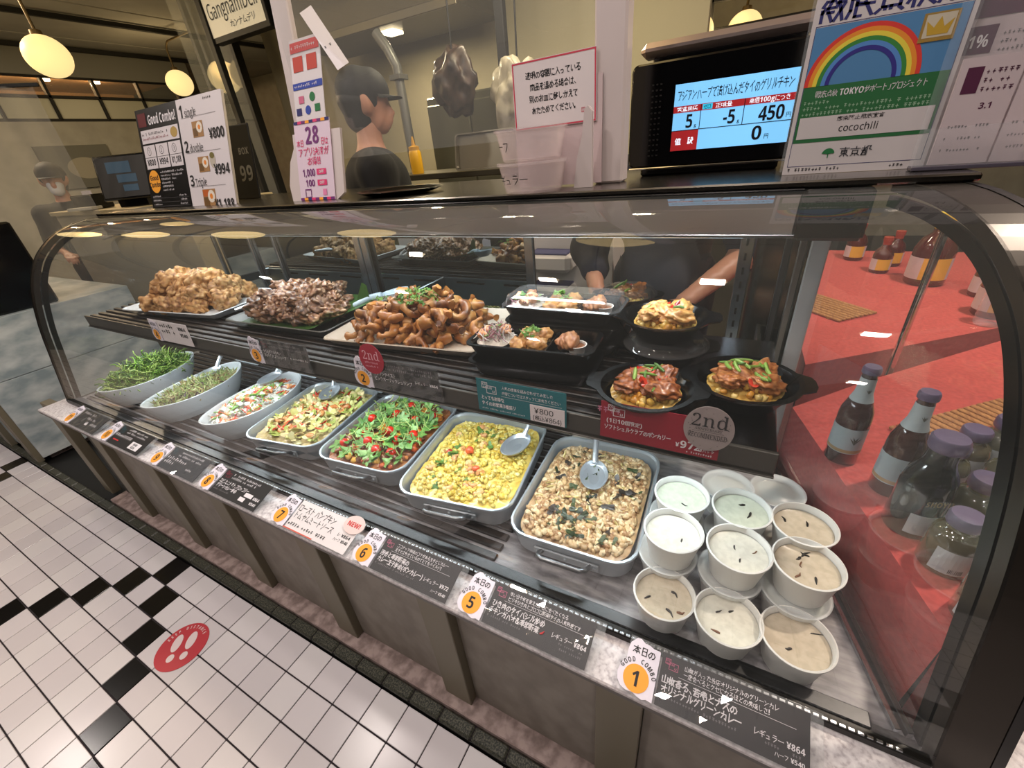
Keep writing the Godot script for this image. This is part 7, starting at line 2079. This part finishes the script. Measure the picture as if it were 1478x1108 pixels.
func drinks_table() -> void:
	var top := 0.75
	cloth_table("drinks_table", "nearer red cloth table beside the end of the case", [[end_x(-0.64) + 0.03, -0.64], [end_x(-1.24) + 0.03, -1.24], [2.70, -1.45], [3.15, -1.91], [3.75, -2.3], [4.1, -1.6], [3.9, -1.2], [3.0, -0.95], [2.84, -0.82], [2.775, -0.66]], top, 5)
	cloth_table("drinks_table", "farther red cloth table beyond the dark gap", [[2.56, -1.52], [2.52, -3.1], [4.3, -3.1], [4.2, -2.75], [3.3, -2.12], [2.75, -1.67]], top, 6)
	var pole := thing("steel_pole", "slim steel pole rising in the gap between the red tables", "pole", Vector3(2.778, 0.0, -1.56))
	var g := G.new()
	g.tube([Vector3.ZERO, Vector3(0.0, 1.15, 0.0)], 0.0095, 12)
	obj("tube", g, mt("chrome", Color(0.8, 0.8, 0.8), 0.12, 1.0), pole)
	bx("foot", Vector3(0, 0.005, 0), Vector3(0.12, 0.01, 0.12), mt("chrome"), pole)
	slat_mat("wooden slat mat on the farther red table", Vector3(2.66, top, -2.1), 0.75, 9, 0.3)
	slat_mat("wooden slat mat under the jars on the nearer red table", Vector3(2.99, top, -1.17), 0.72, 17, 0.42)
	var amber := solid_glass("amber_glass", Color(0.24, 0.09, 0.04))
	beer_bottle("amber beer bottle standing apart, nearest the soup cups", Vector3(2.598, top, -1.045), 0.25, amber)
	beer_bottle("second amber beer bottle, behind the dark sauce bottle", Vector3(2.668, top, -0.965), 0.2, amber)
	var t := thing("sauce_bottle", "dark soy sauce bottle with gold lettering and a grey cap", "bottle", Vector3(2.682, top, -0.868), 0.3, "small jars and bottles on the red cloth")
	g = G.new()
	g.lathe([Vector2(0.0, 0.004), Vector2(0.035, 0.0), Vector2(0.0385, 0.006), Vector2(0.0385, 0.105), Vector2(0.034, 0.128), Vector2(0.024, 0.15), Vector2(0.021, 0.162), Vector2(0.02, 0.186), Vector2(0.0, 0.186)], 28)
	obj("glass", g, solid_glass("soy_glass", Color(0.05, 0.055, 0.05)), t)
	g = G.new()
	g.lathe([Vector2(0.0235, 0.182), Vector2(0.0255, 0.186), Vector2(0.0255, 0.203), Vector2(0.023, 0.207), Vector2(0.0, 0.2075)], 26)
	obj("cap", g, mt("lilac_cap", Color(0.42, 0.38, 0.5), 0.35, 0.3), t)
	g = G.new()
	for i in 12:
		var a0 := -0.75 + 1.5 * i / 12.0
		var a1 := -0.75 + 1.5 * (i + 1) / 12.0
		g.quad(Vector3(sin(a0) * 0.039, 0.015, cos(a0) * 0.039), Vector3(sin(a1) * 0.039, 0.015, cos(a1) * 0.039), Vector3(sin(a1) * 0.039, 0.06, cos(a1) * 0.039), Vector3(sin(a0) * 0.039, 0.06, cos(a0) * 0.039))
	obj("paper_label", g, mt("jar_label", Color(0.72, 0.75, 0.76), 0.55), t)
	write(t, "SHOYU", 0.0, 0.085, 0.012, mt("ink_gold", Color(0.55, 0.47, 0.26), 0.4), 0.0392, {"al": "c", "wide": 0.04})
	var spots := [[2.75, -1.0, "clear jar with grey cap right of the dark bottle", 0.95], [2.80, -1.07, "clear jar third from the dark bottle on the mat", 0.95], [2.855, -1.1, "clear jar at the far right of the mat", 1.0], [2.765, -0.895, "clear jar with label turned, middle of the front jars", 1.0], [2.712, -0.79, "jar with a barcode label, second row front", 0.95], [2.735, -0.69, "jar with a large barcode label near the glass corner", 1.05], [2.84, -1.0, "jar at the right behind the barcode jars", 1.0], [2.805, -0.83, "jar between the barcode jars and the right edge", 1.0], [2.90, -0.93, "jar farthest right behind the frame", 1.0], [2.90, -1.03, "jar at the right edge on the wooden mat", 1.0]]
	for i in spots.size(): jar(spots[i][2], Vector3(spots[i][0], top + (0.0105 if i in [2, 9] else 0.0), spots[i][1]), 0.15 + 0.5 * sin(i * 2.3), [Color(0.34, 0.33, 0.24), Color(0.3, 0.27, 0.18), Color(0.38, 0.38, 0.32)][i % 3], spots[i][3])
	# the farther row
	var sauce := solid_glass("sauce_red", Color(0.3, 0.07, 0.04))
	var big := [Vector2(0.0, 0.004), Vector2(0.062, 0.0), Vector2(0.07, 0.01), Vector2(0.07, 0.15), Vector2(0.055, 0.19), Vector2(0.03, 0.215), Vector2(0.026, 0.27), Vector2(0.03, 0.272), Vector2(0.03, 0.29), Vector2(0.0, 0.291)]
	for q in [[Vector3(3.05, top, -2.5), 1.0, "large red sauce jug with yellow and white label"], [Vector3(2.85, top, -2.9), 0.62, "small sauce bottle at the left of the far row"], [Vector3(2.92, top, -2.66), 0.56, "small sauce bottle with a yellow label in the far row"], [Vector3(2.99, top, -2.8), 0.56, "small sauce bottle with a pale label left of the jug"], [Vector3(3.2, top, -2.35), 0.66, "orange-capped sauce bottle right of the jug"], [Vector3(3.16, top, -2.12), 0.85, "sauce bottle with a pink label behind the water bottle"]]:
		t = thing("sauce_bottle", q[2], "bottle", q[0], 0.3, "sauce bottles on the farther red table")
		t.scale = Vector3.ONE * q[1]
		g = G.new()
		g.lathe(big, 26)
		obj("glass", g, sauce, t)
		for e in [[0.0, 1.4, "label_yellow", Color(0.85, 0.66, 0.22)], [1.4, 3.2, "label_white", Color(0.78, 0.72, 0.74)], [-1.6, 0.0, "label_white", Color.WHITE]]:
			var l := G.new()
			for i in 10:
				var a0: float = lerpf(e[0], e[1], i / 10.0) - 0.9
				var a1: float = lerpf(e[0], e[1], (i + 1) / 10.0) - 0.9
				l.quad(Vector3(sin(a0) * 0.0708, 0.03, cos(a0) * 0.0708), Vector3(sin(a1) * 0.0708, 0.03, cos(a1) * 0.0708), Vector3(sin(a1) * 0.0708, 0.12, cos(a1) * 0.0708), Vector3(sin(a0) * 0.0708, 0.12, cos(a0) * 0.0708))
			obj("paper_label", l, mt(e[2], e[3], 0.5), t)
		var c := G.new()
		c.lathe([Vector2(0.0275, 0.2), Vector2(0.03, 0.262), Vector2(0.034, 0.264), Vector2(0.034, 0.293), Vector2(0.0, 0.294)], 20)
		obj("neck_wrap", c, mt("wrap_yellow", Color(0.86, 0.76, 0.2), 0.5) if q[1] > 0.9 else mt("wrap_red", Color(0.6, 0.2, 0.14), 0.5), t)
	t = thing("water_bottle", "clear ribbed plastic water bottle on the farther table", "bottle", Vector3(3.12, top, -2.02), 0.0)
	var prof := [Vector2(0.0, 0.004), Vector2(0.034, 0.0), Vector2(0.039, 0.008)]
	for i in 9: prof.append_array([Vector2(0.039, 0.018 + i * 0.014), Vector2(0.0365, 0.025 + i * 0.014)])
	prof.append_array([Vector2(0.039, 0.15), Vector2(0.03, 0.18), Vector2(0.014, 0.2), Vector2(0.014, 0.215), Vector2(0.0, 0.215)])
	g = G.new()
	g.lathe(prof, 28)
	obj("body", g, pane("pet_plastic", Color(0.9, 0.95, 1.0), 0.14), t)
	g = G.new()
	g.lathe([Vector2(0.0155, 0.206), Vector2(0.0155, 0.222), Vector2(0.0, 0.223)], 20)
	obj("cap", g, mt("cap_white", Color(0.75, 0.8, 0.78), 0.5), t)

# ---------------------------------------------------------------- kitchen behind the case
func kitchen() -> void:
	var steel := mt("kitchen_steel", Color(0.42, 0.4, 0.34), 0.35, 0.9)
	var t := thing("back_shelf", "steel pass shelf behind the case holding kitchen things", "shelf", Vector3(0.9, 0, -2.45))
	bx("shelf_board", Vector3(0, 1.33, 0), Vector3(2.6, 0.03, 0.5), steel, t)
	for x in [-1.2, 1.2]: bx("shelf_side", Vector3(x, 0.66, 0), Vector3(0.04, 1.31, 0.46), steel, t)
	# extractor hood
	t = thing("extractor_hood", "large steel extractor hood over the kitchen", "hood", Vector3(-0.3, 2.25, -3.27))
	var g := G.new()
	g.loft([rr(0.8, 0.3, 0.01, 0.0, Vector3.ZERO, 1), rr(0.8, 0.3, 0.01, 0.16, Vector3.ZERO, 1), rr(0.72, 0.26, 0.01, 0.86, Vector3.ZERO, 1)], true, true, false)
	obj("hood_body", g, mt("hood_steel", Color(0.36, 0.34, 0.28), 0.4, 0.8), t)
	bx("hood_lip", Vector3(0, 0.01, 0.3), Vector3(1.62, 0.05, 0.02), steel, t)
	var lamp := bx("hood_lamp", Vector3(0.1, -0.012, 0.1), Vector3(0.12, 0.02, 0.12), glow("hood_glow", Color(1.0, 0.92, 0.75), 5.0), t)
	var l := AreaLight3D.new()
	l.name = "lamp_light"
	l.area_size = Vector2(0.11, 0.11)
	l.light_energy = 1.1
	l.light_color = Color(1.0, 0.92, 0.76)
	l.area_range = 8.0
	l.shadow_enabled = true
	lamp.add_child(l)
	l.rotation.x = -PI / 2
	l.position.y = -0.013
	# pipe, fridge, wall, posts
	t = thing("vent_pipe", "grey bent vent pipe below the hood", "pipe", Vector3(0.13, 0, -2.75))
	g = G.new()
	g.tube([Vector3(-0.12, 2.15, 0), Vector3(-0.05, 2.06, 0), Vector3(0.0, 1.96, 0), Vector3(0.0, 1.36, 0)], 0.032, 12)
	obj("tube", g, mt("pipe_grey", Color(0.42, 0.42, 0.4), 0.4, 0.4), t)
	bx("collar", Vector3(0, 1.9, 0), Vector3(0.09, 0.03, 0.09), mt("pipe_grey"), t)
	t = thing("fridge", "tall olive-grey steel fridge in the kitchen", "fridge", Vector3(0.45, 0, -3.38))
	bx("cabinet", Vector3(0, 0.9, 0), Vector3(0.75, 1.8, 0.6), mt("fridge_steel", Color(0.4, 0.39, 0.32), 0.35, 0.6), t, 0.01)
	for k in [-1, 1]:
		var d := bx("door", Vector3(k * 0.187, 0.95, 0.306), Vector3(0.36, 1.6, 0.02), mt("fridge_steel"), t, 0.006)
		bx("handle", Vector3(-k * 0.14, 0.1, 0.025), Vector3(0.02, 0.3, 0.02), mt("chrome"), d, 0.004)
	var w := struct("wall_kitchen", "pale kitchen wall lit behind the hood", "wall")
	bx("wall_sheet", Vector3(-0.2, 1.5, -3.75), Vector3(4.2, 3.0, 0.08), mt("kitchen_wall", Color(0.6, 0.57, 0.47), 0.7), w)
	bx("dark_side", Vector3(-2.6, 1.5, -3.4), Vector3(0.6, 3.0, 0.08), mt("black_floor"), w)
	var f := struct("trim_2", "black glazing posts and rails of the shop front behind the case", "frame")
	for q in [[-2.03, -3.0, 0.06], [-2.75, -3.3, 0.05], [0.79, -3.0, 0.06], [1.3, -5.4, 0.05], [1.62, -5.4, 0.03], [1.72, -5.4, 0.03]]: bx("post", Vector3(q[0], 1.6, q[1]), Vector3(q[2], 3.2, 0.05), mt("black_paint"), f)
	for y in [2.2, 2.42]: bx("rail", Vector3(2.6, y, -5.4), Vector3(2.9, 0.035, 0.05), mt("black_paint"), f)
	bx("glazing", Vector3(-2.39, 1.7, -3.15), Vector3(0.68, 2.9, 0.006), pane("window_glass", Color.WHITE, 0.06), f, 0.0)
	# pale wall with bunting light at the far right
	# lit deli sign
	t = thing("shop_sign", "white lightbox sign of the neighbouring Korean deli", "sign", Vector3(-1.99, 2.45, -2.98))
	bx("box", Vector3(0.36, 0.2, -0.05), Vector3(0.78, 0.44, 0.08), mt("black_paint"), t)
	flat_rect("sign_face", t, 0.0, 0.02, 0.72, 0.4, -0.009, glow("sign_glow", Color(0.8, 0.77, 0.68), 0.35))
	write(t, "GangnamDeli", 0.36, 0.13, 0.1, ink("black"), -0.006, {"al": "c", "weight": 400, "wide": 0.66})
	write(t, "カンナムデリ", 0.45, 0.05, 0.045, ink("black"), -0.006, {"al": "c", "wide": 0.34})
	for k in 2: disc("oval_mark", t, 0.22 + 0.16 * k, 0.32, 0.075, 0.06, -0.006, glow("mark_glow", Color(1.0, 0.93, 0.75), 1.2))
	for k in 2: disc("oval_mark", t, 0.22 + 0.16 * k, 0.32, 0.04, 0.03, -0.004, mt("mark_blue", Color(0.35, 0.42, 0.6), 0.5))
	# things on the pass shelf
	var Y := 1.3455
	t = thing("squeeze_bottle", "yellow sauce squeeze bottle on the pass shelf", "bottle", Vector3(0.515, Y, -2.3))
	g = G.new()
	g.lathe([Vector2(0.0, 0.0), Vector2(0.034, 0.0), Vector2(0.036, 0.01), Vector2(0.036, 0.11), Vector2(0.03, 0.125)], 20)
	obj("body", g, mt("mustard", Color(0.82, 0.62, 0.14), 0.35), t)
	g = G.new()
	g.lathe([Vector2(0.031, 0.124), Vector2(0.031, 0.142), Vector2(0.012, 0.148), Vector2(0.005, 0.195), Vector2(0.0, 0.195)], 16)
	obj("nozzle", g, mt("nozzle_amber", Color(0.75, 0.55, 0.12), 0.4), t)
	t = thing("steel_pan", "upright grey steel pan leaning on the pass shelf", "pan", Vector3(1.02, Y + 0.006, -2.24))
	t.rotation.x = -0.2
	g = G.new()
	g.xf = Transform3D(Basis(Vector3(1, 0, 0), Vector3(0, 0, 1), Vector3(0, -1, 0)), Vector3(0, 0.085, 0))
	g.loft([rr(0.18, 0.085, 0.02, -0.02), rr(0.19, 0.09, 0.02, 0.0), rr(0.182, 0.084, 0.018, 0.0), rr(0.176, 0.08, 0.018, -0.014)], true, true)
	obj("tray", g, mt("pan_grey", Color(0.5, 0.48, 0.42), 0.35, 0.7), t)
	t = thing("storage_box", "blue plastic box at the back of the pass shelf", "box", Vector3(0.93, Y, -2.58))
	bx("body", Vector3(0, 0.09, 0), Vector3(0.22, 0.18, 0.16), mt("blue_plastic", Color(0.1, 0.16, 0.38), 0.45), t, 0.01)
	bx("rim", Vector3(0, 0.178, 0), Vector3(0.236, 0.014, 0.176), mt("blue_plastic"), t, 0.004)
	t = thing("carton", "white carton with a red end on the pass shelf", "carton", Vector3(1.22, Y, -2.42), 0.15)
	bx("body", Vector3(0, 0.045, 0), Vector3(0.2, 0.09, 0.1), mt("carton_white", Color(0.68, 0.66, 0.6), 0.6), t)
	bx("red_end", Vector3(0.101, 0.045, 0), Vector3(0.003, 0.088, 0.098), ink("red"), t, 0.0)
	t = thing("foil_bowl", "crumpled foil bowl of golden food on the pass shelf", "bowl", Vector3(1.36, Y, -2.3))
	g = G.new()
	g.loft([oval(0.05, 0.04, 0.0), oval(0.075, 0.06, 0.04, Vector3.ZERO, 22, 0.02), oval(0.07, 0.056, 0.04, Vector3.ZERO, 22, 0.02), oval(0.045, 0.036, 0.006)].map(func(a): return a if a.size() == 22 else oval(0.05, 0.04, 0.0, Vector3.ZERO, 22)), true, true, false)
	obj("foil", g, mt("foil", Color(0.7, 0.7, 0.66), 0.2, 1.0), t)
	obj("filling", blob(78, Vector3(0.06, 0.03, 0.05), 0.4, 1.2, cols([[0.5, 0.34, 0.12], [0.75, 0.55, 0.25]]), 2), vmat("fried_crust"), t, Transform3D(Basis(), Vector3(0, 0.032, 0)))
	t = thing("plastic_bag", "dark bundled bags hanging beside the kitchen wall", "bag", Vector3(0.55, 1.82, -2.78))
	obj("bundle", blob(91, Vector3(0.15, 0.17, 0.09), 0.28, 0.6, cols([[0.1, 0.08, 0.07], [0.22, 0.17, 0.14], [0.3, 0.24, 0.2]]), 3), vmat("bag_plastic", 0.35), t)
	g = G.new()
	g.tube([Vector3(0, 0.14, 0), Vector3(0.01, 0.4, 0)], 0.006, 6)
	obj("cord", g, mt("black_paint"), t)
	t = thing("plastic_bag", "pale clear bags bunched right of the dark bundle", "bag", Vector3(0.98, 1.68, -2.8))
	obj("bundle", blob(95, Vector3(0.17, 0.2, 0.1), 0.3, 0.6, cols([[0.42, 0.4, 0.34], [0.6, 0.57, 0.5], [0.7, 0.68, 0.62]]), 3), vmat("bag_plastic", 0.35), t)
	g = G.new()
	g.tube([Vector3(0, 0.16, 0), Vector3(0.01, 0.5, 0)], 0.006, 6)
	obj("cord", g, mt("black_paint"), t)
	# ceiling lamp of the kitchen
	t = thing("kitchen_lamp", "long fluorescent lamp above the kitchen", "lamp", Vector3(1.2, 2.75, -2.6))
	bx("housing", Vector3.ZERO, Vector3(1.2, 0.05, 0.12), mt("white_trim"), t)
	for y in [-0.45, 0.45]: bx("hanger", Vector3(y, 0.22, 0), Vector3(0.015, 0.42, 0.015), mt("white_trim"), t)
	bx("lamp_tube", Vector3(0, -0.03, 0), Vector3(1.15, 0.015, 0.08), glow("tube_glow", Color(1.0, 0.95, 0.82), 4.0), t)
	l = AreaLight3D.new()
	l.name = "tube_light"
	l.area_size = Vector2(1.1, 0.08)
	l.light_energy = 3.2
	l.light_color = Color(1.0, 0.94, 0.8)
	l.area_range = 9.0
	l.shadow_enabled = true
	t.add_child(l)
	l.rotation.x = -PI / 2
	l.position.y = -0.042
	# white drawer unit seen through the open bay
	t = thing("drawer_unit", "white drawer unit with dark blue bins behind the open bay", "drawer unit", Vector3(1.6, 0.55, -1.98))
	bx("cabinet", Vector3(0, 0.25, -0.08), Vector3(0.42, 0.54, 0.2), mt("drawer_white", Color(0.74, 0.72, 0.7), 0.45), t)
	bx("stand", Vector3(0, -0.285, -0.08), Vector3(0.4, 0.53, 0.2), steel, t)
	for k in 3:
		var b := bx("bin", Vector3(-0.07, 0.1 + 0.15 * k, 0.07), Vector3(0.22, 0.09, 0.12), mt("drawer_white"), t, 0.02)
		bx("lining", Vector3(0, 0.042, 0.0), Vector3(0.19, 0.012, 0.095), mt("bin_blue", Color(0.1, 0.1, 0.3), 0.5), b, 0.004)
	disc("knob_hole", t, 0.12, 0.36, 0.012, 0.012, 0.0215, ink("black"))

# ---------------------------------------------------------------- next counter to the left
func neighbour() -> void:
	var marble := grain(mt("grey_marble", Color.WHITE, 0.3), 61, 0.012, [[0.2, Color(0.55, 0.6, 0.62)], [0.5, Color(0.68, 0.71, 0.72)], [0.8, Color(0.78, 0.8, 0.8)]], Vector3(0.5, 1.2, 0.7), 5)
	var t := thing("stone_counter", "grey-blue marble counter of the next shop at the far left", "counter", Vector3(-1.262, 0, -0.446))
	bx("marble_slab", Vector3(-0.8, 0.29, -0.42), Vector3(1.6, 0.498, 0.83), marble, t, 0.002)
	bx("marble_slab", Vector3(-0.8, 0.705, -0.42), Vector3(1.6, 0.326, 0.83), marble, t, 0.002)
	bx("base_board", Vector3(-0.82, 0.02, -0.43), Vector3(1.54, 0.04, 0.78), mt("plinth_stone"), t)
	for i in 4: bx("pilaster", Vector3(-0.06 - i * 0.46, 0.27, 0.008), Vector3(0.1, 0.5, 0.03), mt("pilaster_paint"), t, 0.002)
	t = thing("black_box", "black equipment box on the next shop's counter", "box", Vector3(-1.56, 0.8685, -0.78))
	bx("housing", Vector3(0, 0.23, 0), Vector3(0.5, 0.46, 0.34), mt("scale_black"), t, 0.01)
	bx("front_panel", Vector3(0, 0.23, 0.173), Vector3(0.42, 0.38, 0.006), mt("black_paint"), t)
	# back counter with till
	t = thing("back_counter", "beige back counter beyond the left end of the case", "counter", Vector3(-1.7, 0, -1.85))
	bx("cabinet", Vector3(0, 0.64, 0), Vector3(1.9, 1.28, 0.6), mt("beige_board", Color(0.55, 0.51, 0.42), 0.6), t)
	bx("worktop", Vector3(0, 1.295, 0), Vector3(1.96, 0.03, 0.64), mt("worktop_beige", Color(0.64, 0.58, 0.44), 0.5), t)
	t = thing("till_monitor", "dark till monitor tilted on the beige back counter", "monitor", Vector3(-1.48, 1.312, -1.66), 0.55)
	var g := G.new()
	g.xf = Transform3D(Basis(Vector3(1, 0, 0), -0.28), Vector3(0, 0.18, 0))
	g.box(Vector3.ZERO, Vector3(0.36, 0.28, 0.03), 0.006)
	obj("housing", g, mt("scale_black"), t)
	g = G.new()
	g.xf = Transform3D(Basis(Vector3(1, 0, 0), -0.28), Vector3(0, 0.18, 0))
	g.box(Vector3(0, 0, 0.016), Vector3(0.33, 0.25, 0.002))
	obj("screen", g, glow("till_glow", Color(0.1, 0.09, 0.08), 0.4), t)
	g = G.new()
	g.xf = Transform3D(Basis(Vector3(1, 0, 0), -0.28), Vector3(0, 0.18, 0))
	for q in [[-0.02, 0.06, 0.16, 0.07], [0.02, -0.01, 0.13, 0.05], [0.03, -0.07, 0.1, 0.04]]: g.box(Vector3(q[0], q[1], 0.0178), Vector3(q[2], q[3], 0.001))
	obj("screen_window", g, glow("till_blue", Color(0.14, 0.22, 0.28), 0.5), t)
	bx("stand", Vector3(0, 0.03, -0.03), Vector3(0.2, 0.06, 0.14), mt("scale_black"), t)
	t = thing("receipt_printer", "small dark machine with white slips left of the till", "printer", Vector3(-2.05, 1.312, -1.62), 0.4)
	bx("body", Vector3(0, 0.05, 0), Vector3(0.18, 0.1, 0.16), mt("scale_black"), t, 0.01)
	bx("paper_slip", Vector3(0.02, 0.11, 0.03), Vector3(0.08, 0.03, 0.003), mt("slip_paper"), t, 0.0)
	bx("tray", Vector3(0.04, 0.012, 0.12), Vector3(0.2, 0.02, 0.09), mt("carton_white"), t)
	t = thing("wall_picture", "dim framed picture on the pale wall beyond the till", "picture", Vector3(-6.52, 1.75, -3.3), PI / 2)
	bx("frame", Vector3.ZERO, Vector3(0.85, 0.55, 0.03), mt("picture_grey", Color(0.4, 0.4, 0.37), 0.5), t)
	disc("picture_print", t, 0.05, -0.02, 0.22, 0.14, 0.017, mt("picture_light", Color(0.6, 0.58, 0.52), 0.5))
	# clear vinyl sheet
	t = thing("vinyl_curtain", "hazy clear vinyl sheet hanging at the far left", "curtain", Vector3(-1.72, 1.05, -1.2), 0.9)
	var v := G.new()
	for i in 30:
		var q := []
		for e in [[0, 0], [1, 0], [1, 1], [0, 1]]:
			var u: float = (i + e[0]) / 30.0
			q.append(Vector3(u * 0.62 - 0.31, e[1] * 0.95, 0.012 * sin(u * 26.0)))
		v.quad(q[0], q[1], q[2], q[3])
	var vm := mt("vinyl", Color(0.75, 0.73, 0.68, 0.22), 0.2)
	vm.transparency = BaseMaterial3D.TRANSPARENCY_ALPHA
	vm.cull_mode = BaseMaterial3D.CULL_DISABLED
	obj("sheet", v, vm, t)
	bx("rod", Vector3(0, 0.955, 0), Vector3(0.68, 0.02, 0.02), mt("black_paint"), t)
	bx("clamp", Vector3(-0.3, 1.55, 0), Vector3(0.012, 1.2, 0.012), mt("black_paint"), t)
